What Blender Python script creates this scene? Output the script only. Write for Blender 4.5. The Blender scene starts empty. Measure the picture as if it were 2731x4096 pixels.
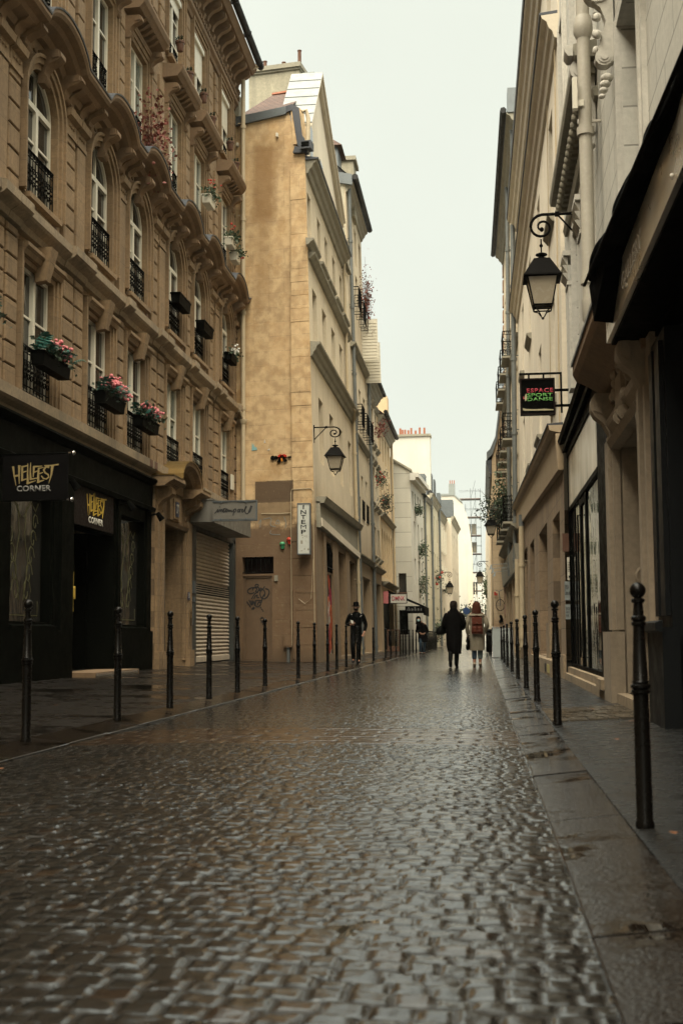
import bpy, bmesh, math, random
import numpy as np
from mathutils import Vector, Matrix
random.seed(7); rng = np.random.default_rng(5)
PI = math.pi
scene = bpy.context.scene
COL = scene.collection

# ------------------------------------------------------------------ helpers
class Frame:
    """facade frame: s runs along the wall, w outwards, z up; batter leans the wall back"""
    def __init__(self, ox, oy, t, n, s0=0.0, batter=0.0):
        self.ox, self.oy, self.t, self.n, self.s0, self.batter = ox, oy, t, n, s0, batter
    def loc(self, s, w, z):
        w = w - self.batter * z; s = s - self.s0
        return (self.t[0]*s + self.n[0]*w, self.t[1]*s + self.n[1]*w, z)
    def rel(self, s, w, z):
        return (self.t[0]*s + self.n[0]*w, self.t[1]*s + self.n[1]*w, z)

class MB:
    def __init__(self, fn=None):
        self.v, self.f, self.fn = [], [], fn; self.cuts = []
    def mark(self):
        if len(self.v) > (self.cuts[-1][0] if self.cuts else 0): self.cuts.append((len(self.v), len(self.f)))
        return self
    def add(self, p):
        self.v.append(tuple(self.fn(*p)) if self.fn else tuple(p)); return len(self.v) - 1
    def poly(self, pts):
        self.f.append([self.add(p) for p in pts]); return self
    def box(self, a0, a1, b0, b1, c0, c1):
        i = [self.add(p) for p in ((a0,b0,c0),(a1,b0,c0),(a1,b1,c0),(a0,b1,c0),(a0,b0,c1),(a1,b0,c1),(a1,b1,c1),(a0,b1,c1))]
        for q in ((0,3,2,1),(4,5,6,7),(0,1,5,4),(1,2,6,5),(2,3,7,6),(3,0,4,7)):
            self.f.append([i[k] for k in q])
        return self
    def hexa(self, p):
        i = [self.add(q) for q in p]
        for q in ((0,3,2,1),(4,5,6,7),(0,1,5,4),(1,2,6,5),(2,3,7,6),(3,0,4,7)):
            self.f.append([i[k] for k in q])
        return self
    def cbox(self, a0, a1, b0, b1, c0, c1, e):
        """block whose outer (b1) face is chamfered by e"""
        self.hexa([(a0,b0,c0),(a1,b0,c0),(a1,b1-e,c0),(a0,b1-e,c0),(a0,b0,c1),(a1,b0,c1),(a1,b1-e,c1),(a0,b1-e,c1)])
        i = [self.add(p) for p in ((a0,b1-e,c0),(a1,b1-e,c0),(a1,b1-e,c1),(a0,b1-e,c1),(a0+e,b1,c0+e),(a1-e,b1,c0+e),(a1-e,b1,c1-e),(a0+e,b1,c1-e))]
        for q in ((0,1,5,4),(1,2,6,5),(2,3,7,6),(3,0,4,7),(4,5,6,7)): self.f.append([i[k] for k in q])
        return self
    def sweep(self, prof, path, closed=True, caps=True):
        """prof [(w,z)], path [(s,dw,dz)] -> moulding along s"""
        rows = []
        for (s, dw, dz) in path:
            rows.append([self.add((s, w+dw, z+dz)) for (w, z) in prof])
        n = len(prof); m = n if closed else n-1
        for a, b in zip(rows[:-1], rows[1:]):
            for k in range(m): self.f.append([a[k], a[(k+1) % n], b[(k+1) % n], b[k]])
        if caps: self.f.append(rows[0][::-1]); self.f.append(rows[-1])
        return self
    def mould(self, prof, s0, s1):
        return self.sweep(prof, [(s0,0,0),(s1,0,0)])
    def slab(self, prof, s0, s1):     # profile in (w,z) extruded along s
        return self.mould(prof, s0, s1)
    def plate(self, pts, w0, w1):     # polygon in (s,z) extruded along w
        a = [self.add((s, w0, z)) for s, z in pts]; b = [self.add((s, w1, z)) for s, z in pts]; n = len(pts)
        self.f.append(a[::-1]); self.f.append(b)
        for k in range(n): self.f.append([a[k], a[(k+1) % n], b[(k+1) % n], b[k]])
        return self
    def tube(self, path, r, n=6, closed=False):
        path = [Vector(p) for p in path]; rr = r if isinstance(r, (list, tuple)) else [r]*len(path)
        rows = []; up = Vector((0.13, 0.27, 1)).normalized(); m = len(path)
        for i, p in enumerate(path):
            if closed: d = path[(i+1) % m] - path[i-1]
            else: d = path[min(i+1, m-1)] - path[max(i-1, 0)]
            if d.length < 1e-9: d = Vector((0,0,1))
            d.normalize(); a = d.cross(up)
            if a.length < 1e-3: a = d.cross(Vector((1,0,0)))
            a.normalize(); b = a.cross(d)
            rows.append([self.add(tuple(p + (a*math.cos(2*PI*k/n) + b*math.sin(2*PI*k/n))*rr[i])) for k in range(n)])
        pr = list(zip(rows[:-1], rows[1:])) + ([(rows[-1], rows[0])] if closed else [])
        for A, Bq in pr:
            for k in range(n): self.f.append([A[k], A[(k+1) % n], Bq[(k+1) % n], Bq[k]])
        if not closed: self.f.append(rows[0][::-1]); self.f.append(rows[-1])
        return self
    def lathe(self, prof, c=(0,0,0), n=12):
        rows = []
        for r, z in prof:
            rows.append([self.add((c[0]+r*math.cos(2*PI*k/n), c[1]+r*math.sin(2*PI*k/n), c[2]+z)) for k in range(n)])
        for A, Bq in zip(rows[:-1], rows[1:]):
            for k in range(n): self.f.append([A[k], A[(k+1) % n], Bq[(k+1) % n], Bq[k]])
        self.f.append(rows[0][::-1]); self.f.append(rows[-1])
        return self
    def ball(self, c, r, n=10, sz=1.0):
        return self.lathe([(max(1e-4, r*math.sin(PI*k/6)), -r*sz*math.cos(PI*k/6)) for k in range(7)], c, n)
    def loft(self, rings, n=16, cap=True):
        """rings (cx,cy,z,rx,ry[,fold]) vertical-ish body"""
        rows = []
        for R_ in rings:
            cx, cy, z, rx, ry = R_[:5]; fo = R_[5] if len(R_) > 5 else 0
            row = []
            for k in range(n):
                a = 2*PI*k/n; g = 1 + fo*(math.sin(3*a+z*5)*.5 + math.sin(7*a+1.3+z*2)*.5)
                row.append(self.add((cx+rx*g*math.cos(a), cy+ry*g*math.sin(a), z)))
            rows.append(row)
        for A, Bq in zip(rows[:-1], rows[1:]):
            for k in range(n): self.f.append([A[k], A[(k+1) % n], Bq[(k+1) % n], Bq[k]])
        if cap: self.f.append(rows[0][::-1]); self.f.append(rows[-1])
        return self
    def ribbon(self, pts, wd, w0, w1):
        """flat brush stroke in the (s,z) plane, widths tapering, thickness w0..w1"""
        n = len(pts); L, R_ = [], []
        for i, (x, z) in enumerate(pts):
            a = pts[max(0, i-1)]; b = pts[min(n-1, i+1)]
            dx, dz = b[0]-a[0], b[1]-a[1]; l = math.hypot(dx, dz) or 1
            k = wd if not isinstance(wd, (list, tuple)) else wd[0] + (wd[1]-wd[0])*i/(n-1)
            k *= .5
            L.append((x - dz/l*k, z + dx/l*k)); R_.append((x + dz/l*k, z - dx/l*k))
        la = [self.add((x, w1, z)) for x, z in L]; ra = [self.add((x, w1, z)) for x, z in R_]
        lb = [self.add((x, w0, z)) for x, z in L]; rb = [self.add((x, w0, z)) for x, z in R_]
        for i in range(n-1):
            self.f.append([la[i], la[i+1], ra[i+1], ra[i]]); self.f.append([la[i], lb[i], lb[i+1], la[i+1]])
            self.f.append([ra[i], ra[i+1], rb[i+1], rb[i]])
        self.f.append([la[0], ra[0], rb[0], lb[0]]); self.f.append([la[-1], lb[-1], rb[-1], ra[-1]])
        return self
    def mesh(self, name, mat=None, smooth=False):
        me = bpy.data.meshes.new(name); me.from_pydata(self.v, [], self.f); me.update()
        bm = bmesh.new(); bm.from_mesh(me); bmesh.ops.recalc_face_normals(bm, faces=bm.faces); bm.to_mesh(me); bm.free()
        if mat: me.materials.append(mat)
        if smooth:
            for p in me.polygons: p.use_smooth = True
            try: me.set_sharp_from_angle(angle=math.radians(40))
            except Exception: pass
        return me
    def build(self, name, mat, parent=None, smooth=False, loc=(0,0,0)):
        if self.cuts:      # one object per marked piece
            self.mark(); a = (0, 0); o = None
            for c in self.cuts:
                q = MB(); q.v = self.v[a[0]:c[0]]; q.f = [[i-a[0] for i in f] for f in self.f[a[1]:c[1]]]; a = c
                if q.f: o = q.build(name, mat, parent, smooth, loc)
            return o
        return link(name, self.mesh(name, mat, smooth), parent, loc)

def link(name, data, parent=None, loc=(0,0,0), rot=(0,0,0)):
    o = bpy.data.objects.new(name, data); COL.objects.link(o)
    if parent: o.parent = parent
    o.location = loc; o.rotation_euler = rot
    return o
def tag(o, label=None, cat=None, group=None, kind=None):
    if label: o['label'] = label
    if cat: o['category'] = cat
    if group: o['group'] = group
    if kind: o['kind'] = kind
    return o
def thing(name, label, cat, loc=(0,0,0), group=None, rot=(0,0,0)):
    return tag(link(name, None, None, loc, rot), label, cat, group)
def copy_tree(o, parent=None, loc=None, rot=None, label=None):
    c = o.copy(); COL.objects.link(c)
    if parent: c.parent = parent
    if loc is not None: c.location = loc
    if rot is not None: c.rotation_euler = rot
    if label: c['label'] = label
    for ch in list(o.children): copy_tree(ch, c)
    return c
def skin(name, vs, es, rs, mat, parent, sub=2, n_root=0):
    me = bpy.data.meshes.new(name); me.from_pydata(vs, es, []); me.update()
    ob = bpy.data.objects.new('tmp', me); COL.objects.link(ob)
    m = ob.modifiers.new('s', 'SKIN'); m.use_smooth_shade = True
    for i, r in enumerate(rs):
        rr = r if isinstance(r, tuple) else (r, r)
        me.skin_vertices[0].data[i].radius = rr
    me.skin_vertices[0].data[n_root].use_root = True
    s = ob.modifiers.new('d', 'SUBSURF'); s.levels = sub
    dg = bpy.context.evaluated_depsgraph_get()
    m2 = bpy.data.meshes.new_from_object(ob.evaluated_get(dg)); m2.name = name
    bpy.data.objects.remove(ob)
    m2.materials.clear(); m2.materials.append(mat)
    for p in m2.polygons: p.use_smooth = True
    return link(name, m2, parent)
def text_part(name, txt, fr, s0, s1, z0, z1, w, mat, parent, flip=False, thick=.004, bold=0.0, spacing=1.0, slant=0.0, mapfn=None):
    """lettering fitted to the rectangle s0..s1 x z0..z1 of a facade frame"""
    cu = bpy.data.curves.new(name, 'FONT'); cu.body = txt; cu.size = 1; cu.offset = bold; cu.space_character = spacing; cu.resolution_u = 3
    cu.space_line = .82
    ob = bpy.data.objects.new('tmp', cu); COL.objects.link(ob)
    dg = bpy.context.evaluated_depsgraph_get()
    me = bpy.data.meshes.new_from_object(ob.evaluated_get(dg)); bpy.data.objects.remove(ob)
    xs = [v.co.x for v in me.vertices]; ys = [v.co.y for v in me.vertices]
    x0, x1, y0, y1 = min(xs), max(xs), min(ys), max(ys)
    for v in me.vertices:
        a = (v.co.x-x0)/(x1-x0); b = (v.co.y-y0)/(y1-y0)
        if flip: a = 1-a
        p = fr(s0+(s1-s0)*a + slant*b*(z1-z0), w, z0+(z1-z0)*b)
        v.co = Vector(p)
    bm = bmesh.new(); bm.from_mesh(me)
    n = Vector(fr(0,1,0)) - Vector(fr(0,0,0)); n.normalize()
    r = bmesh.ops.extrude_face_region(bm, geom=bm.faces[:])
    for e in r['geom']:
        if isinstance(e, bmesh.types.BMVert): e.co += n*thick
    bmesh.ops.recalc_face_normals(bm, faces=bm.faces); bm.to_mesh(me); bm.free()
    me.materials.clear(); me.materials.append(mat); me.name = name
    return link(name, me, parent)

# ------------------------------------------------------------------ materials
def nt(name):
    m = bpy.data.materials.new(name); m.use_nodes = True
    t = m.node_tree; b = t.nodes['Principled BSDF']
    return m, t, b
class G:
    def __init__(s, t):
        s.t = t; s.tc = t.nodes.new('ShaderNodeTexCoord')
    def n(s, ty, **k):
        q = s.t.nodes.new(ty)
        for a, v in k.items(): setattr(q, a, v)
        return q
    def l(s, a, b): s.t.links.new(a, b)
    def set(s, sock, v):
        if isinstance(v, bpy.types.NodeSocket): s.l(v, sock)
        else: sock.default_value = v
    def noise(s, scale=5, detail=4, rough=.55, vec=None, sc3=None, dist=0):
        q = s.n('ShaderNodeTexNoise'); q.inputs['Scale'].default_value = scale; q.inputs['Detail'].default_value = detail
        q.inputs['Roughness'].default_value = rough; q.inputs['Distortion'].default_value = dist
        v = vec or s.tc.outputs['Object']
        if sc3:
            mp = s.n('ShaderNodeMapping'); mp.inputs['Scale'].default_value = sc3; s.l(v, mp.inputs[0]); v = mp.outputs[0]
        s.l(v, q.inputs['Vector']); return q.outputs[0]
    def mr(s, v, a, b, c=0., d=1.):
        q = s.n('ShaderNodeMapRange'); q.clamp = True
        s.set(q.inputs[0], v)
        for i, x in enumerate((a, b, c, d)): q.inputs[i+1].default_value = x
        return q.outputs[0]
    def math(s, op, a, b=0.):
        q = s.n('ShaderNodeMath', operation=op); s.set(q.inputs[0], a); s.set(q.inputs[1], b); return q.outputs[0]
    def mix(s, f, a, b, mode='MIX'):
        q = s.n('ShaderNodeMix', data_type='RGBA', blend_type=mode)
        s.set(q.inputs[0], f)
        for sk, v in ((q.inputs[6], a), (q.inputs[7], b)):
            if isinstance(v, bpy.types.NodeSocket): s.l(v, sk)
            else: sk.default_value = (v[0], v[1], v[2], 1)
        return q.outputs[2]
    def xyz(s):
        q = s.n('ShaderNodeSeparateXYZ'); s.l(s.tc.outputs['Object'], q.inputs[0]); return q.outputs
    def bump(s, h, st=.3, dist=.02, nrm=None):
        q = s.n('ShaderNodeBump'); q.inputs['Strength'].default_value = st; q.inputs['Distance'].default_value = dist
        s.set(q.inputs['Height'], h)
        if nrm: s.l(nrm, q.inputs['Normal'])
        return q.outputs[0]
def sc(c, k): return tuple(min(1, x*k) for x in c)

def masonry(name, col, dirt=(.12,.09,.05), mott=.35, streak=.35, grain=.15, bumpst=.35, rough=.85, blocks=None, axis='y', patch=None, wet=0):
    m, t, b = nt(name); g = G(t)
    n1 = g.noise(.9, 5, .6); n2 = g.noise(14, 4, .6); n3 = g.noise(1.1, 5, .65, sc3=(2.2, 2.2, .22)); n4 = g.noise(90, 3, .7)
    c = g.mix(g.mr(n1, .35, .7, 0, mott), col, sc(col, .62))
    c = g.mix(g.mr(n1, .28, .45, mott*.5, 0), c, sc(col, 1.3))
    c = g.mix(g.mr(n3, .5, .78, 0, streak), c, dirt)
    c = g.mix(g.mr(n2, .4, .75, 0, grain*1.6), c, sc(col, .5))
    c = g.mix(g.mr(n4, .62, .72, 0, grain*2), c, sc(col, .35))
    h = g.math('ADD', g.math('MULTIPLY', n2, .7), g.math('MULTIPLY', n4, .35))
    if blocks:
        bw, bh, ms, dep = blocks
        x = g.xyz(); cb = g.n('ShaderNodeCombineXYZ')
        g.l(x[1] if axis == 'y' else x[0], cb.inputs[0]); g.l(x[2], cb.inputs[1])
        br = g.n('ShaderNodeTexBrick'); g.l(cb.outputs[0], br.inputs['Vector'])
        br.inputs['Scale'].default_value = 1; br.inputs['Brick Width'].default_value = bw; br.inputs['Row Height'].default_value = bh
        br.inputs['Mortar Size'].default_value = ms; br.inputs['Mortar Smooth'].default_value = .3
        br.inputs['Color1'].default_value = (1,1,1,1); br.inputs['Color2'].default_value = (.84,.84,.84,1); br.inputs['Mortar'].default_value = (.5,.5,.5,1)
        c = g.mix(1, c, br.outputs['Color'], 'MULTIPLY')
        h = g.math('SUBTRACT', h, g.math('MULTIPLY', br.outputs['Fac'], dep))
    if patch:
        c = patch(g, c)
    g.l(c, b.inputs['Base Color'])
    b.inputs['Roughness'].default_value = rough
    g.l(g.bump(h, bumpst, .02), b.inputs['Normal'])
    return m
def paint(name, col, rough=.5, var=.25, metal=0., scale=8, bumpst=.1, chips=None, coat=0.):
    m, t, b = nt(name); g = G(t)
    n1 = g.noise(scale, 5, .6); n2 = g.noise(scale*7, 3, .6)
    c = g.mix(g.mr(n1, .35, .7, 0, var), col, sc(col, .5))
    c = g.mix(g.mr(n2, .5, .75, 0, var*.7), c, sc(col, 1.5))
    if chips: c = g.mix(g.mr(g.noise(scale*2.3, 6, .7), .63, .68), c, chips)
    g.l(c, b.inputs['Base Color']); b.inputs['Metallic'].default_value = metal
    g.l(g.mr(n1, .3, .7, rough*.8, min(1, rough*1.25)), b.inputs['Roughness'])
    g.l(g.bump(n2, bumpst, .01), b.inputs['Normal'])
    if coat: b.inputs['Coat Weight'].default_value = coat; b.inputs['Coat Roughness'].default_value = .1
    return m
def glass(name, col, rough=.04, tint=(.1,.1,.09), ior=1.5, wav=.04):
    m, t, b = nt(name); g = G(t)
    n1 = g.noise(1.3, 3, .5); n2 = g.noise(2.2, 2, .5, sc3=(1,1,.4))
    g.l(g.mix(g.mr(n1, .35, .7), col, tint), b.inputs['Base Color']); b.inputs['Roughness'].default_value = rough
    b.inputs['IOR'].default_value = ior
    g.l(g.bump(n2, wav, .3), b.inputs['Normal'])
    return m

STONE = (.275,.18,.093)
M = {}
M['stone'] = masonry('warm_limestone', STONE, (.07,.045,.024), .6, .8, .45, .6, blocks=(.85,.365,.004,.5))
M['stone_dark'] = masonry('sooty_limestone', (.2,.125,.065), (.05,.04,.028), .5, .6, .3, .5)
M['stone_sill'] = masonry('weathered_sill_stone', (.28,.21,.13), (.05,.045,.035), .6, .7, .5, .6)
M['white_frame'] = paint('white_window_paint', (.62,.58,.47), .4, .15)
M['grey_frame'] = paint('grey_window_paint', (.2,.19,.16), .5, .2)
M['pane'] = glass('dark_window_glass', (.018,.018,.016), .05, (.035,.032,.028))
M['pane_sky_curtain'] = glass('sky_and_curtain_tinted_glass', (.10,.12,.10), .08, (.16,.17,.14))  # pale tint paints in curtains and the sky mirrored in the glass
M['iron'] = paint('black_wrought_iron', (.006,.0055,.005), .45, .3)
M['bollard'] = paint('glossy_bollard_paint', (.004,.0036,.003), .28, .4, scale=20)
M['zinc'] = paint('zinc_sheet', (.12,.135,.14), .42, .45, .35, 3)
M['zinc_pale'] = paint('pale_zinc_sheet', (.22,.24,.23), .45, .3, .2, 3)
M['lead'] = paint('dark_lead_flashing', (.05,.055,.065), .5, .4, .2, 4)
M['slate'] = paint('slate_roof', (.035,.035,.035), .6, .5, 0, 5, .3)
M['tile'] = masonry('brown_roof_tile', (.09,.045,.03), (.03,.02,.02), .5, .3, .4, .8, blocks=(.22,.16,.02,2.), axis='x')
M['terracotta'] = paint('terracotta', (.26,.09,.045), .8, .4)
M['pot_dark'] = paint('brown_clay_pot', (.10,.045,.025), .8, .4)
M['chimney'] = masonry('stained_chimney_render', (.36,.33,.24), (.08,.08,.06), .8, .6, .4, .5)
M['green_paint'] = paint('very_dark_green_shopfront', (.0035,.004,.003), .5, .4, scale=5, bumpst=.3)
M['black'] = paint('black_paint', (.003,.003,.0027), .45, .3)
M['black_cloth'] = paint('black_canvas', (.003,.003,.003), .75, .3, bumpst=.4)
M['gray_box'] = paint('grey_sheet_metal', (.13,.12,.10), .55, .3, 0, 4)
M['shutter'] = paint('galvanised_shutter', (.52,.44,.34), .5, .3, 0, 5)
for k_ in ('iron', 'bollard', 'green_paint', 'black', 'black_cloth', 'slate'): M[k_].node_tree.nodes['Principled BSDF'].inputs['Specular IOR Level'].default_value = .07 if k_ != 'bollard' else .14
M['gold_letter'] = paint('mustard_lettering', (.50,.33,.035), .6, .25, scale=40)
M['gold_dull'] = paint('dull_ochre_lettering', (.26,.19,.07), .7, .25, scale=40)
M['white_letter'] = paint('off_white_lettering', (.55,.52,.45), .6, .2, scale=40)
M['grey_letter'] = paint('dull_grey_lettering', (.16,.155,.14), .7, .2, scale=40)
M['banner'] = paint('near_black_banner_cloth', (.003,.0025,.0025), .7, .3, scale=3)
M['panel_dark'] = paint('dark_brown_sign_panel', (.014,.009,.008), .6, .3, scale=20)
M['chrome'] = paint('polished_metal', (.6,.58,.55), .15, .1, 1.)
M['brass'] = paint('dull_brass', (.16,.10,.03), .4, .3, .7)
M['ink'] = paint('black_ink', (.012,.012,.012), .6, .2)
M['stone_pipe'] = paint('stone_coloured_pipe_paint', (.38,.35,.285), .55, .3, scale=3)
M['zinc_slope'] = paint('weathered_zinc_slope', (.16,.17,.165), .6, .3, scale=3)
M['cream_pipe'] = paint('cream_pipe_paint', (.42,.34,.22), .5, .3, scale=3)
M['grey_pipe'] = paint('grey_zinc_pipe', (.13,.14,.135), .45, .5, .2, 3)
M['wood'] = paint('brown_wood', (.11,.05,.025), .6, .4, scale=12)
M['blue_plate'] = paint('blue_enamel', (.012,.02,.06), .3, .2)
M['leaf'] = paint('leaf_green', (.035,.06,.022), .6, .6, scale=25)
M['leaf_teal'] = paint('teal_plastic_leaf', (.012,.11,.085), .45, .5, scale=25)
M['leaf_dark'] = paint('dark_leaf_green', (.02,.035,.015), .6, .6, scale=25)
M['pink'] = paint('pink_petals', (.55,.16,.17), .6, .35, scale=40)
M['red'] = paint('red_petals', (.42,.03,.015), .6, .35, scale=40)
M['rust_leaf'] = paint('autumn_red_leaf', (.16,.035,.02), .7, .5, scale=30)
M['white_petal'] = paint('white_petals', (.6,.58,.52), .6, .2, scale=40)
for k_ in ('iron', 'green_paint', 'black', 'black_cloth', 'banner', 'panel_dark'): M[k_].node_tree.nodes['Principled BSDF'].inputs['IOR'].default_value = 1.15
# ------------------------------------------------------------------ building kit
class Bld:
    def __init__(self, name, label, cat, ox, oy, t, n, s0=0.0, batter=0.0):
        self.F = Frame(ox, oy, t, n, s0, batter); self.root = thing(name, label, cat, (ox, oy, 0)); self.cache = {}
        self.name = name
    def mb(self): return MB(self.F.loc)
    def put(self, name, mb, mat, parent=None, smooth=False):
        return mb.build(name, mat, parent or self.root, smooth or name in ('drainpipe', 'scroll_console', 'carved_bracket', 'gutter', 'carved_cartouche'))
    def inst(self, key, maker, name, mat, s, w, z, sub=None, parent=None):
        """shared-mesh part placed at (s,w,z); sub = list of (key, maker, name, mat) children"""
        out = link(name, self._m(key, maker, name, mat), parent or self.root, self.F.loc(s, w, z))
        for k2, mk2, n2, m2 in (sub or []):
            link(n2, self._m(k2, mk2, n2, m2), out)
        return out
    def _m(self, key, maker, name, mat):
        if key not in self.cache:
            mb = MB(self.F.rel); maker(mb); self.cache[key] = mb.mesh(name, mat)
        return self.cache[key]
    def window(self, s, z, w, h, arch=0, depth=.3, frame='white_frame', pane='pane', bars=(.62,), mull=True, sill=None):
        key = (round(w,3), round(h,3), arch, bars, mull, frame)
        def fm(mb):
            a = w/2; t_ = .065
            mb.box(-a, -a+t_, 0, .07, 0, h-arch); mb.box(a-t_, a, 0, .07, 0, h-arch); mb.box(-a+t_, a-t_, 0, .07, 0, t_*1.5)
            if arch:
                N = 12; o = [(-a*math.cos(PI*i/N), h-arch+arch*math.sin(PI*i/N)) for i in range(N+1)]
                q = [((a-t_)*-math.cos(PI*i/N), h-arch+(arch-t_)*math.sin(PI*i/N)) for i in range(N+1)]
                for i in range(N): mb.plate([o[i], o[i+1], q[i+1], q[i]], 0, .07)
                mb.box(-a+t_, a-t_, 0, .085, h-arch-.1, h-arch)
            else: mb.box(-a+t_, a-t_, 0, .07, h-t_, h)
            if mull: mb.box(-.055, .055, 0, .09, t_*1.5, h-arch-(.1 if arch else t_))
            for b in bars:
                zz = b*(h-arch)
                for sa, sb in (((-a+t_, -.055), (.055, a-t_)) if mull else ((-a+t_, a-t_),)): mb.box(sa, sb, .01, .055, zz-.02, zz+.02)
            if arch: mb.box(-.03, .03, .0, .06, h-arch, h-t_)
        def pm(mb):
            a = w/2; pts = [(-a, .0), (a, .0), (a, h-arch)]
            if arch: pts += [(a*math.cos(PI*i/12), h-arch+arch*math.sin(PI*i/12)) for i in range(1, 12)] + [(-a, h-arch)]
            else: pts += [(-a, h)]
            mb.plate(pts, -.02, .02)
        return self.inst(('f',)+key, fm, 'window', M[frame], s, -depth, z, [(('p', round(w,3), round(h,3), arch, pane), pm, 'pane', M[pane])])
    def railing(self, s, z, w, h=.85, out=.06, style='scroll', d=0.0, mat='iron', name='balcony_railing'):
        key = ('r', round(w,3), round(h,3), style, round(d,2))
        def rm(mb):
            a = w/2
            def bar(p, q, r=.012, n=4): mb.tube([p, q], r, n)
            pl = [((-a, d), (a, d))] + ([((-a, 0), (-a, d)), ((a, 0), (a, d))] if d > .12 else [])
            for (p, q) in pl:
                L_ = math.dist(p, q); ux, uy = (q[0]-p[0])/L_, (q[1]-p[1])/L_
                for zz, r in ((0, .016), (h, .022), (h*.86, .012), (h*.14, .012)): bar((p[0], p[1], zz), (q[0], q[1], zz), r)
                n_ = max(2, int(round(L_/.15))); st = L_/n_
                for i in range(n_+1):
                    bar((p[0]+ux*st*i, p[1]+uy*st*i, 0), (p[0]+ux*st*i, p[1]+uy*st*i, h), .009)
                if style == 'scroll' and L_ > .4:
                    for i in range(n_):
                        cx = st*(i+.5)
                        for cz, rad, sg in ((h*.34, st*.42, 1), (h*.62, st*.42, -1), (h*.48, st*.22, 1)):
                            pts = [(p[0]+ux*(cx+sg*rad*math.cos(t_)*(1-.09*k)), p[1]+uy*cx*0+uy*(cx+sg*rad*math.cos(t_)*(1-.09*k)), cz+rad*1.15*math.sin(t_)*(1-.09*k)) for k, t_ in enumerate([j*PI/3.2 for j in range(8)])]
                            mb.tube(pts, .011, 3)
                        mb.box(p[0]+ux*cx-.012, p[0]+ux*cx+.012, p[1]+uy*cx-.012, p[1]+uy*cx+.012, h*.9, h*.98)
        return self.inst(key, rm, name, M[mat], s, out, z)

def wall_faces(mb, s0, s1, z0, z1, ops, depth=.35, w=0.0):
    """front skin with openings (a,b,za,zb,arch) and their reveals"""
    ss = sorted({s0, s1, *[o[0] for o in ops], *[o[1] for o in ops]}); zz = sorted({z0, z1, *[o[2] for o in ops], *[o[3] for o in ops]})
    for i in range(len(ss)-1):
        for j in range(len(zz)-1):
            cs, cz = (ss[i]+ss[i+1])/2, (zz[j]+zz[j+1])/2
            if any(o[0] < cs < o[1] and o[2] < cz < o[3] for o in ops): continue
            mb.poly([(ss[i], w, zz[j]), (ss[i+1], w, zz[j]), (ss[i+1], w, zz[j+1]), (ss[i], w, zz[j+1])])
    for o in ops:
        a, b, c, d = o[:4]; ar = o[4] if len(o) > 4 else 0; e = w-depth
        mb.poly([(a,w,c),(b,w,c),(b,e,c),(a,e,c)])
        mb.poly([(a,w,c),(a,w,d-ar),(a,e,d-ar),(a,e,c)]); mb.poly([(b,w,c),(b,w,d-ar),(b,e,d-ar),(b,e,c)])
        if ar:
            N = 12; m_ = (a+b)/2; h_ = (b-a)/2
            pt = [(m_-h_*math.cos(PI*i/N), d-ar+ar*math.sin(PI*i/N)) for i in range(N+1)]
            for i in range(N):
                p, q = pt[i], pt[i+1]
                mb.poly([(p[0],w,p[1]),(q[0],w,q[1]),(q[0],w,d),(p[0],w,d)])
                mb.poly([(p[0],w,p[1]),(q[0],w,q[1]),(q[0],e,q[1]),(p[0],e,p[1])])
        else: mb.poly([(a,w,d),(b,w,d),(b,e,d),(a,e,d)])
def shell(mb, s0, s1, z0, z1, deep, w=0.0):
    mb.poly([(s0,w,z0),(s0,w,z1),(s0,-deep,z1),(s0,-deep,z0)]); mb.poly([(s1,w,z0),(s1,w,z1),(s1,-deep,z1),(s1,-deep,z0)])
    mb.poly([(s0,-deep,z0),(s1,-deep,z0),(s1,-deep,z1),(s0,-deep,z1)]); mb.poly([(s0,w,z1),(s1,w,z1),(s1,-deep,z1),(s0,-deep,z1)])
def halfpipe(r, n=6): return [(r*math.sin(PI*k/n-PI/2)+0, -r*math.cos(PI*k/n-PI/2)) for k in range(n+1)]
def downpipe(mb, s, w, z0, z1, r=.055, joints=2.6):
    mb.tube([(s, w, z0), (s, w, z1)], r, 16)
    z = z0+.3
    while z < z1:
        mb.tube([(s, w, z-.05), (s, w, z+.05)], r*1.3, 16); mb.box(s-.015, s+.015, w-r*2.4, w, z+.12, z+.15); z += joints

# ------------------------------------------------------------------ LEFT 1: ornate stone apartment house
L1 = Bld('apartment_house', 'ornate brown limestone apartment house with arched windows, wavy cornice and carved brackets along the left', 'building', -7.5, 14, (0,1), (1,0), 14)
BAY = [16.8, 20.2, 23.6, 26.28, 29.64, 32.35, 35.88]
PIL = [(17.95,18.5),(18.6,19.08),(21.32,21.87),(21.96,22.44),(24.75,25.17),(27.4,27.87),(28.02,28.55),(30.73,31.22),(33.47,34.01),(34.29,34.79),(36.98,37.45)]
ops = []
for c in BAY:
    ops += [(c-.72,c+.72,4.95,7.12), (c-.75,c+.75,8.32,10.72,.62), (c-.68,c+.68,11.9,14.1), (c-.68,c+.68,15.35,17.35)]
m = L1.mb(); wall_faces(m, 14, 37.65, 4.2, 19.0, ops, .25); shell(m, -26, 37.65, 0, 19.0, 9); m.poly([(-26,0,0),(14,0,0),(14,0,19.0),(-26,0,19.0)]); L1.put('wall', m, M['stone'])  # plain stretch behind the camera is added to block light from there
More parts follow.
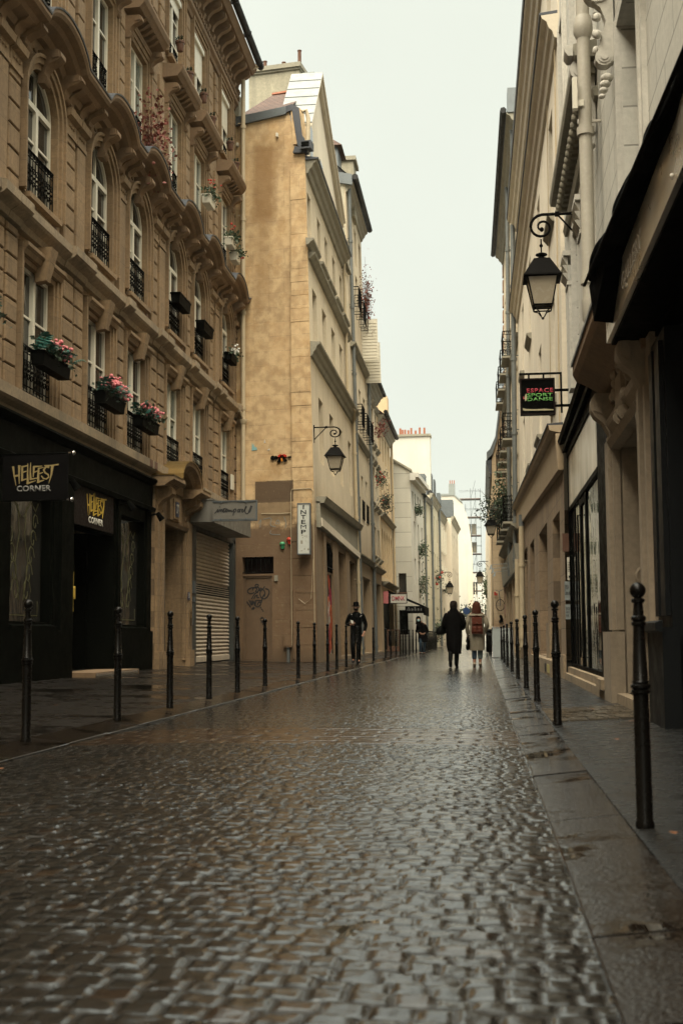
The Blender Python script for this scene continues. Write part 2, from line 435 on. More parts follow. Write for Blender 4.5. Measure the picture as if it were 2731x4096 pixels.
# pilasters: rusticated below, one smooth and one rusticated above
m = L1.mb(); m2 = L1.mb()
for i, (a, b) in enumerate(PIL):
    m.mark(); m2.mark()
    z = 4.88
    while z < 7.5:
        m.cbox(a, b, .0, .09, z, min(z+.36, 7.56)-.025, .018); z += .36
    smooth = i in (0, 3, 4, 6, 9)
    if smooth:
        m.mark(); m.box(a, b, 0, .1, 8.02, 10.1)
    else:
        z = 8.02; m.mark()
        while z < 10.05: m.cbox(a, b, 0, .09, z, z+.37, .018); z += .395
    m2.mould([(0,10.12),(.12,10.12),(.12,10.2),(.1,10.22),(.1,10.42),(.2,10.46),(.22,10.58),(0,10.6)], a-.03, b+.03)
    for k in range(3): m2.ball(((a+b)/2-.12+.12*k, .11, 10.32), .03, 6)
    for z0, z1 in ((11.55, 14.7), (14.95, 17.4)):
        z = z0; m.mark()
        while z < z1-.3: m.cbox(a+.05, b-.05, 0, .07, z, z+.38, .015); z += .41
L1.put('pilaster', m, M['stone']); L1.put('capital', m2, M['stone'])
# string courses
S1 = [(0,4.45),(.07,4.45),(.1,4.56),(.2,4.62),(.24,4.66),(.24,4.84),(0,4.88)]
S2 = [(0,7.56),(.1,7.58),(.13,7.68),(.24,7.76),(.27,7.8),(.27,7.95),(0,8.01)]
m = L1.mb(); m.mould(S1, 14, 37.55); m.mark(); m.mould(S2, 14, 37.55)
m.mark()
for a, b in PIL: m.mark(); m.mould([(p[0]*1.28, p[1]+.003) for p in S2], a-.04, b+.04)
L1.put('string_course', m, M['stone_sill'])
# window surrounds
m = L1.mb()
for c in BAY:
    for a, h0, h1, hw in ((.72, 4.95, 7.12, .0), (.68, 11.9, 14.1, 0), (.68, 15.35, 17.35, 0)):
        for k, (o, w_) in enumerate(((0, .05), (.09, .085), (.2, .12))):
            o1 = (.09, .2, .27)[k]
            if k == 0: m.mark()
            m.box(c-a-o1, c-a-o, 0, w_, h0-.05, h1+o1); m.box(c+a+o, c+a+o1, 0, w_, h0-.05, h1+o1); m.box(c-a-o, c+a+o, 0, w_, h1+o, h1+o1)
    # arch architrave
    m.mark()
    for o, o1, w_ in ((0, .1, .07), (.1, .2, .12), (.2, .26, .16)):
        a = .75; zs = 10.1
        m.box(c-a-o1, c-a-o, 0, w_, 8.32, zs); m.box(c+a+o, c+a+o1, 0, w_, 8.32, zs)
        N = 14
        for i in range(N):
            t0, t1 = PI*i/N, PI*(i+1)/N
            P_ = lambda t_, q: (c-(a+q)*math.cos(t_), zs+(.62+q)*math.sin(t_))
            m.plate([P_(t0,o), P_(t1,o), P_(t1,o1), P_(t0,o1)], 0, w_)
    # radiating joints over the arch
    for k in range(-4, 5):
        if k == 0: continue
        t_ = PI/2 + k*.27; r0, r1 = 1.0, 1.4
        p = (c+r0*math.cos(t_), 10.1+(.62+.3)*math.sin(t_)); q = (c+r1*math.cos(t_), min(11.0, 10.1+(1.02)*math.sin(t_)+.12))
        m.ribbon([p, q], .035, 0, .03)
    # floor 1 hood with keystone
    m.mark()
    m.mould([(0,7.2),(.12,7.22),(.16,7.3),(.2,7.34),(.2,7.4),(0,7.44)], c-.95, c+.95)
    m.hexa([(c-.1,0,6.95),(c+.1,0,6.95),(c+.1,.2,6.98),(c-.1,.2,6.98),(c-.17,0,7.54),(c+.17,0,7.54),(c+.17,.32,7.54),(c-.17,.32,7.54)])
    # sill panels
    m.mark()
    m.box(c-.95, c+.95, 0, .05, 8.03, 8.22); m.box(c-.8, c+.8, 0, .16, 8.22, 8.31); m.mark(); m.box(c-.75, c+.75, 0, .14, 11.8, 11.89); m.mark(); m.box(c-.72, c+.72, 0, .14, 15.25, 15.34)
L1.put('window_surround', m, M['stone'])
# keystone consoles & scroll brackets under the wavy cornice
def scroll(mb, s, half, z, h, out, k=.5):
    """S-shaped console: profile in (w,z)"""
    pr = [(0, z), (out*.28, z), (out*.38, z+h*.06), (out*.42, z+h*.16), (out*.3, z+h*.28), (out*.34, z+h*.45), (out*.55, z+h*.6), (out*.85, z+h*.68), (out, z+h*.78), (out*.98, z+h*.92), (out*.85, z+h), (0, z+h)]
    mb.mould(pr, s-half, s+half)
    mb.mould([(out*.6, z+h*.72), (out*.92, z+h*.76), (out*.9, z+h*.95), (out*.6, z+h*.95)], s-half-.02, s+half+.02)
m = L1.mb()
for c in BAY:
    m.mark(); scroll(m, c, .13, 10.5, .6, .42)
    for d in (-1.0, 1.0): m.mark(); scroll(m, c+d, .11, 10.62, .48, .46)
    for d in (-.88, .88): m.mark(); scroll(m, c+d, .09, 13.95, .5, .38)
    for k in range(5): m.mark(); m.hexa([(c-.52+.26*k-.05,0,14.42),(c-.52+.26*k+.05,0,14.42),(c-.52+.26*k+.05,.22,14.46),(c-.52+.26*k-.05,.22,14.46),(c-.52+.26*k-.06,0,14.58),(c-.52+.26*k+.06,0,14.58),(c-.52+.26*k+.06,.38,14.58),(c-.52+.26*k-.06,.38,14.58)])
for a, b in PIL: m.mark(); scroll(m, (a+b)/2, .12, 10.62, .5, .34)
s = 14.3
while s < 37.5: m.mark(); scroll(m, s, .085, 17.95, .82, .56); s += .62
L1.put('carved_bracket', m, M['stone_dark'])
# cornices
WC = [(0,-.28),(.1,-.26),(.16,-.16),(.34,-.1),(.4,-.04),(.52,0),(.56,.06),(.56,.12),(0,.17)]
path = []; s = 14.0
def wave(s):
    z = 11.12
    for c in BAY:
        d = abs(s-c)
        if d < 1.02: z = max(z, 11.12 + .42*math.sqrt(max(0, 1-(d/1.02)**2))**1.3)
    return z
while s < 37.0: path.append((s, 0, wave(s))); s += .07
path.append((37.0, 0, 11.12)); path.append((37.45, 0, 11.3))
m = L1.mb(); m.sweep(WC, path); m.mark()
m.mould([(0,17.5),(.07,17.5),(.1,17.6),(.17,17.66),(.17,17.78),(0,17.85)], 14, 37.6)
s = 14.1
while s < 37.5: m.box(s, s+.09, .1, .2, 17.8, 17.93); s += .2
m.mark(); m.mould([(0,18.75),(.58,18.78),(.66,18.9),(.7,18.95),(.7,19.02),(0,19.03)], 14, 37.65)
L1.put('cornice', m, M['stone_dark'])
m = L1.mb(); m.sweep([(0,.17),(.575,.125),(.585,.155),(0,.2)], path); L1.put('lead_flashing', m, M['lead'])
for c in BAY:
    m = L1.mb(); m.mould([(0,14.56),(.36,14.58),(.42,14.66),(.46,14.7),(.5,14.8),(.5,14.86),(0,14.93)], c-1.06, c+1.06)
    m.mould([(0,14.28),(.1,14.3),(.14,14.38),(.14,14.42),(0,14.43)], c-.78, c+.78)
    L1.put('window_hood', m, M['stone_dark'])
m = L1.mb(); pr = [(.80+.11*math.cos(PI+PI*k/6), 19.13+.13*math.sin(PI+PI*k/6)) for k in range(7)]
m.mould(pr+[(.90,19.16),(.70,19.16)], 14, 37.8)
for k in range(12): m.box(15.5+2*k, 15.54+2*k, .68, .92, 18.99, 19.17)
L1.put('gutter', m, M['slate'])
m = L1.mb(); m.poly([(14,.5,19.05),(37.65,.5,19.05),(37.65,-1.6,21.8),(14,-1.6,21.8)]); m.poly([(14,-1.6,21.8),(37.65,-1.6,21.8),(37.65,-9,22.2),(14,-9,22.2)])
m.poly([(37.65,.5,19.05),(37.65,-9,19.05),(37.65,-9,22.2),(37.65,-1.6,21.8)]); L1.put('roof', m, M['slate'])
# windows
for i, c in enumerate(BAY):
    L1.window(c, 4.95, 1.44, 2.17, 0, .13, pane='pane' if i < 4 else 'pane_sky_curtain')
    L1.window(c, 8.32, 1.5, 2.40, .62, .13)
    L1.window(c, 11.9, 1.36, 2.2, 0, .13, pane='pane_sky_curtain' if i in (3, 4, 5) else 'pane', bars=(.33, .66))
    L1.window(c, 15.35, 1.36, 2.0, 0, .13, bars=(.33, .66))
    L1.railing(c, 8.34, 1.44, .82, .0)
    L1.railing(c, 4.97, 1.38, .78, .0)
    L1.railing(c, 11.92, 1.14, .72, -.05)
    L1.railing(c, 15.37, 1.14, .5, -.05)
for c in (32.35, 35.88, 29.64):
    m = L1.mb(); m.box(c-.64, c+.64, -.05, -.03, 16.35 if c != 29.64 else 16.9, 17.33)
    m.mould([(-.06,17.2),(.04,17.2),(.04,17.34),(-.06,17.34)], c-.65, c+.65); L1.put('roller_blind', m, M['white_frame'])
# vents in the sills
for c in (20.9, 27.1, 30.4, 36.6):
    m = L1.mb(); m.box(c-.13, c+.13, .045, .056, 8.05, 8.2); L1.put('vent', m, M['pot_dark'])
for c in (26.9, 27.3):
    m = L1.mb(); m.box(c-.12, c+.12, .2, .246, 4.67, 4.83); L1.put('vent', m, M['pot_dark'])
# big cream downpipe at the far end
m = L1.mb(); downpipe(m, 37.25, .33, 4.6, 18.6, .07, 3.0); m.tube([(37.25,.33,18.6),(37.27,.38,18.75),(37.4,.6,18.9),(37.6,.78,19.08)], [.07,.07,.06,.06], 10)
m.lathe([(.05,0),(.13,.12),(.13,.2),(.05,.22)], (37.25,.33,7.35), 10); m.tube([(36.95,.1,7.9),(37.0,.3,7.75),(37.2,.33,7.5)], .04, 8)
L1.put('drainpipe', m, M['cream_pipe'])
# ---- ground floor: dark green shopfront
GF = 4.42
m = L1.mb()
def shopbox(mb, a, b, z0, z1, w0, w1): mb.box(a, b, w0, w1, z0, z1)
shopbox(m, 14, 27.55, 3.72, 4.40, -.3, .10)              # fascia band
m.mould([(.1,4.3),(.16,4.32),(.24,4.4),(.24,4.44),(.1,4.44)], 14, 27.6); m.mould([(.1,3.72),(.15,3.72),(.17,3.8),(.1,3.84)], 14, 27.6)
for a, b in ((14, 19.05), (21.1, 22.0), (24.75, 25.15), (27.22, 27.6)): shopbox(m, a, b, .1, 3.72, -.5, .06)
shopbox(m, 21.35, 22.0, .1, 3.72, .06, .12); shopbox(m, 24.9, 25.1, 1.1, 3.72, .06, .09)
shopbox(m, 14, 21.97, .1, 1.0, -.28, .13); shopbox(m, 24.79, 27.57, .11, 1.01, -.28, .12)
for a, b in ((19.05, 21.1), (25.15, 27.22)):
    m.box(a, b, -.25, .02, 1.0, 1.14); m.box(a, a+.1, -.2, .03, 1.14, 3.45); m.box(b-.1, b, -.2, .03, 1.14, 3.45); m.box(a, b, -.2, .03, 3.45, 3.72)
    m.mould([(.03,1.0),(.12,1.0),(.12,1.07),(.03,1.1)], a, b)
m.box(22.0, 24.75, -.3, .02, 2.95, 3.72)
m.box(22.0, 22.1, -1.2, -.5, .2, 3.0); m.box(24.65, 24.75, -1.2, -.5, .2, 3.0)
L1.put('shopfront', m, M['green_paint'])
m = L1.mb(); m.box(22.1, 24.65, -1.2, -1.12, .25, 2.95); m.box(22.0, 24.75, -1.2, -.3, .12, .24)
L1.put('shop_door', m, M['black'])
def spiral_leaf(mb, cx, cz, r, sg, w_):
    mb.ribbon([(cx+sg*r*(1-.1*k)*math.cos(.8*k), cz+r*1.3*(1-.09*k)*math.sin(.8*k)) for k in range(9)], .02, w_-.003, w_+.003)
for a, b in ((19.15, 21.0), (25.25, 27.12)):
    m = L1.mb(); m.box(a, b, -.16, -.14, 1.14, 3.45); p = L1.put('shop_window', m, M['pane'])
    m = L1.mb(); c = (a+b)/2
    for sg in (-1, 1):
        for k in range(5): spiral_leaf(m, c+sg*(.25+.09*k), 1.65+.3*k, .2-.015*k, sg, -.137)
        m.ribbon([(c+sg*.08, 2.9), (c+sg*.4, 3.2), (c+sg*.62, 3.05), (c+sg*.75, 3.2)], .025, -.14, -.134)
        m.ribbon([(c+sg*.1, 1.5), (c+sg*.3, 2.1), (c+sg*.12, 2.6), (c+sg*.2, 3.1)], .018, -.14, -.134)
        m.ribbon([(c+sg*.78, 1.5), (c+sg*.78, 1.25), (c, 1.25)], .014, -.14, -.134)
    mm = L1.put('painted_motif', m, paint('faint_gold_window_paint', (.085,.08,.025), .6, .4)) if a < 20 else L1.put('painted_motif', m, bpy.data.materials['faint_gold_window_paint'])
    mm.parent = p
# door step plate
m = L1.mb(); m.box(22.05, 24.9, -.3, .55, .1, .235)
st_ = L1.put('door_step', m, M['stone_dark'])
m = L1.mb(); k = 22.07
while k < 24.85: m.plate([(k,.115),(k+.05,.17),(k,.225),(k-.05,.17)], .55, .558); k += .1
m.box(22.05, 24.9, .551, .554, .11, .115); L1.put('tread_plate', m, M['chrome']).parent = st_
# small spot lamps above the shop
for s_ in (21.4, 25.0, 27.35):
    m = L1.mb(); m.tube([(s_,.1,3.62),(s_,.28,3.66)], .02, 6); m.tube([(s_,.26,3.68),(s_+.06,.36,3.52)], [.05,.075], 8); L1.put('spotlight', m, M['black'])
# ---- stone portal with arched pediment
m = L1.mb()
m.box(27.6, 28.3, -.4, .14, .1, 4.42); m.box(30.5, 31.15, -.4, .14, .1, 4.42); m.box(28.3, 30.5, -.4, .1, 3.55, 4.42)
for a, b, w_ in ((27.66, 27.86, .2), (28.02, 28.22, .22), (30.58, 30.74, .22), (30.9, 31.08, .2)):
    m.box(a, b, .14, w_, .5, 3.75); m.box(a-.05, b+.05, .14, w_+.06, .1, .55)
m.mould([(.14,3.5),(.2,3.52),(.24,3.6),(.14,3.62)], 28.22, 30.58)
m.box(28.22, 28.34, .1, .17, .3, 3.6); m.box(30.46, 30.58, .1, .17, .3, 3.6)
m.box(28.85, 29.95, .1, .18, 3.68, 4.25); m.box(29.12, 29.68, .18, .21, 3.72, 4.2)
scroll(m, 27.95, .17, 3.55, .8, .5); scroll(m, 30.85, .17, 3.55, .8, .5); scroll(m, 28.2, .08, 3.75, .6, .42); scroll(m, 30.6, .08, 3.75, .6, .42)
m.mould([(0,4.3),(.4,4.32),(.5,4.4),(.62,4.46),(.62,4.54),(0,4.56)], 27.45, 28.55); m.mould([(0,4.3),(.4,4.32),(.5,4.4),(.62,4.46),(.62,4.54),(0,4.56)], 30.25, 31.35)
PP = [(0,-.02),(.38,0),(.46,.08),(.58,.12),(.6,.2),(0,.22)]
pth = [(29.4-1.05*math.cos(PI*i/14)*1.0, 0, 4.36+.52*math.sin(PI*i/14)) for i in range(15)]
m.sweep(PP, pth)
m.plate([(29.4-.95*math.cos(PI*i/12), 4.36+.5*math.sin(PI*i/12)) for i in range(13)], .05, .16)
L1.put('portal', m, M['stone'])
m = L1.mb(); m.sweep([(0,.22),(.62,.21),(.62,.24),(0,.25)], pth); m.mould([(0,4.56),(.63,4.545),(.63,4.57),(0,4.6)], 27.43, 28.3); m.mould([(0,4.56),(.63,4.545),(.63,4.57),(0,4.6)], 30.5, 31.37); L1.put('portal_capping', m, M['brass'])
m = L1.mb(); m.box(28.3, 30.5, -.42, -.36, .15, 3.55)
for a in (28.4, 29.45):
    for z0, z1 in ((.35, 1.4), (1.55, 3.3)): m.cbox(a, a+.95, -.36, -.32, z0, z1, .03)
dd = L1.put('entrance_door', m, M['slate']); m = L1.mb(); m.ball((29.3,-.28,1.15), .045, 8); m.ball((29.5,-.28,1.15), .045, 8); L1.put('handle', m, M['brass']).parent = dd
for (a, b, z0, z1, w_, t0, t1) in ((29.25, 29.55, 3.78, 4.14, .215, 3.84, 4.08), (30.52, 30.70, 1.8, 2.0, .222, 1.84, 1.96)):
    m = L1.mb(); m.box(a, b, w_-.005, w_+.012, z0, z1); pl = L1.put('number_plate', m, M['blue_plate'])
    text_part('house_number', '37', L1.F.loc, a+.04, b-.04, t0, t1, w_+.013, M['white_letter'], L1.root, bold=.02).parent = pl
m = L1.mb(); m.box(30.75, 30.88, .2, .235, 1.05, 1.55); pl = L1.put('intercom', m, M['brass']); m = L1.mb(); m.plate([(30.78,1.46),(30.85,1.46),(30.815,1.51)], .235, .24); m.box(30.79, 30.84, .235, .245, 1.15, 1.35); L1.put('button', m, M['ink']).parent = pl
# ---- grey shop with roller shutter
m = L1.mb()
m.box(31.15, 32.05, -.3, .08, .1, 3.8); m.box(37.12, 37.6, -.3, .06, .1, 3.8); m.box(31.15, 37.6, -.3, .06, 3.7, 4.42)
L1.put('shop_frame', m, paint('dark_blue_grey_frame', (.045,.05,.047), .5, .3, scale=4))
m = L1.mb(); m.box(31.0, 36.2, .06, .76, 3.8, 4.36); m.box(30.98, 36.22, .06, .78, 4.36, 4.39)
for k in (32.3, 33.6, 34.9): m.box(k, k+.012, .76, .765, 3.82, 4.35)
L1.put('shutter_box', m, M['gray_box'])
m = L1.mb(); z = .28
prof = [(-.12, .2)]
while z < 3.7:
    if 2.02 < z < 2.32: z += .105; continue
    prof += [(-.12, z), (-.085, z+.02), (-.075, z+.045), (-.1, z+.09), (-.12, z+.1)]; z += .105
prof += [(-.12, 3.7), (-.15, 3.7), (-.15, .2)]
m.mould(prof, 32.05, 37.12); m.box(32.05, 37.12, -.14, -.06, .2, .34)
sh = L1.put('roller_shutter', m, M['shutter'])
m = L1.mb(); m.box(32.06, 37.11, -.1, -.072, 2.04, 2.31); L1.put('perforated_band', m, M['black']).parent = sh
m = L1.mb()
for r_ in range(4):
    m.mark(); m.box(32.1, 37.05, -.072, -.068, 2.08+.06*r_, 2.086+.06*r_); k = 32.12+.03*(r_ % 2)
    while k < 37.0: m.box(k, k+.035, -.0715, -.065, 2.07+.06*r_, 2.10+.06*r_); k += .09
L1.put('perforation', m, M['shutter']).parent = sh
m = L1.mb(); m.box(31.5, 31.72, .08, .16, 2.0, 2.32); m.box(31.58, 31.68, .08, .15, 1.78, 1.92); m.tube([(31.62,.1,1.78),(31.6,.1,1.2)], .015, 5)
L1.put('electric_box', m, M['zinc'])
m = L1.mb(); m.box(36.5, 36.85, .09, .13, 5.3, 5.75); L1.put('service_plate', m, M['white_frame'])
# ------------------------------------------------------------------ more masonry
def bmask(g, ax, a0, a1, z0, z1, soft=.08, wob=.25, sc_=2.2):
    x = g.xyz(); n_ = g.math('MULTIPLY', g.math('SUBTRACT', g.noise(sc_, 5, .65), .5), wob)
    X = g.math('ADD', x[ax], n_); Z = g.math('ADD', x[2], n_)
    a = g.math('MULTIPLY', g.mr(X, a0-soft, a0+soft), g.mr(X, a1-soft, a1+soft, 1, 0))
    b = g.math('MULTIPLY', g.mr(Z, z0-soft, z0+soft), g.mr(Z, z1-soft, z1+soft, 1, 0))
    return g.math('MULTIPLY', a, b)
def yellow_patch(g, c):
    n2 = g.noise(3.5, 6, .7)
    c = g.mix(g.math('MULTIPLY', g.mr(n2, .42, .58), .6), c, (.68,.50,.28)); c = g.mix(g.math('MULTIPLY', g.mr(g.noise(1.6, 6, .7), .5, .66), .55), c, (.42,.25,.10)); c = g.mix(g.math('MULTIPLY', g.mr(g.noise(.8, 6, .75, sc3=(1.5,1.5,.5)), .52, .7), .4), c, (.26, .17, .08))
    c = g.mix(g.math('MULTIPLY', bmask(g, 0, -2.02, -1.3, 13.9, 16.3, .14, .3), .75), c, (.24, .13, .045))
    c = g.mix(g.math('MULTIPLY', bmask(g, 0, -1.95, -1.5, 11.0, 14.4, .25, .5), .5), c, (.27, .155, .06))
    c = g.mix(g.math('MULTIPLY', bmask(g, 0, -1.5, -.75, 15.4, 16.6, .3, .6), .4), c, (.22, .13, .05))
    x = g.xyz()
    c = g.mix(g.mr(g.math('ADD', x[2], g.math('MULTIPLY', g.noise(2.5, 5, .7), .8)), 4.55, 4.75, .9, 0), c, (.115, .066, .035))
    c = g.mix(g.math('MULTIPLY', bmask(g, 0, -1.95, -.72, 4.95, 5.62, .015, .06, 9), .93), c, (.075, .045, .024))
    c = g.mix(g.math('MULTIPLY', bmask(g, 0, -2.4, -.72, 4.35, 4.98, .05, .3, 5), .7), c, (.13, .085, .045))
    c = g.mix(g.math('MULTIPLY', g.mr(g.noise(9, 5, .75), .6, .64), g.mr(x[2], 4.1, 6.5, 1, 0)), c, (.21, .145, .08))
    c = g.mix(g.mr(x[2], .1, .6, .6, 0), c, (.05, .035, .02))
    return c
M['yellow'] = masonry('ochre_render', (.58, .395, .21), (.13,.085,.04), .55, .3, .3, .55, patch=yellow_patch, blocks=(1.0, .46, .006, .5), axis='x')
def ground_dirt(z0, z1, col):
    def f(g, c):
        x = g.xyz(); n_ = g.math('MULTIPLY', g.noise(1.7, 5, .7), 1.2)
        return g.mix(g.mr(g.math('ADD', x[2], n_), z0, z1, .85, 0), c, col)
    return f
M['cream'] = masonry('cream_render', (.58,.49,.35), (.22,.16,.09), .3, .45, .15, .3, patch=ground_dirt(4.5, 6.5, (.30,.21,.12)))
M['cream_pale'] = masonry('pale_cream_render', (.63,.56,.44), (.3,.25,.16), .25, .3, .12, .25)
M['brown_base'] = masonry('brown_ground_floor_render', (.24,.165,.095), (.07,.05,.03), .5, .6, .35, .5)
M['grey_stain'] = masonry('grey_stained_render', (.46,.42,.31), (.10,.09,.065), .7, .85, .3, .3)
M['tan'] = masonry('tan_render', (.56,.42,.25), (.25,.17,.09), .3, .3, .15, .3)
M['white_wall'] = masonry('off_white_render', (.54,.52,.44), (.35,.31,.22), .22, .25, .1, .25, blocks=(40, .85, .02, .8), axis='x')
M['white_plain'] = masonry('plain_off_white_render', (.50,.485,.425), (.36,.32,.24), .2, .25, .1, .2)
M['yellowish'] = masonry('pale_yellow_render', (.52,.47,.34), (.3,.24,.14), .2, .3, .1, .2)
M['moulding'] = masonry('grey_moulding', (.27,.25,.19), (.08,.07,.05), .4, .5, .3, .3)
CORN = [(0,-.45),(.06,-.42),(.1,-.3),(.16,-.24),(.2,-.12),(.28,-.06),(.3,0),(0,.03)]
CORN_S = [(0,-.2),(.06,-.18),(.12,-.1),(.17,-.05),(.18,0),(0,.02)]
def corn(p, z, k=1): return [(a*k, z+b) for a, b in p]

def facade(B, s0, s1, z0, z1, rows, mat, deep=6, depth=.3, frame='white_frame', wallname='wall', extra=None, rail=None, sh=True, pane='pane'):
    ops = list(extra or [])
    for cs, zb, zt, w in rows: ops += [(c-w/2, c+w/2, zb, zt) for c in cs]
    m = B.mb(); wall_faces(m, s0, s1, z0, z1, ops, depth+.02)
    if sh: shell(m, s0, s1, z0, z1, deep)
    B.put(wallname, m, M[mat])
    for cs, zb, zt, w in rows:
        for c in cs: B.window(c, zb, w, zt-zb, 0, depth, frame=frame, pane=pane)

# ------------------------------------------------------------------ LEFT 2: ochre gable and cream street front
L2 = Bld('corner_house', 'tall plastered corner house whose stained ochre gable faces the camera', 'building', -4.87, 37.05, (0,1), (1,0), 37.05, .02)
gt = Vector((2.63, -.40)).normalized()
def gl(s, w, z): return (-2.63 + gt.x*s + gt.y*w, .40 + gt.y*s - gt.x*w, z)
def gm(): return MB(gl)
m = gm(); wall_faces(m, 0, 1.9, 0, 15.9, [(.27,1.28,2.78,3.3), (.3,1.23,.2,2.72)], .3)
m.poly([(1.9,0,0),(2.66,0,0),(2.34,0,15.9),(1.9,0,15.9)]); m.poly([(0,0,15.9),(2.34,0,15.9),(2.1,0,16.0),(1.83,0,17.3),(0,0,17.15)])
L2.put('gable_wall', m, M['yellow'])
m = gm(); zz = .1
while zz < 15.3:
    e = lambda z: 2.66-.0202*z
    h_ = .52 if zz < 4.3 else random.choice((.42, .8, 1.1)); z1_ = min(zz+h_, 15.45); j = random.uniform(0, .02)
    m.hexa([(1.9-j,0,zz),(e(zz)+.015,0,zz),(e(zz)+.015,.07+j,zz),(1.9-j,.07+j,zz),(1.9-j,0,z1_-.012),(e(z1_)+.015,0,z1_-.012),(e(z1_)+.015,.07+j,z1_-.012),(1.9-j,.07+j,z1_-.012)]); zz = z1_
L2.put('corner_pilaster', m, M['yellow'])
# metal door with grille above
m = gm(); m.box(.3, 1.23, -.12, -.06, .2, 2.72); m.box(.3,.36,-.06,-.03,.2,2.72); m.box(1.17,1.23,-.06,-.03,.2,2.72); m.box(.3,1.23,-.06,-.03,2.66,2.72)
for z in (.8, 1.7, 2.3): m.tube([(.37,-.05,z),(.37,-.05,z+.16)], .014, 6)
door = L2.put('metal_door', m, paint('brown_door_paint', (.125,.078,.043), .6, .3, scale=3))
m = gm(); m.box(.27, 1.28, -.3, -.25, 2.78, 3.3); gr = L2.put('grille_opening', m, M['panel_dark'])
m = gm()
for k in range(6): m.mark(); m.tube([(.42+.145*k,-.04,2.78),(.42+.145*k-.01,-.04,3.3)], .016, 6)
m.tube([(.27,-.04,2.82),(1.28,-.04,2.82)], .02, 6); L2.put('bar', m, M['iron']).parent = gr
# graffiti on the door  (traced in door units: pixel (x,y) of the door picture)
def gp(pts): return [(.3+(x-120)/600*.95, 2.70-(y-380)/1640*2.48) for x, y in pts]
def strokes(fr, lst, w0, w1, mapf, wd):
    mb = MB(fr)
    for item in lst:
        pts, k = (item[0], item[1]) if isinstance(item, tuple) else (item, 1)
        # smooth the polyline
        for _ in range(2):
            q = [pts[0]]
            for a, b in zip(pts[:-1], pts[1:]): q += [(a[0]*.75+b[0]*.25, a[1]*.75+b[1]*.25), (a[0]*.25+b[0]*.75, a[1]*.25+b[1]*.75)]
            pts = q + [pts[-1]]
        mb.ribbon(mapf(pts), wd*k, w0, w1+.0003*(len(mb.v) % 7))
    return mb
ga = [[(360,590),(355,550),(385,530),(425,545),(415,585),(365,595)], [(330,600),(260,605),(200,650),(205,700),(260,730),(340,700)],
 [(300,660),(320,600),(370,600),(400,640),(350,680),(420,700)], [(400,590),(440,620),(400,700),(350,720),(280,830)], [(430,600),(450,640),(400,690)],
 [(480,600),(430,680),(500,650),(550,580)], [(480,620),(560,680),(540,790)], [(560,625),(620,640),(645,700),(600,800),(520,840),(460,790),(450,700),(480,660)],
 [(480,910),(500,800),(540,740)], [(330,830),(360,760),(410,750),(380,810),(440,800)], [(185,880),(240,960),(265,1000)], [(230,850),(290,980),(310,860)], [(270,860),(300,960),(340,860),(345,970)],
 [(350,870),(420,855),(480,870)], [(370,880),(350,960),(400,1000),(460,960),(470,900),(420,890),(400,960)], [(280,1040),(330,990)], [(310,1045),(345,1005)],
 [(460,1000),(480,1020)], [(485,1035),(500,1055)], [(505,1065),(525,1085)]]
gb = [[(435,1235),(530,1215)], [(465,1220),(500,1185),(515,1200),(480,1225)], [(470,1240),(460,1290),(490,1250),(485,1310),(510,1250),(500,1300)], [(455,1310),(540,1305)], [(510,1260),(500,1360),(520,1330),(550,1340)]]
strokes(gl, ga, -.058, -.052, gp, .034).build('graffiti', M['ink'], door)
strokes(gl, gb, -.058, -.052, gp, .014).build('graffiti', M['ink'], door)
# roof edge: lead flashing, gutter hopper
m = gm(); m.plate([(-.05,17.0),(1.75,17.2),(1.75,17.45),(-.05,17.28)], -.3, .1); L2.put('lead_flashing', m, M['zinc'])
m = gm(); m.plate([(1.72,17.25),(1.95,17.3),(2.12,16.15),(2.38,15.95),(2.45,16.2),(2.3,16.25),(2.18,17.35),(1.95,17.5),(1.72,17.45)], -.2, .09)
m.box(2.25, 2.6, -.1, .25, 15.95, 16.2); m.plate([(1.98,15.9),(2.45,15.86),(2.5,16.02),(2.05,16.1)], -.1, .13); L2.put('lead_flashing', m, M['lead'])
m = gm(); m.box(2.3, 2.55, -.05, .27, 16.02, 16.16); L2.put('gutter_mouth', m, M['black'])
m = gm(); m.hexa([(1.98,-.4,16.2),(2.3,-.4,16.2),(2.3,.06,16.2),(1.98,.06,16.2),(1.9,-.4,17.35),(2.2,-.4,17.35),(2.2,.06,17.35),(1.9,.06,17.35)])
L2.put('dormer_cheek', m, M['yellow'])
m = gm(); m.tube([(2.28,.1,17.2),(2.4,.05,17.25),(2.46,.02,17.0),(2.44,0,16.2)], .07, 8); L2.put('drainpipe', m, M['cream_pipe'])
m = gm(); m.box(-.02,.2,-.1,.12,17.3,18.0); L2.put('parapet_stub', m, M['chimney'])
m = gm(); m.box(.1,.16,-.02,.1,16.35,16.45); m.box(1.42,1.48,-.02,.1,16.5,16.62); L2.put('vent_stub', m, M['white_frame'])
# tiled roof behind the gable
m = gm(); m.poly([(-.1,-.1,17.3),(1.8,-.1,17.45),(1.15,-4.2,19.9),(-.1,-4.2,19.9)]); L2.put('roof', m, M['tile'])
m = gm(); m.tube([(-.1,-4.2,19.92),(1.1,-4.2,19.96)], .07, 6); L2.put('ridge', m, M['terracotta'])
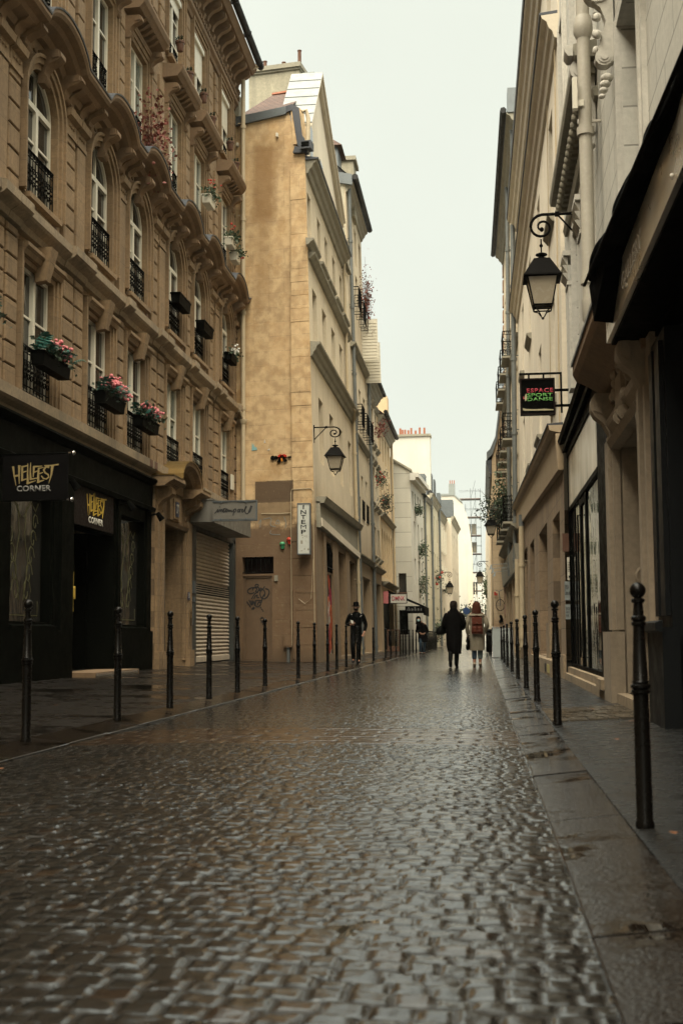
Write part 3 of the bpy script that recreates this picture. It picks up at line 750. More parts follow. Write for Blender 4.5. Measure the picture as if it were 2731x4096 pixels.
# chimney stack
m = gm(); m.box(-1.95, .05, -8.2, -7, 17, 22.2); m.box(.05, .55, -8.1, -7.1, 17, 21.9); ch = L2.put('chimney', m, M['chimney'])
m = gm(); m.box(-2.05, .13, -8.3, -6.88, 22.2, 22.37); m.box(-2.01, .09, -8.25, -6.94, 22.12, 22.2); L2.put('chimney_cap', m, M['moulding']).parent = ch
m = gm(); m.box(.15, .6, -8.15, -7.05, 21.9, 21.98); L2.put('chimney_capping', m, M['zinc_pale']).parent = ch
for s_, h_ in ((-1.5, .5), (-.75, .36), (-.12, .75)):
    m = gm(); m.lathe([(.085,0),(.075,.03),(.07,h_),(.085,h_+.01),(.085,h_+.04),(.05,h_+.04),(.05,h_-.05)], (0,0,0), 10)
    o = m.build('chimney_pot', M['pot_dark'], ch)
    o.location = Vector(gl(s_, -7.6, 22.37)) - Vector(gl(0, 0, 0))
# street front
ops2 = [(37.3,38.15,13.15,14.8), (39.75,40.55,13.15,14.8), (41.75,42.55,13.15,14.8), (44.0,44.8,13.15,14.8), (46.3,47.1,13.15,14.8)]
r4 = [37.95, 40.35, 42.95, 45.3, 47.6]; r2 = [38.7, 41.6, 44.5, 47.7]
rows = [([37.75, 40.15, 42.15, 44.4, 46.7], 13.1, 14.75, .82), ([38.55, 41.0, 43.6, 46.1, 48.3], 9.95, 11.85, 1.1), ([39.4, 42.3, 45.2, 48.3], 6.4, 8.5, 1.1)]
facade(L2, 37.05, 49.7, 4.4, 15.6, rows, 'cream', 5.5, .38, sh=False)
m = L2.mb(); m.poly([(49.7,0,0),(49.7,0,15.6),(49.7,-5.5,15.6),(49.7,-5.5,0)]); m.poly([(37.5,-2.7,0),(49.7,-5.5,0),(49.7,-5.5,15.6),(37.5,-2.7,15.6)]); m.poly([(37.1,0,15.6),(49.7,0,15.6),(49.7,-5,15.6),(37.5,-2.6,15.6)]); L2.put('back_wall', m, M['grey_stain'])
m = L2.mb(); m.mould(corn(CORN, 15.7, 1.25), 37.15, 47.3); L2.put('cornice', m, M['moulding'])
m = L2.mb(); m.mould([(0,15.68),(.4,15.71),(.42,15.75),(0,15.8)], 37.1, 47.3); L2.put('gutter', m, M['lead'])
m = L2.mb(); m.mould(corn(CORN, 9.88, 1.1), 37.1, 49.7); m.mark(); m.mould([(0,15.7),(.15,15.7),(.15,15.9),(0,15.95)], 47.3, 49.7); L2.put('string_course', m, M['moulding'])
m = L2.mb()
for c in (37.75, 40.15, 42.15, 44.4, 46.7): m.mark(); m.mould(corn(CORN_S, 13.05, 1.4), c-1.0, c+.9)
m.mark(); m.mould(corn(CORN_S, 12.75, 1.3), 37.2, 48.5); L2.put('window_ledge', m, M['moulding'])
m = L2.mb(); m.plate([(37.3,15.6),(37.6,17.0),(40.9,20.2),(47.3,17.2),(49.7,15.6)], -.6, -.02); L2.put('street_gable', m, M['cream_pale'])
m = L2.mb()
for a, b in (((37.5,17.0),(40.9,20.25)), ((40.9,20.25),(47.4,17.15))):
    m.plate([a, b, (b[0], b[1]-.22), (a[0], a[1]-.22)], -.02, .12); m.plate([(a[0],a[1]+.03), (b[0],b[1]+.03), (b[0], b[1]-.05), (a[0], a[1]-.05)], -.02, .2)
L2.put('gable_moulding', m, M['cream_pale'])
m = L2.mb(); m.poly([(37.5,.2,17.05),(40.9,.2,20.3),(40.9,-.9,20.3),(37.5,-.9,17.05)]); m.poly([(40.9,.2,20.3),(47.4,.2,17.2),(47.4,-.6,17.2),(40.9,-.6,20.3)])
for k in range(6): q = k/6; m.tube([(37.5+3.4*q,.2,17.07+3.25*q),(37.5+3.4*q,-.9,17.07+3.25*q)], .012, 4)
L2.put('zinc_roof', m, M['zinc_slope'])
m = L2.mb()
for c, z in ((38.9, 16.2), (41.5, 16.0)): m.mark(); m.box(c-.35, c+.35, -.03, -.005, z, z+1.3)
L2.put('window', m, M['pane'])
m = L2.mb(); m.mould([(-.05,15.8),(.05,15.8),(.05,15.9),(-.05,15.95)], 37.3, 47); L2.put('parapet', m, M['cream_pale'])
# ground floor front
ops_ = [(39.5,41.3,.3,3.95), (43.0,45.3,.15,3.85), (46.6,49.3,.15,3.75)]
m = L2.mb(); wall_faces(m, 37.05, 49.7, 0, 4.4, ops_, .5); m.box(38.9, 39.45, 0, .06, .05, 4.2); m.box(41.35, 42.9, 0, .05, .05, 4.1); m.box(45.35, 46.5, 0, .06, .05, 4.1)
L2.put('ground_floor_wall', m, M['brown_base'])
m = L2.mb(); m.hexa([(37.6,0,4.95),(49.7,0,5.1),(49.7,.25,5.1),(37.6,.25,4.95),(37.6,0,5.15),(49.7,0,5.3),(49.7,.33,5.3),(37.6,.33,5.15)])
m.hexa([(37.6,0,4.2),(49.7,0,3.95),(49.7,.14,3.95),(37.6,.14,4.2),(37.6,0,5.0),(49.7,0,5.1),(49.7,.12,5.1),(37.6,.12,5.0)])
L2.put('shop_fascia', m, M['moulding'])
m = L2.mb(); m.hexa([(37.7,.12,4.25),(49.7,.12,3.98),(49.7,.17,3.98),(37.7,.17,4.25),(37.7,.12,4.5),(49.7,.12,4.2),(49.7,.17,4.2),(37.7,.17,4.5)]); L2.put('lower_band', m, M['cream_pale'])
m = L2.mb(); m.box(39.5,41.3,-.08,-.04,.3,2.9); p = L2.put('painted_shutter', m, M['panel_dark'])
gcol = {'orange_spray': (.5,.09,.02), 'red_spray': (.28,.015,.012), 'pale_spray': (.4,.36,.3), 'magenta_spray': (.35,.01,.06)}
for k_, v_ in gcol.items(): M[k_] = paint(k_, v_, .6, .3)
rr = random.Random(3)
for nm in ('orange_spray', 'red_spray', 'pale_spray', 'orange_spray', 'magenta_spray'):
    L = []
    for k in range(5):
        x, z = rr.uniform(39.6, 41.0), rr.uniform(.5, 2.6); L.append([(x, z)] + [(x+rr.uniform(-.4,.4), min(2.85, max(.35, z+rr.uniform(-.6,.6)))) for _ in range(4)])
    strokes(L2.F.loc, L, -.04, -.03, lambda q: [(min(41.27,max(39.53,a)), b) for a, b in q], .16).build('spray_mural', M[nm], p)
m = L2.mb(); m.box(39.5,41.3,-.3,-.2,2.9,3.95)
for k in range(9): m.tube([(39.55+.2*k,.02,2.95),(39.55+.2*k,.05,3.6),(39.55+.2*k,-.02,3.9)], .014, 4)
m.tube([(39.5,.05,3.1),(41.3,.05,3.1)], .015, 4); L2.put('window_grille', m, M['iron'])
m = L2.mb(); m.box(43.0,45.3,-.5,-.45,.15,3.85); L2.put('door', m, M['brown_base'])
m = L2.mb(); m.box(46.6,49.3,-.4,-.35,.15,3.75); m.box(46.6,46.75,-.35,-.2,.15,3.75); m.box(47.9,48.0,-.35,-.28,.15,3.75); L2.put('shop_window', m, M['pane'])
m = L2.mb(); m.box(42.9,45.4,0,.3,.05,.2); m.mark(); m.box(46.5,49.4,0,.2,.05,.16); L2.put('door_step', m, M['stone_sill'])
m = L2.mb(); downpipe(m, 49.3, .1, .1, 9.5, .07, 2.6); downpipe(m, 47.2, .1, 9.9, 15.6, .06, 2.4); m.tube([(47.2,.1,9.9),(48.2,.25,9.75),(49.3,.1,9.5)], .06, 8)
L2.put('drainpipe', m, M['cream_pipe'])
m = gm()   # cables on the gable
m.tube([(.9,.03,4.62),(1.5,.03,4.6),(1.85,.03,4.61)], .012, 5); m.tube([(1.88,.1,.6),(1.87,.1,5.2),(1.9,.1,5.32),(2.5,.1,5.33),(2.57,.1,5.25),(2.6,.1,.9)], .013, 5); m.tube([(.28,.03,17),(.27,.03,4.2)], .006, 4)
m.tube([(2.57,.1,3.2),(2.5,.12,2.0),(2.3,.12,1.85),(2.1,.11,2.0)], .008, 4)
L2.put('cable', m, M['cream_pipe'])
m = gm(); m.tube([(1.95,.09,.2),(1.95,.09,2.25)], .03, 6); L2.put('cable_duct', m, M['yellow'])
m = gm(); m.box(1.32,1.42,0,.06,2.55,2.72); L2.put('door_buzzer', m, M['moulding'])
m = gm(); m.box(1.63,1.88,0,.14,.55,1.02); m.box(1.66,1.85,.14,.155,.6,.97); eb = L2.put('meter_cabinet', m, M['yellow']); m = gm(); m.box(1.72,1.8,0,.08,.1,.55); L2.put('cabinet_stem', m, M['grey_pipe']).parent = eb

# ------------------------------------------------------------------ LEFT 3
L3 = Bld('tall_house', 'tall pale house with grey stained flank, directly behind the ochre gable house', 'building', -4.87, 49.7, (0,1), (1,0), 49.7, .02)
rows = [([51.2, 53.4, 55.4], 14.6, 16.7, .95), ([51.2, 53.4, 55.4], 17.2, 18.8, .9), ([51.2, 53.4, 55.4], 9.6, 11.6, .95), ([51.2, 53.4, 55.4], 5.9, 7.8, .9)]
facade(L3, 49.7, 56.4, 0, 19.6, rows, 'cream', 6, extra=[(50.0,51.6,.15,3.6), (52.4,55.8,.15,3.4)])
m = L3.mb(); m.plate([(-.001+49.66,0),(49.7,0),(49.7,19.6),(49.66,19.6)], -5.9, -.05); L3.put('flank_wall', m, M['grey_stain'])
m = L3.mb(); m.box(50.0,51.6,-.4,-.3,.15,3.6); m.box(52.4,55.8,-.4,-.3,.15,3.4); L3.put('shop_window', m, M['pane'])
m = L3.mb(); m.mould(corn(CORN, 19.7, 1.1), 49.7, 56.4); m.mark(); m.mould(corn(CORN_S, 12.9, 1.4), 49.7, 56.4); m.mark(); m.mould(corn(CORN_S, 9.2), 49.7, 56.4); m.mark(); m.mould(corn(CORN_S, 4.2, 1.3), 49.7, 56.4); L3.put('cornice', m, M['moulding'])
m = L3.mb(); m.tube([(49.6,.42,19.85),(56.5,.42,19.85)], .13, 8); L3.put('gutter', m, M['slate'])
m = L3.mb(); m.poly([(49.6,.4,19.7),(56.5,.4,19.7),(56.5,-3,23),(49.6,-3,23)]); m.poly([(49.65,.4,19.65),(49.65,-3,23),(49.65,-3,19.6)]); L3.put('roof', m, M['slate'])
m = L3.mb(); m.box(49.9,51.3,-1.6,-.3,19.7,21.3); dm = L3.put('dormer', m, M['zinc'])
m = L3.mb(); m.box(49.85,49.9,-1.3,-.5,20.2,21.0); L3.put('dormer_window', m, M['pane']).parent = dm
m = L3.mb(); m.hexa([(49.7,-1.9,21.3),(51.5,-1.9,21.3),(51.5,-.1,21.3),(49.7,-.1,21.3),(50.2,-1.6,22),(51,-1.6,22),(51,-.9,22),(50.2,-.9,22)]); L3.put('dormer_roof', m, M['tile']).parent = dm
m = L3.mb(); m.hexa([(49.55,-1.9,19.9),(49.7,-1.9,19.9),(49.7,.3,19.5),(49.55,.3,19.5),(49.55,-1.9,20.4),(49.7,-1.9,20.4),(49.7,.3,19.95),(49.55,.3,19.95)]); L3.put('zinc_apron', m, M['zinc'])
m = L3.mb(); m.box(52.0,53.2,-.95,.15,19,21.5); ch = L3.put('chimney', m, M['chimney']); m = L3.mb(); m.box(51.9,53.3,-1.05,.27,21.5,21.68); L3.put('chimney_cap', m, M['moulding']).parent = ch
m = L3.mb(); downpipe(m, 49.95, .12, .1, 19.6, .075, 2.8); L3.put('drainpipe', m, M['grey_pipe'])
for c in (51.2, 53.4, 55.4):
    L3.railing(c, 14.6, 1.3, .85, .02, d=.3); L3.railing(c, 9.6, 1.3, .85, .02, d=.3); L3.railing(c, 5.9, 1.1, .8, .02)
for k in range(2):
    s_ = 55.0+1.2*k; m = L3.mb(); m.box(s_, s_+.05, .02, .75, 13.3-.8*k, 15.2-.8*k)
    for j in range(12): m.box(s_-.02, s_, .06, .7, 13.4-.8*k+.145*j, 13.46-.8*k+.145*j)
    L3.put('louvred_shutter', m, M['white_frame'])

# ------------------------------------------------------------------ LEFT 4 and 5
L4 = Bld('small_house', 'low cream house between the tall pale house and the tan arcaded house', 'building', -4.87, 56.4, (0,1), (1,0), 56.4, .018)
rows = [([57.6, 59.4, 61.3], 10.2, 11.9, .9), ([57.6, 59.4, 61.3], 7.2, 9.0, .9), ([57.6, 59.4, 61.3], 4.7, 6.1, .9)]
facade(L4, 56.4, 62.3, 0, 12.9, rows, 'cream', 6, extra=[(56.9,61.6,.15,3.4)])
m = L4.mb(); m.box(56.9,61.6,-.4,-.3,.15,3.4); L4.put('shop_window', m, M['pane'])
m = L4.mb(); m.mould(corn(CORN, 13.0, 1.2), 56.4, 62.3); m.mould(corn(CORN_S, 4.1, 1.5), 56.4, 62.3)
for s_ in (57.6, 59.4, 61.3):
    for z in (10.1, 7.1, 4.6): m.mark(); m.mould(corn(CORN_S, z), s_-.6, s_+.6)
    for z in (12.1, 9.2): m.mark(); m.mould(corn(CORN_S, z+.1), s_-.65, s_+.65)
L4.put('cornice', m, M['moulding'])
m = L4.mb(); m.tube([(56.4,.42,13.1),(62.4,.42,13.1)], .1, 6); L4.put('gutter', m, M['slate'])
m = L4.mb(); m.poly([(56.4,.4,13),(62.4,.4,13),(62.4,-3,16),(56.4,-3,16)]); L4.put('roof', m, M['slate'])
m = L4.mb(); downpipe(m, 56.6, .12, .1, 12.9, .075, 2.8); L4.put('drainpipe', m, M['grey_pipe'])
L5 = Bld('arcaded_house', 'tan house with tall arches over its dark shop, before the white gable', 'building', -4.87, 62.3, (0,1), (1,0), 62.3, .015)
arch = [(62.9+1.55*k, 63.9+1.55*k, 3.9, 6.4, .5) for k in range(5)]
rows = [([63.4+1.9*k for k in range(4)], 7.6, 9.4, .8), ([63.4+1.9*k for k in range(4)], 10.1, 11.5, .75)]
facade(L5, 62.3, 70.8, 0, 12.0, rows, 'tan', 6, extra=arch+[(62.8,70.3,.15,3.1)])
m = L5.mb(); 
for a in arch: m.mark(); m.box(a[0], a[1], -.3, -.28, a[2], a[3])
L5.put('arched_window', m, M['yellowish'])
m = L5.mb(); m.box(62.8,70.3,-.3,-.25,.15,3.1); L5.put('shop_window', m, M['black'])
m = L5.mb(); m.mould(corn(CORN, 12.1, 1.1), 62.3, 70.8); m.mark(); m.mould(corn(CORN_S, 7.1, 1.5), 62.3, 70.8); m.mark(); m.mould(corn(CORN_S, 3.6, 2), 62.3, 70.8); L5.put('cornice', m, M['moulding'])
m = L5.mb(); m.tube([(62.3,.42,12.25),(70.9,.42,12.25)], .12, 6); L5.put('gutter', m, M['slate'])
m = L5.mb(); m.poly([(62.3,.4,12.1),(70.8,.4,12.1),(70.8,-3,15),(62.3,-3,15)]); L5.put('roof', m, M['tile'])
m = L5.mb(); m.box(69.6,70.8,-2.5,.0,12,14.5); L5.put('party_wall', m, M['tan'])
m = L5.mb(); downpipe(m, 70.5, .12, .1, 12, .07, 2.6); L5.put('drainpipe', m, M['cream_pipe'])
# black awning over L5's shop
aw = thing('awning', 'black sloping shop awning with a lettered valance in front of the white gable', 'awning', (-4.87, 64.0, 0))
m = MB(lambda s, w, z: (w, s-64.0, z)); m.hexa([(64.0,.1,3.1),(70.2,.1,3.1),(70.2,1.95,2.35),(64.0,1.95,2.35),(64.0,.1,3.25),(70.2,.1,3.25),(70.2,1.95,2.42),(64.0,1.95,2.42)]); m.build('canopy', M['black_cloth'], aw)
m = MB(lambda s, w, z: (w, s-64.0, z)); m.box(64.0,70.2,1.93,1.96,1.95,2.42); m.box(63.98,64.0,1.0,1.95,2.02,2.4); va = m.build('valance', M['black_cloth'], aw)
m = MB(lambda s, w, z: (s, -w, z))
for k_, h_ in enumerate((.1,.18,.1,.12,.1,.2,.1,.12,.1,.11)): m.box(1.08+.08*k_, 1.1+.08*k_+.025*(k_ % 2), .021, .025, 2.16, 2.16+h_)
m.build('valance_marks', M['grey_letter'], va)

# ------------------------------------------------------------------ LEFT 6: white gable
def bent(x0, y0, x1, y1): v = Vector((x1-x0, y1-y0)).normalized(); return (v.x, v.y), (v.y, -v.x)
tt, nn = bent(-3.85, 71, -3.25, 83)
L6 = Bld('white_house', 'off-white rendered house whose plain gable with one dark window faces down the street', 'building', -3.85, 71, tt, nn, 71, .006)
def g6(s, w, z): return (s+3.85-.006*z, -w, z)
m = MB(g6); wall_faces(m, -5.9, -3.85, 0, 9.7, [(-4.62,-4.18,3.35,4.45), (-4.62,-4.12,.95,2.35)], .25); m.poly([(-5.9,0,9.7),(-3.85,0,9.7),(-3.85,0,10.3),(-5.9,0,11.6)])
L6.put('gable_wall', m, M['white_wall'])
m = MB(g6); m.box(-4.62,-4.18,-.22,-.18,3.35,4.45); L6.put('window', m, M['pane'])
m = MB(g6); m.box(-4.66,-4.14,-.05,.05,3.28,3.36); L6.put('sill', m, M['wood'])
m = MB(g6); m.box(-4.62,-4.12,-.2,-.15,.95,2.35); L6.put('service_hatch', m, M['black'])
m = MB(g6); m.hexa([(-6,-8,11.65),(-3.75,-8,10.3),(-3.75,.12,10.3),(-6,.12,11.65),(-6,-8,11.8),(-3.75,-8,10.42),(-3.75,.12,10.42),(-6,.12,11.8)]); L6.put('roof', m, M['moulding'])
rows = [([72.2, 73.6, 75.2, 76.6], 8.2, 9.3, .7), ([73, 75.2, 77.4], 5.9, 7.6, .8), ([73, 75.2, 77.4], 3.9, 5.4, .8), ([73.5, 76.5], .9, 2.6, .8)]
facade(L6, 71, 78.6, 0, 10.2, rows, 'white_plain', 7, .25, sh=False)
rows = [([80.5], 8.2, 9.4, .9), ([80.5], 5.5, 7.4, .9), ([80.5], 2.8, 4.6, .9)]
facade(L6, 78.6, 83.02, 0, 9.6, rows, 'yellowish', 7, .25, sh=False)
m = L6.mb(); m.box(70.75, 77.6, 0, .5, 9.95, 10.2); m.box(70.75, 77.6, 0, .32, 9.78, 9.95); L6.put('cornice', m, M['white_plain'])
m = L6.mb(); m.poly([(77.6,.3,9.7),(83,.3,9.7),(83,-2.2,11.6),(77.6,-2.2,11.6)]); m.poly([(77.6,.3,9.7),(77.6,-2.2,11.6),(77.6,-2.2,9.7)]); m.mould(corn(CORN_S,9.75,1.6),78.6,83); L6.put('slate_roof', m, M['zinc'])
m = L6.mb(); m.box(78.9,80.2,-1.2,.1,9.8,11.2); d_ = L6.put('dormer', m, M['zinc']); m = L6.mb(); m.box(79.15,79.95,.1,.13,9.95,11.0); L6.put('pane', m, M['pane']).parent = d_
m = L6.mb(); downpipe(m, 78.7, .1, .1, 9.6, .07, 3); L6.put('drainpipe', m, M['grey_pipe'])
def far_house(name, label, x0, y0, x1, y1, z, mat, rows, roof='slate', deep=5, dorm=1):
    tt, nn = bent(x0, y0, x1, y1); B = Bld(name, label, 'building', x0, y0, tt, nn, y0, .004)
    facade(B, y0, y1+.03, 0, z, rows, mat, deep, .25)
    m = B.mb(); m.mould(corn(CORN, z+.1, .9), y0-.05, y1); B.put('cornice', m, M['moulding'])
    m = B.mb(); m.poly([(y0,.3,z+.1),(y1,.3,z+.1),(y1,-1.6,z+2.0),(y0,-1.6,z+2.0)]); m.poly([(y0,.3,z+.1),(y0,-1.6,z+2.0),(y0,-1.6,z)]); B.put('roof', m, M[roof])
    for k in range(dorm):
        s_ = y0+1.2+3.2*k; m = B.mb(); m.box(s_, s_+1.2, -1.1, .1, z+.15, z+1.6); d_ = B.put('dormer', m, M['zinc']); m = B.mb(); m.box(s_+.2, s_+1.0, .1, .13, z+.35, z+1.4); B.put('pane', m, M['pane']).parent = d_
    return B
L7 = far_house('yellow_house', 'narrow pale yellow house just beyond the white gable house', -3.25, 83, -3.0, 92, 10.3, 'yellowish', [([84.6, 87.5, 90.3], 7.6, 9.3, .85), ([84.6, 87.5, 90.3], 4.9, 6.6, .85), ([85, 89], .3, 2.9, 1.4)], dorm=2)
m = L7.mb(); downpipe(m, 83.3, .12, .1, 10.3, .08, 3); m.mark(); downpipe(m, 91.7, .12, .1, 10.3, .08, 3); L7.put('drainpipe', m, M['grey_pipe'])
m = L7.mb(); m.box(83.6, 84.6, -2.75, .05, 7, 14.4); ch = L7.put('chimney', m, M['white_plain'])
m = L7.mb(); m.box(83.5, 84.7, -2.85, .12, 14.4, 14.55); L7.put('chimney_cap', m, M['moulding']).parent = ch
for k, (w_, h_) in enumerate(((-2.4,.35),(-2.05,.5),(-1.9,.4),(-1.72,.4),(-1.5,.36),(-1.3,.5),(-1.0,.32),(-.72,.52),(-.4,.5))):
    m = L7.mb(); m.box(84.0, 84.15, w_, w_+.13, 14.55, 14.55+h_); L7.put('chimney_pot', m, M['terracotta']).parent = ch
L8 = far_house('shuttered_house', 'cream house with open pale shutters beyond the narrow yellow house', -3.0, 92, -2.75, 99.5, 10.0, 'cream_pale', [([93.5, 95.8, 98.2], 7.2, 8.9, .8), ([93.5, 95.8, 98.2], 4.4, 6.2, .8), ([94, 97.5], .4, 3.0, 1.8)])
m = L8.mb()
for s_ in (93.5, 95.8, 98.2):
    for z in (7.2, 4.4): m.mark(); m.box(s_-.85, s_-.45, .02, .25, z, z+1.75); m.mark(); m.box(s_+.45, s_+.85, .02, .08, z, z+1.75)
L8.put('shutter', m, M['white_frame'])
L9 = far_house('far_cream_house', 'far cream house with a blank flank and brown corniced top beyond the shuttered house', -2.2, 99.6, -1.9, 112, 10.3, 'cream_pale', [([101.5, 104.5, 107.5, 110.3], 7.4, 9.2, 1.0), ([101.5, 104.5, 107.5, 110.3], 4.5, 6.3, 1.0), ([102, 106, 110], .4, 3.0, 1.8)], roof='zinc', deep=2.0)
L10 = Bld('blank_gable_house', 'big blank white party wall rising at the end of the street beside the scaffolding', 'building', -3.1, 120, (0,1), (1,0), 120, 0)
def g10(s, w, z): return (s+3.1, -w, z)
m = MB(g10); m.plate([(-4.6,0),(-.76,0),(-.76,9.6),(-1.05,12.0),(-1.6,13.6),(-2.4,14.4),(-4.6,14.4)], -10, 0); L10.put('wall', m, M['white_plain'])
m = MB(g10); m.plate([(-1.2,0),(-.72,0),(-.72,9.3),(-1.2,9.3)], 0, .05); L10.put('tan_quoin', m, M['cream_pale'])
m = MB(g10); m.plate([(-4.7,14.4),(-2.4,14.4),(-1.6,13.65),(-1.6,13.8),(-2.4,14.58),(-4.7,14.58)], -10, .1); m.box(-2.9,-2.3,-1.5,-.3,14.5,15.6); L10.put('roof', m, M['zinc_pale'])
for k in range(3):
    m = MB(g10); m.box(-2.82+.2*k, -2.73+.2*k, -1, -.85, 15.6, 16.0); L10.put('chimney_pot', m, M['terracotta'])
# ------------------------------------------------------------------ RIGHT 1/2: pale rusticated house with portal and shops
M['pale_stone'] = masonry('pale_rusticated_stone', (.55,.53,.46), (.2,.17,.11), .25, .35, .2, .3, blocks=(.95,.43,.012,2.2))
M['pale_trim'] = masonry('pale_carved_stone', (.52,.495,.43), (.15,.12,.08), .3, .4, .25, .3)
M['portal_stone'] = masonry('warm_portal_stone', (.27,.215,.15), (.09,.07,.045), .4, .5, .3, .4)
M['fascia_metal'] = paint('brushed_fascia_metal', (.75,.72,.64), .3, .25, .8, 2)
M['red_grille'] = masonry('dark_red_slatted_grille', (.13,.035,.018), (.03,.012,.01), .5, .4, .4, .8, blocks=(.5,.1,.012,2))
def frosted(name):
    m, t, b = nt(name); g = G(t)
    n1 = g.noise(.9, 3, .5, sc3=(1,1,.35)); c = g.mix(g.mr(n1, .35, .65), (.24,.215,.165), (.72,.66,.54))  # cream mottling painted in as the reflection of the facade opposite
    g.l(c, b.inputs['Base Color']); b.inputs['Roughness'].default_value = .25; return m
M['frosted'] = frosted('frosted_glass_painted_reflection')
M['mirror_glass'] = glass('reflective_shop_glass', (.02,.02,.018), .01, (.02,.02,.018), 2.2, .012)
R1 = Bld('pale_stone_house', 'pale rusticated stone house with scroll brackets, carved door surround and two shops on the right', 'building', 1.58, 3.0, (0,1), (-1,0), 3.0, .004)
ops = [(11.3,13.0,4.9,7.35), (6.6,8.3,4.9,7.35), (18.4,19.6,5.0,7.2), (16.4,17.1,5.2,7.1), (20.6,21.6,9.0,11.6), (15.9,16.9,9.3,12.6), (11.2,12.6,9.6,12.5), (17.9,18.9,9.2,12.2), (6.6,8.2,9.6,12.5)]
m = R1.mb(); wall_faces(m, 3, 22.0, 4.2, 19, ops, .3); shell(m, -26, 22.0, 0, 19, 8); m.poly([(-26,0,0),(3,0,0),(3,0,19),(-26,0,19)]); R1.put('wall', m, M['pale_stone'])  # unseen stretch behind the camera, added to darken the foreground
for (a, b, z0, z1) in ops: R1.window((a+b)/2, z0, b-a, z1-z0, 0, .28, frame='grey_frame')
m = R1.mb()
for (a, b, z0, z1) in ops:
    m.mark(); m.box(a-.16, a, 0, .05, z0-.1, z1+.16); m.box(b, b+.16, 0, .05, z0-.1, z1+.16); m.box(a, b, 0, .05, z1, z1+.16)
    m.box(a-.06, a, .05, .075, z0-.1, z1+.06); m.box(b, b+.06, .05, .075, z0-.1, z1+.06)
R1.put('window_surround', m, M['pale_trim'])
m = R1.mb()
def volute(mb, s, half, w, z, r):
    for k, rr_ in enumerate((1, .72, .42)):
        a = [(w + r*rr_*math.cos(2*PI*i/14), z + r*rr_*math.sin(2*PI*i/14)) for i in range(14)]
        mb.mould(a, s-half-.012*k, s+half+.012*k)
def console(mb, s, z, h=1.15):
    volute(mb, s, .08, .19, z+h-.16, .15); volute(mb, s, .07, .13, z+.2, .1)
    mb.mould([(.02,z+.15),(.1,z+.12),(.2,z+.25),(.16,z+.45),(.1,z+.62),(.16,z+.78),(.3,z+.9),(.3,z+h-.1),(.02,z+h-.05)], s-.06, s+.06)
    mb.mould([(0,z+h),(.36,z+h),(.4,z+h+.06),(.4,z+h+.14),(0,z+h+.14)], s-.14, s+.14)
    for k in range(4): mb.ball((s, .1+.02*k, z-.02-.07*k), .075-.012*k, 7, .7)
    for k in range(5): mb.ball((s+.09*(-1)**k, .2, z+.35+.1*k), .05, 6)
for s_, z_ in ((13.55, 7.05), (15.75, 7.15), (10.75, 7.05), (14.0, 8.6)): m.mark(); console(m, s_, z_)
R1.put('scroll_console', m, M['pale_trim'])
m = R1.mb(); m.mould([(0,9.2),(.1,9.22),(.14,9.34),(.3,9.4),(.36,9.46),(.36,9.56),(0,9.6)], 10.6, 14.4); m.mark()
m.mould([(0,8.22),(.28,8.25),(.3,8.32),(.3,8.4),(0,8.46)], 15.5, 21.2); m.mould([(0,7.7),(.05,7.7),(.08,7.8),(0,7.85)], 15.5, 21.2)
s_ = 15.6
while s_ < 21.0: m.box(s_, s_+.12, .02, .2, 8.05, 8.2); m.ball((s_+.06,.18,8.03), .06, 6); s_ += .26
R1.put('cornice', m, M['moulding'])
m = R1.mb()
for a, b in ((17.35,17.85), (19.95,20.4)):
    m.mark(); m.box(a, b, 0, .1, 4.8, 6.55); m.box(a-.05, b+.05, 0, .18, 6.98, 7.06); m.box(a-.02,b+.02,0,.12,6.5,6.56)
    for k in range(3):
        for j in range(4): m.hexa([(a+.02+.12*j,.1,6.58+.13*k),(a+.1+.12*j,.1,6.58+.13*k),(a+.1+.12*j,.11,6.58+.13*k),(a+.02+.12*j,.11,6.58+.13*k),(a+.0+.12*j,.1,6.7+.13*k),(a+.12+.12*j,.1,6.7+.13*k),(a+.12+.12*j,.19,6.7+.13*k),(a+.0+.12*j,.19,6.7+.13*k)])
R1.put('corinthian_pilaster', m, M['pale_trim'])
m = R1.mb(); downpipe(m, 15.2, .2, 4.9, 9.15, .082, 1.9); m.lathe([(.08,0),(.12,.08),(.12,.2),(.1,.3)], (15.2,.2,8.3), 12); m.lathe([(.04,-.35),(.09,-.25),(.1,0)], (15.2,.2,4.95), 12)
R1.put('drainpipe', m, M['stone_pipe'])
m = R1.mb(); m.box(15.05,15.12,.3,.36,7.35,7.75); m.box(15.1,15.25,.22,.34,7.4,7.48); R1.put('pipe_sensor', m, M['white_frame'])
# ground floor: door surround
m = R1.mb()
m.box(11.15, 11.75, -.1, .05, .1, 4.3); m.box(14.2, 15.0, -.1, .05, .1, 4.3); m.box(11.77, 14.19, -.1, -.005, 2.97, 4.29)
for a, b, w_ in ((11.3,11.42,.09), (11.5,11.66,.12), (11.7,11.775,.08), (14.165,14.24,.08), (14.3,14.44,.12), (14.6,14.85,.1)): m.box(a, b, 0, w_, .9, 3.1)
m.box(11.15, 11.8, 0, .16, .08, .88); m.box(14.15, 15.0, 0, .16, .08, .88)
m.mould([(0,2.92),(.1,2.94),(.14,3.02),(0,3.05)], 11.7, 14.2); m.mould([(0,3.12),(.06,3.12),(.12,3.2),(.14,3.26),(0,3.28)], 11.6, 14.4)
wall_faces(m, 11.15, 15.0, .1, 4.3, [(11.78,14.16,.2,2.95)], .5, -.02)
for k in (12.7, 13.05): volute(m, k, .05, .1, 3.1, .085)
R1.put('door_surround', m, M['portal_stone'])
m = R1.mb(); scroll(m, 11.6, .117, 2.753, .85, .30); m.mark(); scroll(m, 14.38, .117, 2.753, .85, .30)
R1.put('carved_bracket', m, M['portal_stone'])
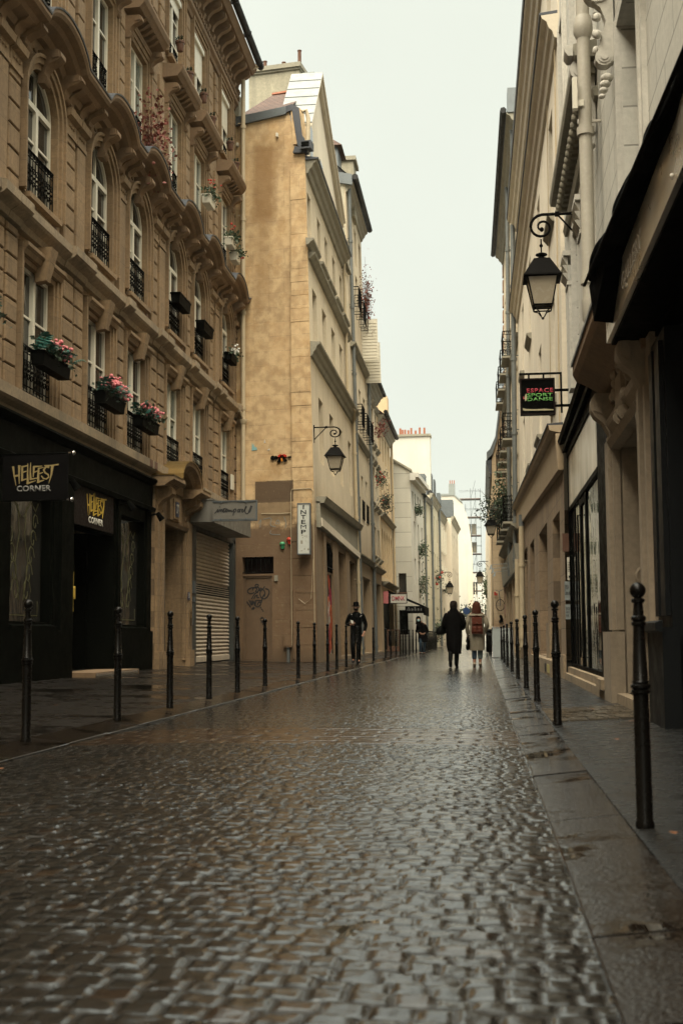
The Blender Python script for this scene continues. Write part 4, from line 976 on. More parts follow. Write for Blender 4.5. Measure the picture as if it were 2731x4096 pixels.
m = R1.mb(); m.mould([(0,3.62),(.12,3.64),(.2,3.72),(.3,3.78),(.42,3.84),(.46,3.92),(.46,4.02),(0,4.06)], 11.3, 14.75)
m.mould([(.0,3.45),(.08,3.47),(.1,3.55),(0,3.6)], 11.4, 14.6)
R1.put('door_hood', m, M['stone_dark'])
m = R1.mb(); m.mould([(0,4.06),(.48,4.02),(.48,4.06),(0,4.12)], 11.28, 14.77); m.plate([(11.26,3.75),(11.3,3.75),(11.3,4.1),(11.26,4.1)], .0, .5); R1.put('zinc_capping', m, M['zinc'])
m = R1.mb(); m.box(12.6,13.3,0,.1,3.2,3.6); m.box(12.68,13.22,.1,.14,3.26,3.54)
rr = random.Random(9)
for k in range(34):
    a_ = rr.uniform(0, 2*PI); rx = rr.uniform(.42, .62); m.ball((12.95+rx*math.cos(a_), .06+rr.uniform(0,.08), 3.38+.24*math.sin(a_)), rr.uniform(.035,.07), 6)
R1.put('carved_cartouche', m, M['portal_stone'])
m = R1.mb(); m.box(11.78,14.16,-.5,-.45,.2,2.95); m.box(12.95,12.99,-.45,-.42,.2,2.95); R1.put('house_door', m, M['panel_dark'])
m = MB(lambda a, b, c: R1.F.loc(14.14-c, -.24+a, 1.5+b)); m.lathe([(.115,0),(.115,.02),(.09,.03),(.085,.015),(.05,.015),(.045,.05),(.02,.07),(.001,.072)], (0,0,0), 16); R1.put('door_boss', m, M['portal_stone'], smooth=True)
m = R1.mb(); m.box(11.7,14.2,-.4,.1,.06,.2); R1.put('door_step', m, M['stone_sill'])
# near dark shop with metal fascia
m = R1.mb(); m.box(3, 11.15, -.3, .0, 3.5, 4.25); m.box(3,11.65,0,.33,3.55,3.6); R1.put('shop_soffit', m, M['black'])
m = R1.mb(); m.box(3, 11.7, .33, .37, 3.58, 3.98)
for k in (5.2, 7.6, 10.0): m.ball((k, .37, 3.66), .02, 6)
M['bright_letter'] = paint('bright_white_lettering', (.85,.84,.8), .6, .1)
fa = R1.put('metal_fascia', m, M['fascia_metal'])
text_part('fascia_lettering', 'GALLERY', R1.F.loc, 10.35, 9.1, 3.70, 3.84, .372, M['bright_letter'], fa)
text_part('fascia_lettering', '1 FRANCS', R1.F.loc, 11.6, 10.95, 3.70, 3.82, .372, M['white_letter'], fa)
m = R1.mb(); m.box(10.35,11.15,-.2,.04,.08,3.4); m.box(10.45,10.7,.04,.08,1.0,3.3); m.box(10.85,11.05,.04,.08,1.0,3.3); m.box(10.25,11.2,0,.14,.06,.9); m.mould([(.14,.86),(.2,.88),(.2,.94),(.14,.96)], 10.22, 11.22)
m.box(9.9,10.35,-.35,-.1,.08,3.4); R1.put('shop_pilaster', m, paint('dark_slate_blue_paint', (.008,.009,.0095), .45, .4, scale=5, bumpst=.2)); bpy.data.materials['dark_slate_blue_paint'].node_tree.nodes['Principled BSDF'].inputs['IOR'].default_value = 1.2
m = R1.mb(); m.box(3,9.95,-.4,-.35,.1,3.4)
z = .2
while z < 3.4: m.box(3, 9.93, -.35, -.32, z, z+.025); z += .1
for k in range(60): m.ball((9.9-.11*k, -.33, 0.255+.1*(k % 3)), .02, 4)
R1.put('red_grille', m, M['red_grille'])
# second shop: big reflective glass
m = R1.mb(); m.box(15.0,16.55,-.2,.03,.1,4.0); m.box(15.0,22.0,-.3,.05,3.95,4.3); m.box(21.85,22.0,-.2,.04,.3,4.0)
m.box(16.55,21.85,-.05,.035,2.98,3.06); m.box(16.55,21.85,-.05,.03,.3,.36); m.box(16.55,21.85,-.04,.03,3.93,3.98)
for a, b, w_ in ((20.9,21.0,.012), (19.6,19.85,.02), (18.6,18.8,.02), (21.7,21.85,.012)): m.box(a, b, -.05, w_, .36, 2.98)
m.box(18.6,19.85,.0,.022,2.85,2.95); m.tube([(19.5,.02,.5),(19.5,.07,.5),(19.5,.07,2.7),(19.5,.02,2.7)], .015, 6)
R1.put('shop_frame', m, M['black'])
m = R1.mb(); m.box(16.55,21.85,-.02,-.001,.36,2.98); R1.put('shop_window', m, M['mirror_glass'])
m = R1.mb(); m.box(16.55,21.85,-.02,.03,3.06,3.93); R1.put('frosted_sign_panel', m, M['frosted'])
m = R1.mb(); m.hexa([(14.9,0,4.42),(22.1,0,4.22),(22.1,.17,4.18),(14.9,.17,4.38),(14.9,0,4.55),(22.1,0,4.35),(22.1,.2,4.25),(14.9,.2,4.45)]); m.hexa([(15,0,4.2),(22,0,4.06),(22,.12,4.04),(15,.12,4.18),(15,0,4.3),(22,0,4.12),(22,.12,4.1),(15,.12,4.28)]); R1.put('shop_canopy', m, M['black'])
m = R1.mb(); m.box(14.95,22.0,-.1,.16,.04,.2); m.box(15.6,22.0,-.1,.1,.2,.3); m.box(14.95,15.6,-.1,.2,.2,.32); R1.put('shop_step', m, M['stone_sill'])
# rolled black awning
aw = thing('awning', 'rolled up black canvas awning sagging above the pale metal shop fascia on the right', 'awning', (1.58, 3, 0))
def awf(s, w, z): return (-w, s-3, z)
m = MB(awf); pts = []; rad = []
for k in range(160):
    s_ = 3+8.05*k/159; pts.append((s_, .365+(s_-7.48)*.045+.012*math.sin(s_*5), 4.05+.02*math.sin(s_*3.1)+.008*math.sin(s_*9))); rad.append(.075+.006*math.sin(s_*5)+.003*math.sin(s_*13))
m.tube(pts, rad, 14); m.hexa([(10.3,.3,3.95),(11.1,.33,3.62),(11.15,.52,3.66),(10.3,.5,3.9),(10.3,.3,4.08),(11.15,.33,4.05),(11.2,.55,4.0),(10.3,.5,4.08)])
m.poly([(3,.0,4.3),(11.0,.0,4.28),(11.0,.5,4.06),(3,.18,4.08)])
m.build('rolled_canvas', M['black_cloth'], aw)
m = MB(awf); m.tube([(3,.3,4.0),(11.1,.6,3.98)], .015, 6); m.build('front_rail', M['iron'], aw)

# ------------------------------------------------------------------ RIGHT 3
t3 = Vector((-.12, 21.0)).normalized()
R3 = Bld('long_cream_house', 'long cream house with broad fascia band behind the black hanging sign', 'building', 1.45, 22.0, (t3.x, t3.y), (-t3.y, t3.x), 22.0, .012)
gops = [(23.2,25.3,.4,3.15), (27.2,30.6,.4,3.3), (33,35.5,.3,3.4), (37.2,41,.3,3.5)]
m = R3.mb(); wall_faces(m, 22, 43, 0, 4.4, gops, .7); R3.put('ground_floor_wall', m, masonry('brown_stone_piers', (.27,.19,.115), (.08,.055,.035), .45, .5, .35, .5, blocks=(1.1,.48,.008,1.2)))
rows = [([24.4, 29.2, 34, 38.8], 5.45, 7.6, 1.15), ([24.4, 29.2, 34, 38.8], 9.0, 11.2, 1.15), ([24.4, 29.2, 34, 38.8], 12.8, 14.6, 1.15)]
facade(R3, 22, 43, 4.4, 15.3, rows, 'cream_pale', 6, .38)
m = R3.mb()
for c in (24.4, 29.2, 34, 38.8):
    for z in (5.42, 8.97): m.mark(); m.mould([(a*.75, b*.8+z) for a, b in CORN_S], c-.8, c+.8)
R3.put('window_ledge', m, M['moulding'])
m = R3.mb(); m.mould(corn(CORN, 12.15, 1.0), 22, 43); m.mark(); m.mould(corn(CORN, 15.45, 1.1), 22, 43); R3.put('cornice', m, M['cream_pale'])
m = R3.mb(); m.mould([(0,12.18),(.33,12.16),(.33,12.2),(0,12.24)], 22, 43); m.mould([(0,15.48),(.36,15.46),(.38,15.54),(0,15.6)], 22, 43); R3.put('lead_flashing', m, M['lead'])
m = R3.mb(); m.poly([(22,.2,15.6),(43,.2,15.6),(43,-2,17.6),(22,-2,17.6)]); R3.put('roof', m, M['slate'])
m = R3.mb(); m.hexa([(22,0,3.75),(43,0,4.5),(43,.1,4.5),(22,.1,3.75),(22,0,4.4),(43,0,5.1),(43,.14,5.1),(22,.14,4.4)]); m.hexa([(22,0,4.4),(43,0,5.1),(43,.24,5.16),(22,.24,4.46),(22,0,4.55),(43,0,5.25),(43,.26,5.25),(22,.26,4.55)]); R3.put('fascia_band', m, M['cream'])
m = R3.mb(); m.hexa([(22,0,4.55),(43,0,5.25),(43,.28,5.25),(22,.28,4.55),(22,0,4.6),(43,0,5.3),(43,.28,5.28),(22,.28,4.58)]); R3.put('lead_flashing', m, M['lead'])
m = R3.mb(); m.box(23.2,25.3,-.7,-.65,.4,3.15); m.mark(); m.box(27.2,30.6,-.7,-.65,.4,3.3); R3.put('door', m, M['black'])
m = R3.mb(); m.box(33,35.5,-.5,-.45,.3,3.4); m.mark(); m.box(37.2,41,-.5,-.45,.3,3.5); R3.put('shop_window', m, M['pane'])
m = R3.mb(); m.box(22.9,31.5,0,.2,.04,.38); m.box(25.5,26.6,0,.08,.38,1.1); m.box(22.05,22.9,0,.05,.05,.5); R3.put('stone_step', m, M['stone_sill'])
m = R3.mb(); m.box(23.6,24.3,.2,.206,.14,.3); R3.put('yellow_notice', m, paint('faded_yellow_notice', (.4,.34,.12), .6))
m = R3.mb(); m.box(24.6,25.1,.2,.206,.14,.3); R3.put('vent', m, M['slate'])
m = R3.mb(); downpipe(m, 38.5, .12, .5, 4.2, .085, 2.2); m.mark(); downpipe(m, 42.0, .14, .1, 3.4, .085, 1.8); R3.put('drainpipe', m, M['cream_pipe'])
m = R3.mb(); m.tube([(38.5,.12,4.2),(38.5,.12,4.55)], .085, 10); R3.put('pipe_sleeve', m, M['grey_pipe'])
m = R3.mb(); downpipe(m, 42.8, .16, 4.9, 15.2, .085, 2.6); R3.put('drainpipe', m, M['grey_pipe'])
m = R3.mb(); m.tube([(22.4,.03,4.6),(22.45,.03,12)], .015, 5); m.tube([(24.9,.03,5),(24.9,.03,12)], .01, 4); R3.put('cable', m, M['cream_pipe'])
# plaques on the pier end that faces the camera
def pf(s, w, z): return (s-1.45, -w, z)   # s = world X, faces -Y
m = MB(pf); m.box(1.455,1.575,.0,.02,1.45,1.78); p1 = R3.put('brass_plaque', m, M['zinc_pale'])
text_part('plaque_lettering', 'EPIDA\n2eme etage', pf, 1.463, 1.57, 1.52, 1.72, .021, M['ink'], p1)
m = MB(pf); m.box(1.46,1.575,.0,.02,1.12,1.38); p1 = R3.put('brass_plaque', m, M['zinc_pale'])
text_part('plaque_lettering', 'ESPACE SPORT\nCours et\nde salle', pf, 1.468, 1.568, 1.17, 1.33, .021, M['ink'], p1)
m = MB(pf); m.box(1.44,1.575,.0,.015,2.3,2.62); p1 = R3.put('brass_plaque', m, M['pot_dark'])
m = MB(pf); m.box(1.51,1.575,.0,.04,1.8,2.2); p1 = R3.put('intercom', m, M['white_frame'])
m = MB(pf); [m.box(1.52+.018*i, 1.53+.018*i, .04, .045, 1.95+.03*j, 1.965+.03*j) for i in range(3) for j in range(6)]; m.box(1.525,1.55,.04,.05,1.84,1.88); R3.put('button', m, M['ink']).parent = p1

# ------------------------------------------------------------------ RIGHT 4
t4 = Vector((-.20, 17.0)).normalized()
R4 = Bld('balcony_house', 'right hand cream house with iron balconies beyond the long cream house', 'building', 1.33, 43.0, (t4.x, t4.y), (-t4.y, t4.x), 43.0, .015)
cs = [45, 48.2, 51.4, 54.6, 57.8]
rows = [(cs, 5.2, 7.4, 1.1), (cs, 8.4, 10.6, 1.1), (cs, 11.6, 13.6, 1.1), (cs, 14.8, 16.6, 1.1), (cs, 17.4, 18.7, .9)]
facade(R4, 43, 60, 0, 19.3, rows, 'cream', 6, .3, extra=[(43.6,46.2,.2,3.1), (46.8,50.5,.2,3.1), (51.2,55,.2,3.1), (55.6,59,.2,3.1)])
m = R4.mb()
for a, b in ((43.6,46.2),(46.8,50.5),(51.2,55),(55.6,59)): m.mark(); m.box(a, b, -.4, -.32, .2, 3.1)
R4.put('shop_window', m, M['pane'])
m = R4.mb(); m.mould(corn(CORN, 19.4, 1.3), 43, 60); m.mark(); m.mould(corn(CORN_S, 11.4), 43, 60); m.mark(); m.mould(corn(CORN_S, 4.7, 1.8), 43, 60); m.mark(); m.hexa([(43,0,3.15),(60,0,3.15),(60,.12,3.15),(43,.12,3.15),(43,0,4.0),(60,0,4.0),(60,.2,4.0),(43,.2,4.0)]); R4.put('cornice', m, M['moulding'])
m = R4.mb(); m.tube([(43,.5,19.5),(60,.5,19.5)], .12, 6); R4.put('gutter', m, M['slate'])
m = R4.mb(); m.poly([(43,.4,19.4),(60,.4,19.4),(60,-2.2,22.4),(43,-2.2,22.4)]); m.poly([(43,.4,19.4),(43,-2.2,22.4),(43,-2.2,19.4)]); R4.put('roof', m, M['slate'])
m = R4.mb(); m.box(42.95,43.6,-.6,.35,19.4,20.3); R4.put('zinc_apron', m, M['zinc'])
m = R4.mb(); m.box(52,53,-1.5,-.3,19.5,22.8); R4.put('chimney', m, M['chimney'])
m = R4.mb(); downpipe(m, 44.0, .14, 3.2, 19.3, .08, 2.6); m.mark(); downpipe(m, 49.8, .14, 3.2, 19.3, .08, 2.6); R4.put('drainpipe', m, M['grey_pipe'])
for z in (5.2, 8.4, 11.6):
    for c in (48.2, 51.4, 54.6, 57.8): R4.railing(c, z-.02, 1.7, .95, .0, d=.42)
m = R4.mb()
for z in (5.2, 8.4, 11.6):
    for c in (48.2, 51.4, 54.6, 57.8): m.mark(); m.box(c-.9, c+.9, 0, .46, z-.12, z-.04)
R4.put('balcony_slab', m, M['moulding'])
m = R4.mb(); z = .3
while z < 19: m.box(59.6, 60.02, .0, .06, z, z+.55); z += .75
R4.put('quoin', m, masonry('reddish_quoin', (.30,.19,.13), (.1,.06,.04)))
m = R4.mb()
for k in range(3):
    m.mark(); s_ = 50.5+.5*k; m.tube([(s_,.1,3.75-.12*k),(s_+.05,.85-.08*k,3.7-.12*k)], .012, 5); m.hexa([(s_-.06,.82-.08*k,3.54-.12*k),(s_+.06,.82-.08*k,3.54-.12*k),(s_+.06,.94-.08*k,3.48-.12*k),(s_-.06,.94-.08*k,3.48-.12*k),(s_-.03,.82-.08*k,3.71-.12*k),(s_+.03,.82-.08*k,3.71-.12*k),(s_+.03,.87-.08*k,3.71-.12*k),(s_-.03,.87-.08*k,3.71-.12*k)])
R4.put('shop_spotlight', m, M['zinc_pale'])

# ------------------------------------------------------------------ RIGHT 5 and beyond
R5 = Bld('tan_gable_house', 'tan stone house whose narrow gable carries an old bicycle', 'building', .58, 60.1, (0,1), (-1,0), 60.1, .008)
def g5(s, w, z): return (s-.58+.008*z, -w, z)
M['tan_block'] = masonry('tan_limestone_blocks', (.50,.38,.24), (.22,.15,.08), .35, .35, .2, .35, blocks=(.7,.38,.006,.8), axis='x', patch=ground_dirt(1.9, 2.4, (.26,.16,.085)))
m = MB(g5); m.plate([(.58,0),(2.4,0),(2.4,13.0),(1.25,13.0),(1.0,11.9),(.8,10.2),(.62,9.5),(.58,9.3)], -8, 0); R5.put('gable_wall', m, M['tan_block'])
rows = [([62, 65, 68, 71, 74], 6.2, 8.2, 1.0), ([62, 65, 68, 71, 74], 3.4, 5.4, 1.0)]
facade(R5, 60.1, 76, 0, 9.3, rows, 'tan', 4, .25, sh=False)
m = MB(g5); m.plate([(.36,9.35),(.62,9.6),(.84,10.3),(1.04,12.0),(1.28,13.1),(1.22,13.1),(.96,12.0),(.76,10.45),(.5,9.85),(.34,9.7)], -8, .12); R5.put('zinc_roof', m, M['zinc'])
m = MB(g5); m.plate([(.3,9.3),(.56,9.35),(.56,8.6),(.5,8.6)], -16, .05); R5.put('eave_board', m, M['lead'])
m = MB(g5); m.tube([(.72,.05,8.8),(1.05,.05,8.1)], .04, 6); R5.put('waste_pipe', m, M['cream_pipe'])
R6 = Bld('far_right_house', 'distant cream house with plants on its sills behind the tan gable on the right', 'building', .5, 76, (0,1), (-1,0), 76, .004)
facade(R6, 76, 120, 0, 9.6, [([80+6*k for k in range(7)], 3.4, 5.2, 1.2), ([80+6*k for k in range(7)], 6.2, 8, 1.2)], 'cream_pale', 5, .25)
R7 = Bld('street_end_house', 'pale house closing the far end of the street under the scaffolding', 'building', .5, 190, (1,0), (0,-1), 0, 0)
facade(R7, -7, 6, 0, 10.5, [([-3, -1.3, .4, 2.0], 3.6, 5.6, .8), ([-3, -1.3, .4, 2.0], 7, 9, .8)], 'white_plain', 6, .25)
# bicycle hung on the gable
bk = thing('bicycle', 'old bicycle wheel with fork and handlebars mounted high on the tan gable', 'bicycle', (.92, 60.02, 2.3))
m = MB(); m.tube([(.20*math.cos(2*PI*k/20), -.05, .27*math.sin(2*PI*k/20)) for k in range(20)], .018, 5, True); wh = m.build('wheel', M['iron'], bk)
m = MB()
for k in range(8): m.tube([(0,-.05,0),(.19*math.cos(PI*k/4+.2),-.05,.26*math.sin(PI*k/4+.2))], .006, 3)
m.build('spokes', M['zinc'], wh)
m = MB(); m.tube([(0,-.07,0),(-.03,-.08,.45),(-.06,-.08,.65)], .02, 5); m.tube([(-.22,-.12,.72),(-.06,-.08,.66),(.16,-.12,.74)], .016, 5); m.build('fork', M['zinc'], bk)
sc_ = tag(MB().plate([(.85,1.45),(1.02,1.48),(1.05,1.62),(1.0,1.8),(.92,1.86),(.86,1.78),(.9,1.62),(.84,1.56)], 60.0, 60.05).build('wall_silhouette', M['black']), 'black seated cat shaped cut out fixed low on the tan gable wall', 'wall art')
m = MB(); [m.hexa([(-.02,-.02,0),(.02,-.02,0),(.02,.02,0),(-.02,.02,0),(-.1,-.02,.1),(0,-.02,.12),(0,.02,.12),(-.1,.02,.1)]) for _ in range(1)]; m.box(-.08,.08,-.02,.0,-.05,.05)
tag(m.build('red_star', M['red'], None, loc=(.72,60.0,2.82)), 'small red star shaped ornament left of the bicycle on the tan gable', 'wall art')
# scaffolding at the end of the street
sf = thing('scaffolding', 'tall tube scaffolding with plank decks standing at the far end of the street', 'scaffolding', (-.75, 128, 0))
m = MB(); xs = [-1.3, -.65, -.1, .4, .9]
for x in xs:
    for y in (0, 1.2): m.mark(); m.tube([(x, y, 0), (x, y, 16.0 if x > -.2 else 14.4)], .022, 5)
m.build('standard', M['zinc'], sf)
m = MB(); z = 1.6
while z < 15.8:
    x0 = -1.3 if z > 10 else -.1
    for y in (0, 1.2): m.mark(); m.tube([(x0, y, z), (.95, y, z)], .022, 4); m.mark(); m.tube([(x0, y, z+.9), (.95, y, z+.9)], .016, 4)
    m.tube([(-.1, 0, z), (.4, 0, z+1.9)], .02, 4); z += 1.9
m.build('ledger', M['zinc'], sf)
m = MB(); z = 1.62
while z < 15: m.mark(); m.box(-1.3 if z > 10 else -.1, .95, 0, 1.2, z, z+.06); z += 1.9
m.build('plank_deck', M['wood'], sf)
m = MB(); [m.box(-1.25+.6*i, -.75+.6*i, .9, .95, 11.3-1.9*j, 12.4-1.9*j) for i in range(3) for j in range(2)]; m.build('netting', M['moulding'], sf)
# ------------------------------------------------------------------ ground
M['dirt'] = paint('dark_wet_ground', (.03,.027,.022), .4, .4, scale=1)
m = MB(); m.poly([(-1500,-600,-.08),(1500,-600,-.08),(1500,2500,-.08),(-1500,2500,-.08)])
tag(m.build('ground', M['dirt']), kind='structure')
def hsh(i, j, k=0):
    a = (i*374761393 + j*668265263 + k*2147483647) & 0xffffffff
    a = ((a ^ (a >> 13))*1274126177) & 0xffffffff
    return ((a ^ (a >> 16)) & 0xffff)/65535.0
def vnoise(x, y, k=0):
    xi = np.floor(x).astype(np.int64); yi = np.floor(y).astype(np.int64); fx = x-xi; fy = y-yi
    fx = fx*fx*(3-2*fx); fy = fy*fy*(3-2*fy)
    return (hsh(xi,yi,k)*(1-fx)+hsh(xi+1,yi,k)*fx)*(1-fy) + (hsh(xi,yi+1,k)*(1-fx)+hsh(xi+1,yi+1,k)*fx)*fy
def smooth(a, b, x): t_ = np.clip((x-a)/(b-a), 0, 1); return t_*t_*(3-2*t_)
def left_edge(y): return np.interp(y, [50,58,85,100,112,160], [-3.28,-2.76,-2.7,-1.9,-1.5,-1.2])
def right_edge(y): return .285 + 0*y
def sett_field(x, y):
    band = (y > 9.72) & (y < 11.35)
    # small irregular setts
    v = y/.094 + .3*np.sin(x*1.7+1.2) + .35*(vnoise(x*1.2, y*1.1, 3)-.5)*2 + .22*(hsh(np.floor(x/.2).astype(np.int64), np.floor(y/.3).astype(np.int64), 9)-.5)
    vi = np.floor(v).astype(np.int64); fv = v-vi
    u = x/(.098+.03*(hsh(vi, vi*0+7)-.5)) + 5*hsh(vi, vi*0+3) + .4*(vnoise(x*6, y*6, 5)-.5)
    ui = np.floor(u).astype(np.int64); fu = u-ui
    du = np.minimum(fu, 1-fu)*.098; dv = np.minimum(fv, 1-fv)*.094
    d = np.minimum(du, dv); d = np.minimum(d, (du+dv)*.62)
    r1 = hsh(ui, vi, 11); r2 = hsh(ui, vi, 12); r3 = hsh(ui, vi, 13)
    h = .009*smooth(.0015, .0085, d) + .005*(r1-.5) + (r2-.5)*.010*(fu-.5)*1.0 + (r3-.5)*.012*(fv-.5)*1.0
    fine = .0022*(vnoise(x*62, y*62, 21)-.5) + .0040*(vnoise(x*31, y*31, 22)-.5) + .0042*(vnoise(x*14, y*14, 24)-.5); h = h + fine
    col = r1; joint = 1-smooth(.003, .010, d)
    # band of larger flat setts
    vb = (y-9.72)/.205; vbi = np.floor(vb).astype(np.int64); fb = vb-vbi
    ub = x/.33 + .5*(vbi % 2) + .2*hsh(vbi, vbi*0+5); ubi = np.floor(ub).astype(np.int64); fub = ub-ubi
    db = np.minimum(np.minimum(fub, 1-fub)*.33, np.minimum(fb, 1-fb)*.205)
    q1 = hsh(ubi, vbi, 31)
    hb = .012*smooth(.003, .03, db) + .006*(q1-.5) + .003*(vnoise(x*20, y*20, 23)-.5) + (hsh(ubi,vbi,33)-.5)*.015*(fb-.5)
    h = np.where(band, hb+.006, h); joint = np.where(band, 1-smooth(.004, .02, db), joint); col = np.where(band, q1, col)
    lf = .006*(vnoise(x*1.3, y*.9, 41)-.5)*2 + .010*(vnoise(x*.5+9, y*.35, 42)-.5)*2
    att = 1-.68*np.clip((y-3.5)/14, 0, 1)**.8
    h = (h-fine)*att + fine*(1-.7*np.clip((y-5)/13, 0, 1)**.8)
    wl = -.03 + .0275*np.exp(-((x+.35)/.8)**2-((y-3.0)/2.4)**2) * (.85+.5*vnoise(x*2.3, y*2.0, 51)) + .006*smooth(.55, .8, vnoise(x*4.5+2, y*3.5, 52))
    wl = np.maximum(wl, -.006 + .0085*smooth(.5, .85, vnoise(x*3+7, y*2.2, 53))*(y < 9))
    wet = (h < wl) & ~band
    h2 = np.where(wet, wl, h) + lf
    return h2, col, joint, wet.astype(float), band.astype(float)
ys = [1.15]
while ys[-1] < 160:
    y = ys[-1]; ys.append(y + (max(.011, .0016*y) if y < 12 else (.034 if y < 48 else (.12 if y < 75 else 1.0))))
ys = np.array(ys); NX = 300
ts = np.linspace(0, 1, NX); Y = np.repeat(ys[:, None], NX, 1); LE, RE = left_edge(Y), right_edge(Y); X = LE + (RE-LE)*ts[None, :]
H, CO_, JO, WE, BA = sett_field(X, Y)
crown = .035*(1-((X+1.5)/1.8)**2) - .0
Z = H + crown*1.0 - .008
verts = np.stack([X, Y, Z], -1).reshape(-1, 3).astype(np.float32); NY = len(ys)
idx = np.arange(NY*NX).reshape(NY, NX); q = np.stack([idx[:-1,:-1], idx[:-1,1:], idx[1:,1:], idx[1:,:-1]], -1).reshape(-1, 4)
me = bpy.data.meshes.new('cobbled_road'); me.vertices.add(len(verts)); me.vertices.foreach_set('co', verts.ravel())
me.loops.add(q.size); me.loops.foreach_set('vertex_index', q.ravel().astype(np.int32)); me.polygons.add(len(q)); me.polygons.foreach_set('loop_start', np.arange(0, q.size, 4, dtype=np.int32))
me.polygons.foreach_set('use_smooth', np.ones(len(q), bool)); me.update()
at = me.attributes.new('sett', 'FLOAT_COLOR', 'POINT'); at.data.foreach_set('color', np.stack([CO_, JO, WE, BA], -1).astype(np.float32).ravel())
def road_mat():
    m, t, b = nt('wet_granite_setts'); g = G(t)
    a = g.n('ShaderNodeAttribute', attribute_name='sett'); s = g.n('ShaderNodeSeparateColor'); g.l(a.outputs['Color'], s.inputs[0])
    cr = g.n('ShaderNodeValToRGB'); g.l(s.outputs[0], cr.inputs[0]); e = cr.color_ramp.elements
    e[0].color = (.007,.0065,.006,1); e[1].color = (.013,.010,.008,1); x = e.new(.5); x.color = (.009,.0092,.0085,1); x = e.new(.9); x.color = (.010,.0095,.0085,1); x = e.new(.97); x.color = (.02,.012,.007,1)
    c = g.mix(a.outputs['Alpha'], cr.outputs[0], (.028,.016,.009)); c = g.mix(g.mr(g.noise(60, 3, .7), .4, .7, 0, .5), c, (.02,.018,.015))
    c = g.mix(g.math('MULTIPLY', s.outputs[1], .85), c, (.014,.011,.008))
    n = g.noise(1.2, 4, .6); n2 = g.noise(45, 4, .7); n3 = g.noise(160, 2, .6)
    r = g.math('ADD', g.mr(n, .3, .7, .02, .07), g.math('MULTIPLY', n2, .06)); r = g.math('ADD', r, g.math('MULTIPLY', s.outputs[1], .3)); r = g.math('ADD', r, g.math('MULTIPLY', g.math('FRACT', g.math('MULTIPLY', s.outputs[0], 7.3)), .05)); r = g.mix(s.outputs[2], r, (.02,.02,.02))
    g.l(c, b.inputs['Base Color']); g.l(r, b.inputs['Roughness']); b.inputs['IOR'].default_value = 1.8
    g.l(g.math('MULTIPLY', g.math('SUBTRACT', 1., g.math('MULTIPLY', s.outputs[1], .92)), .5), b.inputs['Specular IOR Level'])
    k = g.math('SUBTRACT', 1., s.outputs[2]); h = g.math('MULTIPLY', g.math('ADD', g.math('MULTIPLY', n2, 1.), g.math('MULTIPLY', n3, .6)), k)
    g.l(g.bump(h, .3, .004), b.inputs['Normal']); return m
me.materials.append(road_mat()); ro = bpy.data.objects.new('cobbled_road', me); COL.objects.link(ro); tag(ro, kind='structure')
# wet paving materials
def wet_mat(name, col, r0, r1, sc_=1.2, var=.4, bump_=.15, puddle=(.55,.62), fine=120):
    m, t, b = nt(name); g = G(t); n = g.noise(sc_, 5, .6); n2 = g.noise(fine, 3, .6); n3 = g.noise(sc_*6, 4, .6)
    c = g.mix(g.mr(n3, .3, .7, 0, var), col, sc(col, .45)); c = g.mix(g.mr(n2, .55, .7, 0, .5), c, sc(col, 1.9))
    pud = g.mr(n, puddle[0], puddle[1]); c = g.mix(g.math('MULTIPLY', pud, .5), c, sc(col, .4))
    g.l(c, b.inputs['Base Color']); rr_ = g.mix(pud, g.mr(n3, .3, .7, r0, r1), (.04,.04,.04)); g.l(rr_, b.inputs['Roughness'])
    g.l(g.bump(g.math('MULTIPLY', g.math('ADD', n2, g.math('MULTIPLY', n3, .6)), g.math('SUBTRACT', 1., pud)), bump_, .008), b.inputs['Normal']); b.inputs['IOR'].default_value = 1.34; return m
M['wet_granite'] = wet_mat('wet_granite_kerbstone', (.012,.0088,.0065), .05, .15, 1.6, .5, .45, (.5,.62), 70)
M['wet_asphalt'] = wet_mat('wet_asphalt_pavement', (.014,.014,.0135), .16, .36, .9, .4, .4, (.6,.72), 150)
M['wet_asphalt_left'] = wet_mat('wet_dark_pavement', (.010,.008,.0065), .2, .4, .7, .4, .4, (.52,.62), 120)
M['stone_patch'] = wet_mat('wet_stone_paving', (.075,.062,.045), .12, .3, 3, .5, .6, (.5,.6), 40)
def kerb_pud():
    m = M['wet_granite']; t = m.node_tree; b = t.nodes['Principled BSDF']; g = G(t); k = g.math('MULTIPLY', bmask(g, 0, .40, .53, -9, 9, .01, .10, 6), g.math('MULTIPLY', g.mr(g.xyz()[1], 2.8, 2.95), g.mr(g.xyz()[1], 3.8, 4.0, 1, 0)))
    for sk, v in (('Roughness', (.01,.01,.01)),):
        src = b.inputs[sk].links[0].from_socket; g.l(g.mix(k, src, v), b.inputs[sk])
kerb_pud()
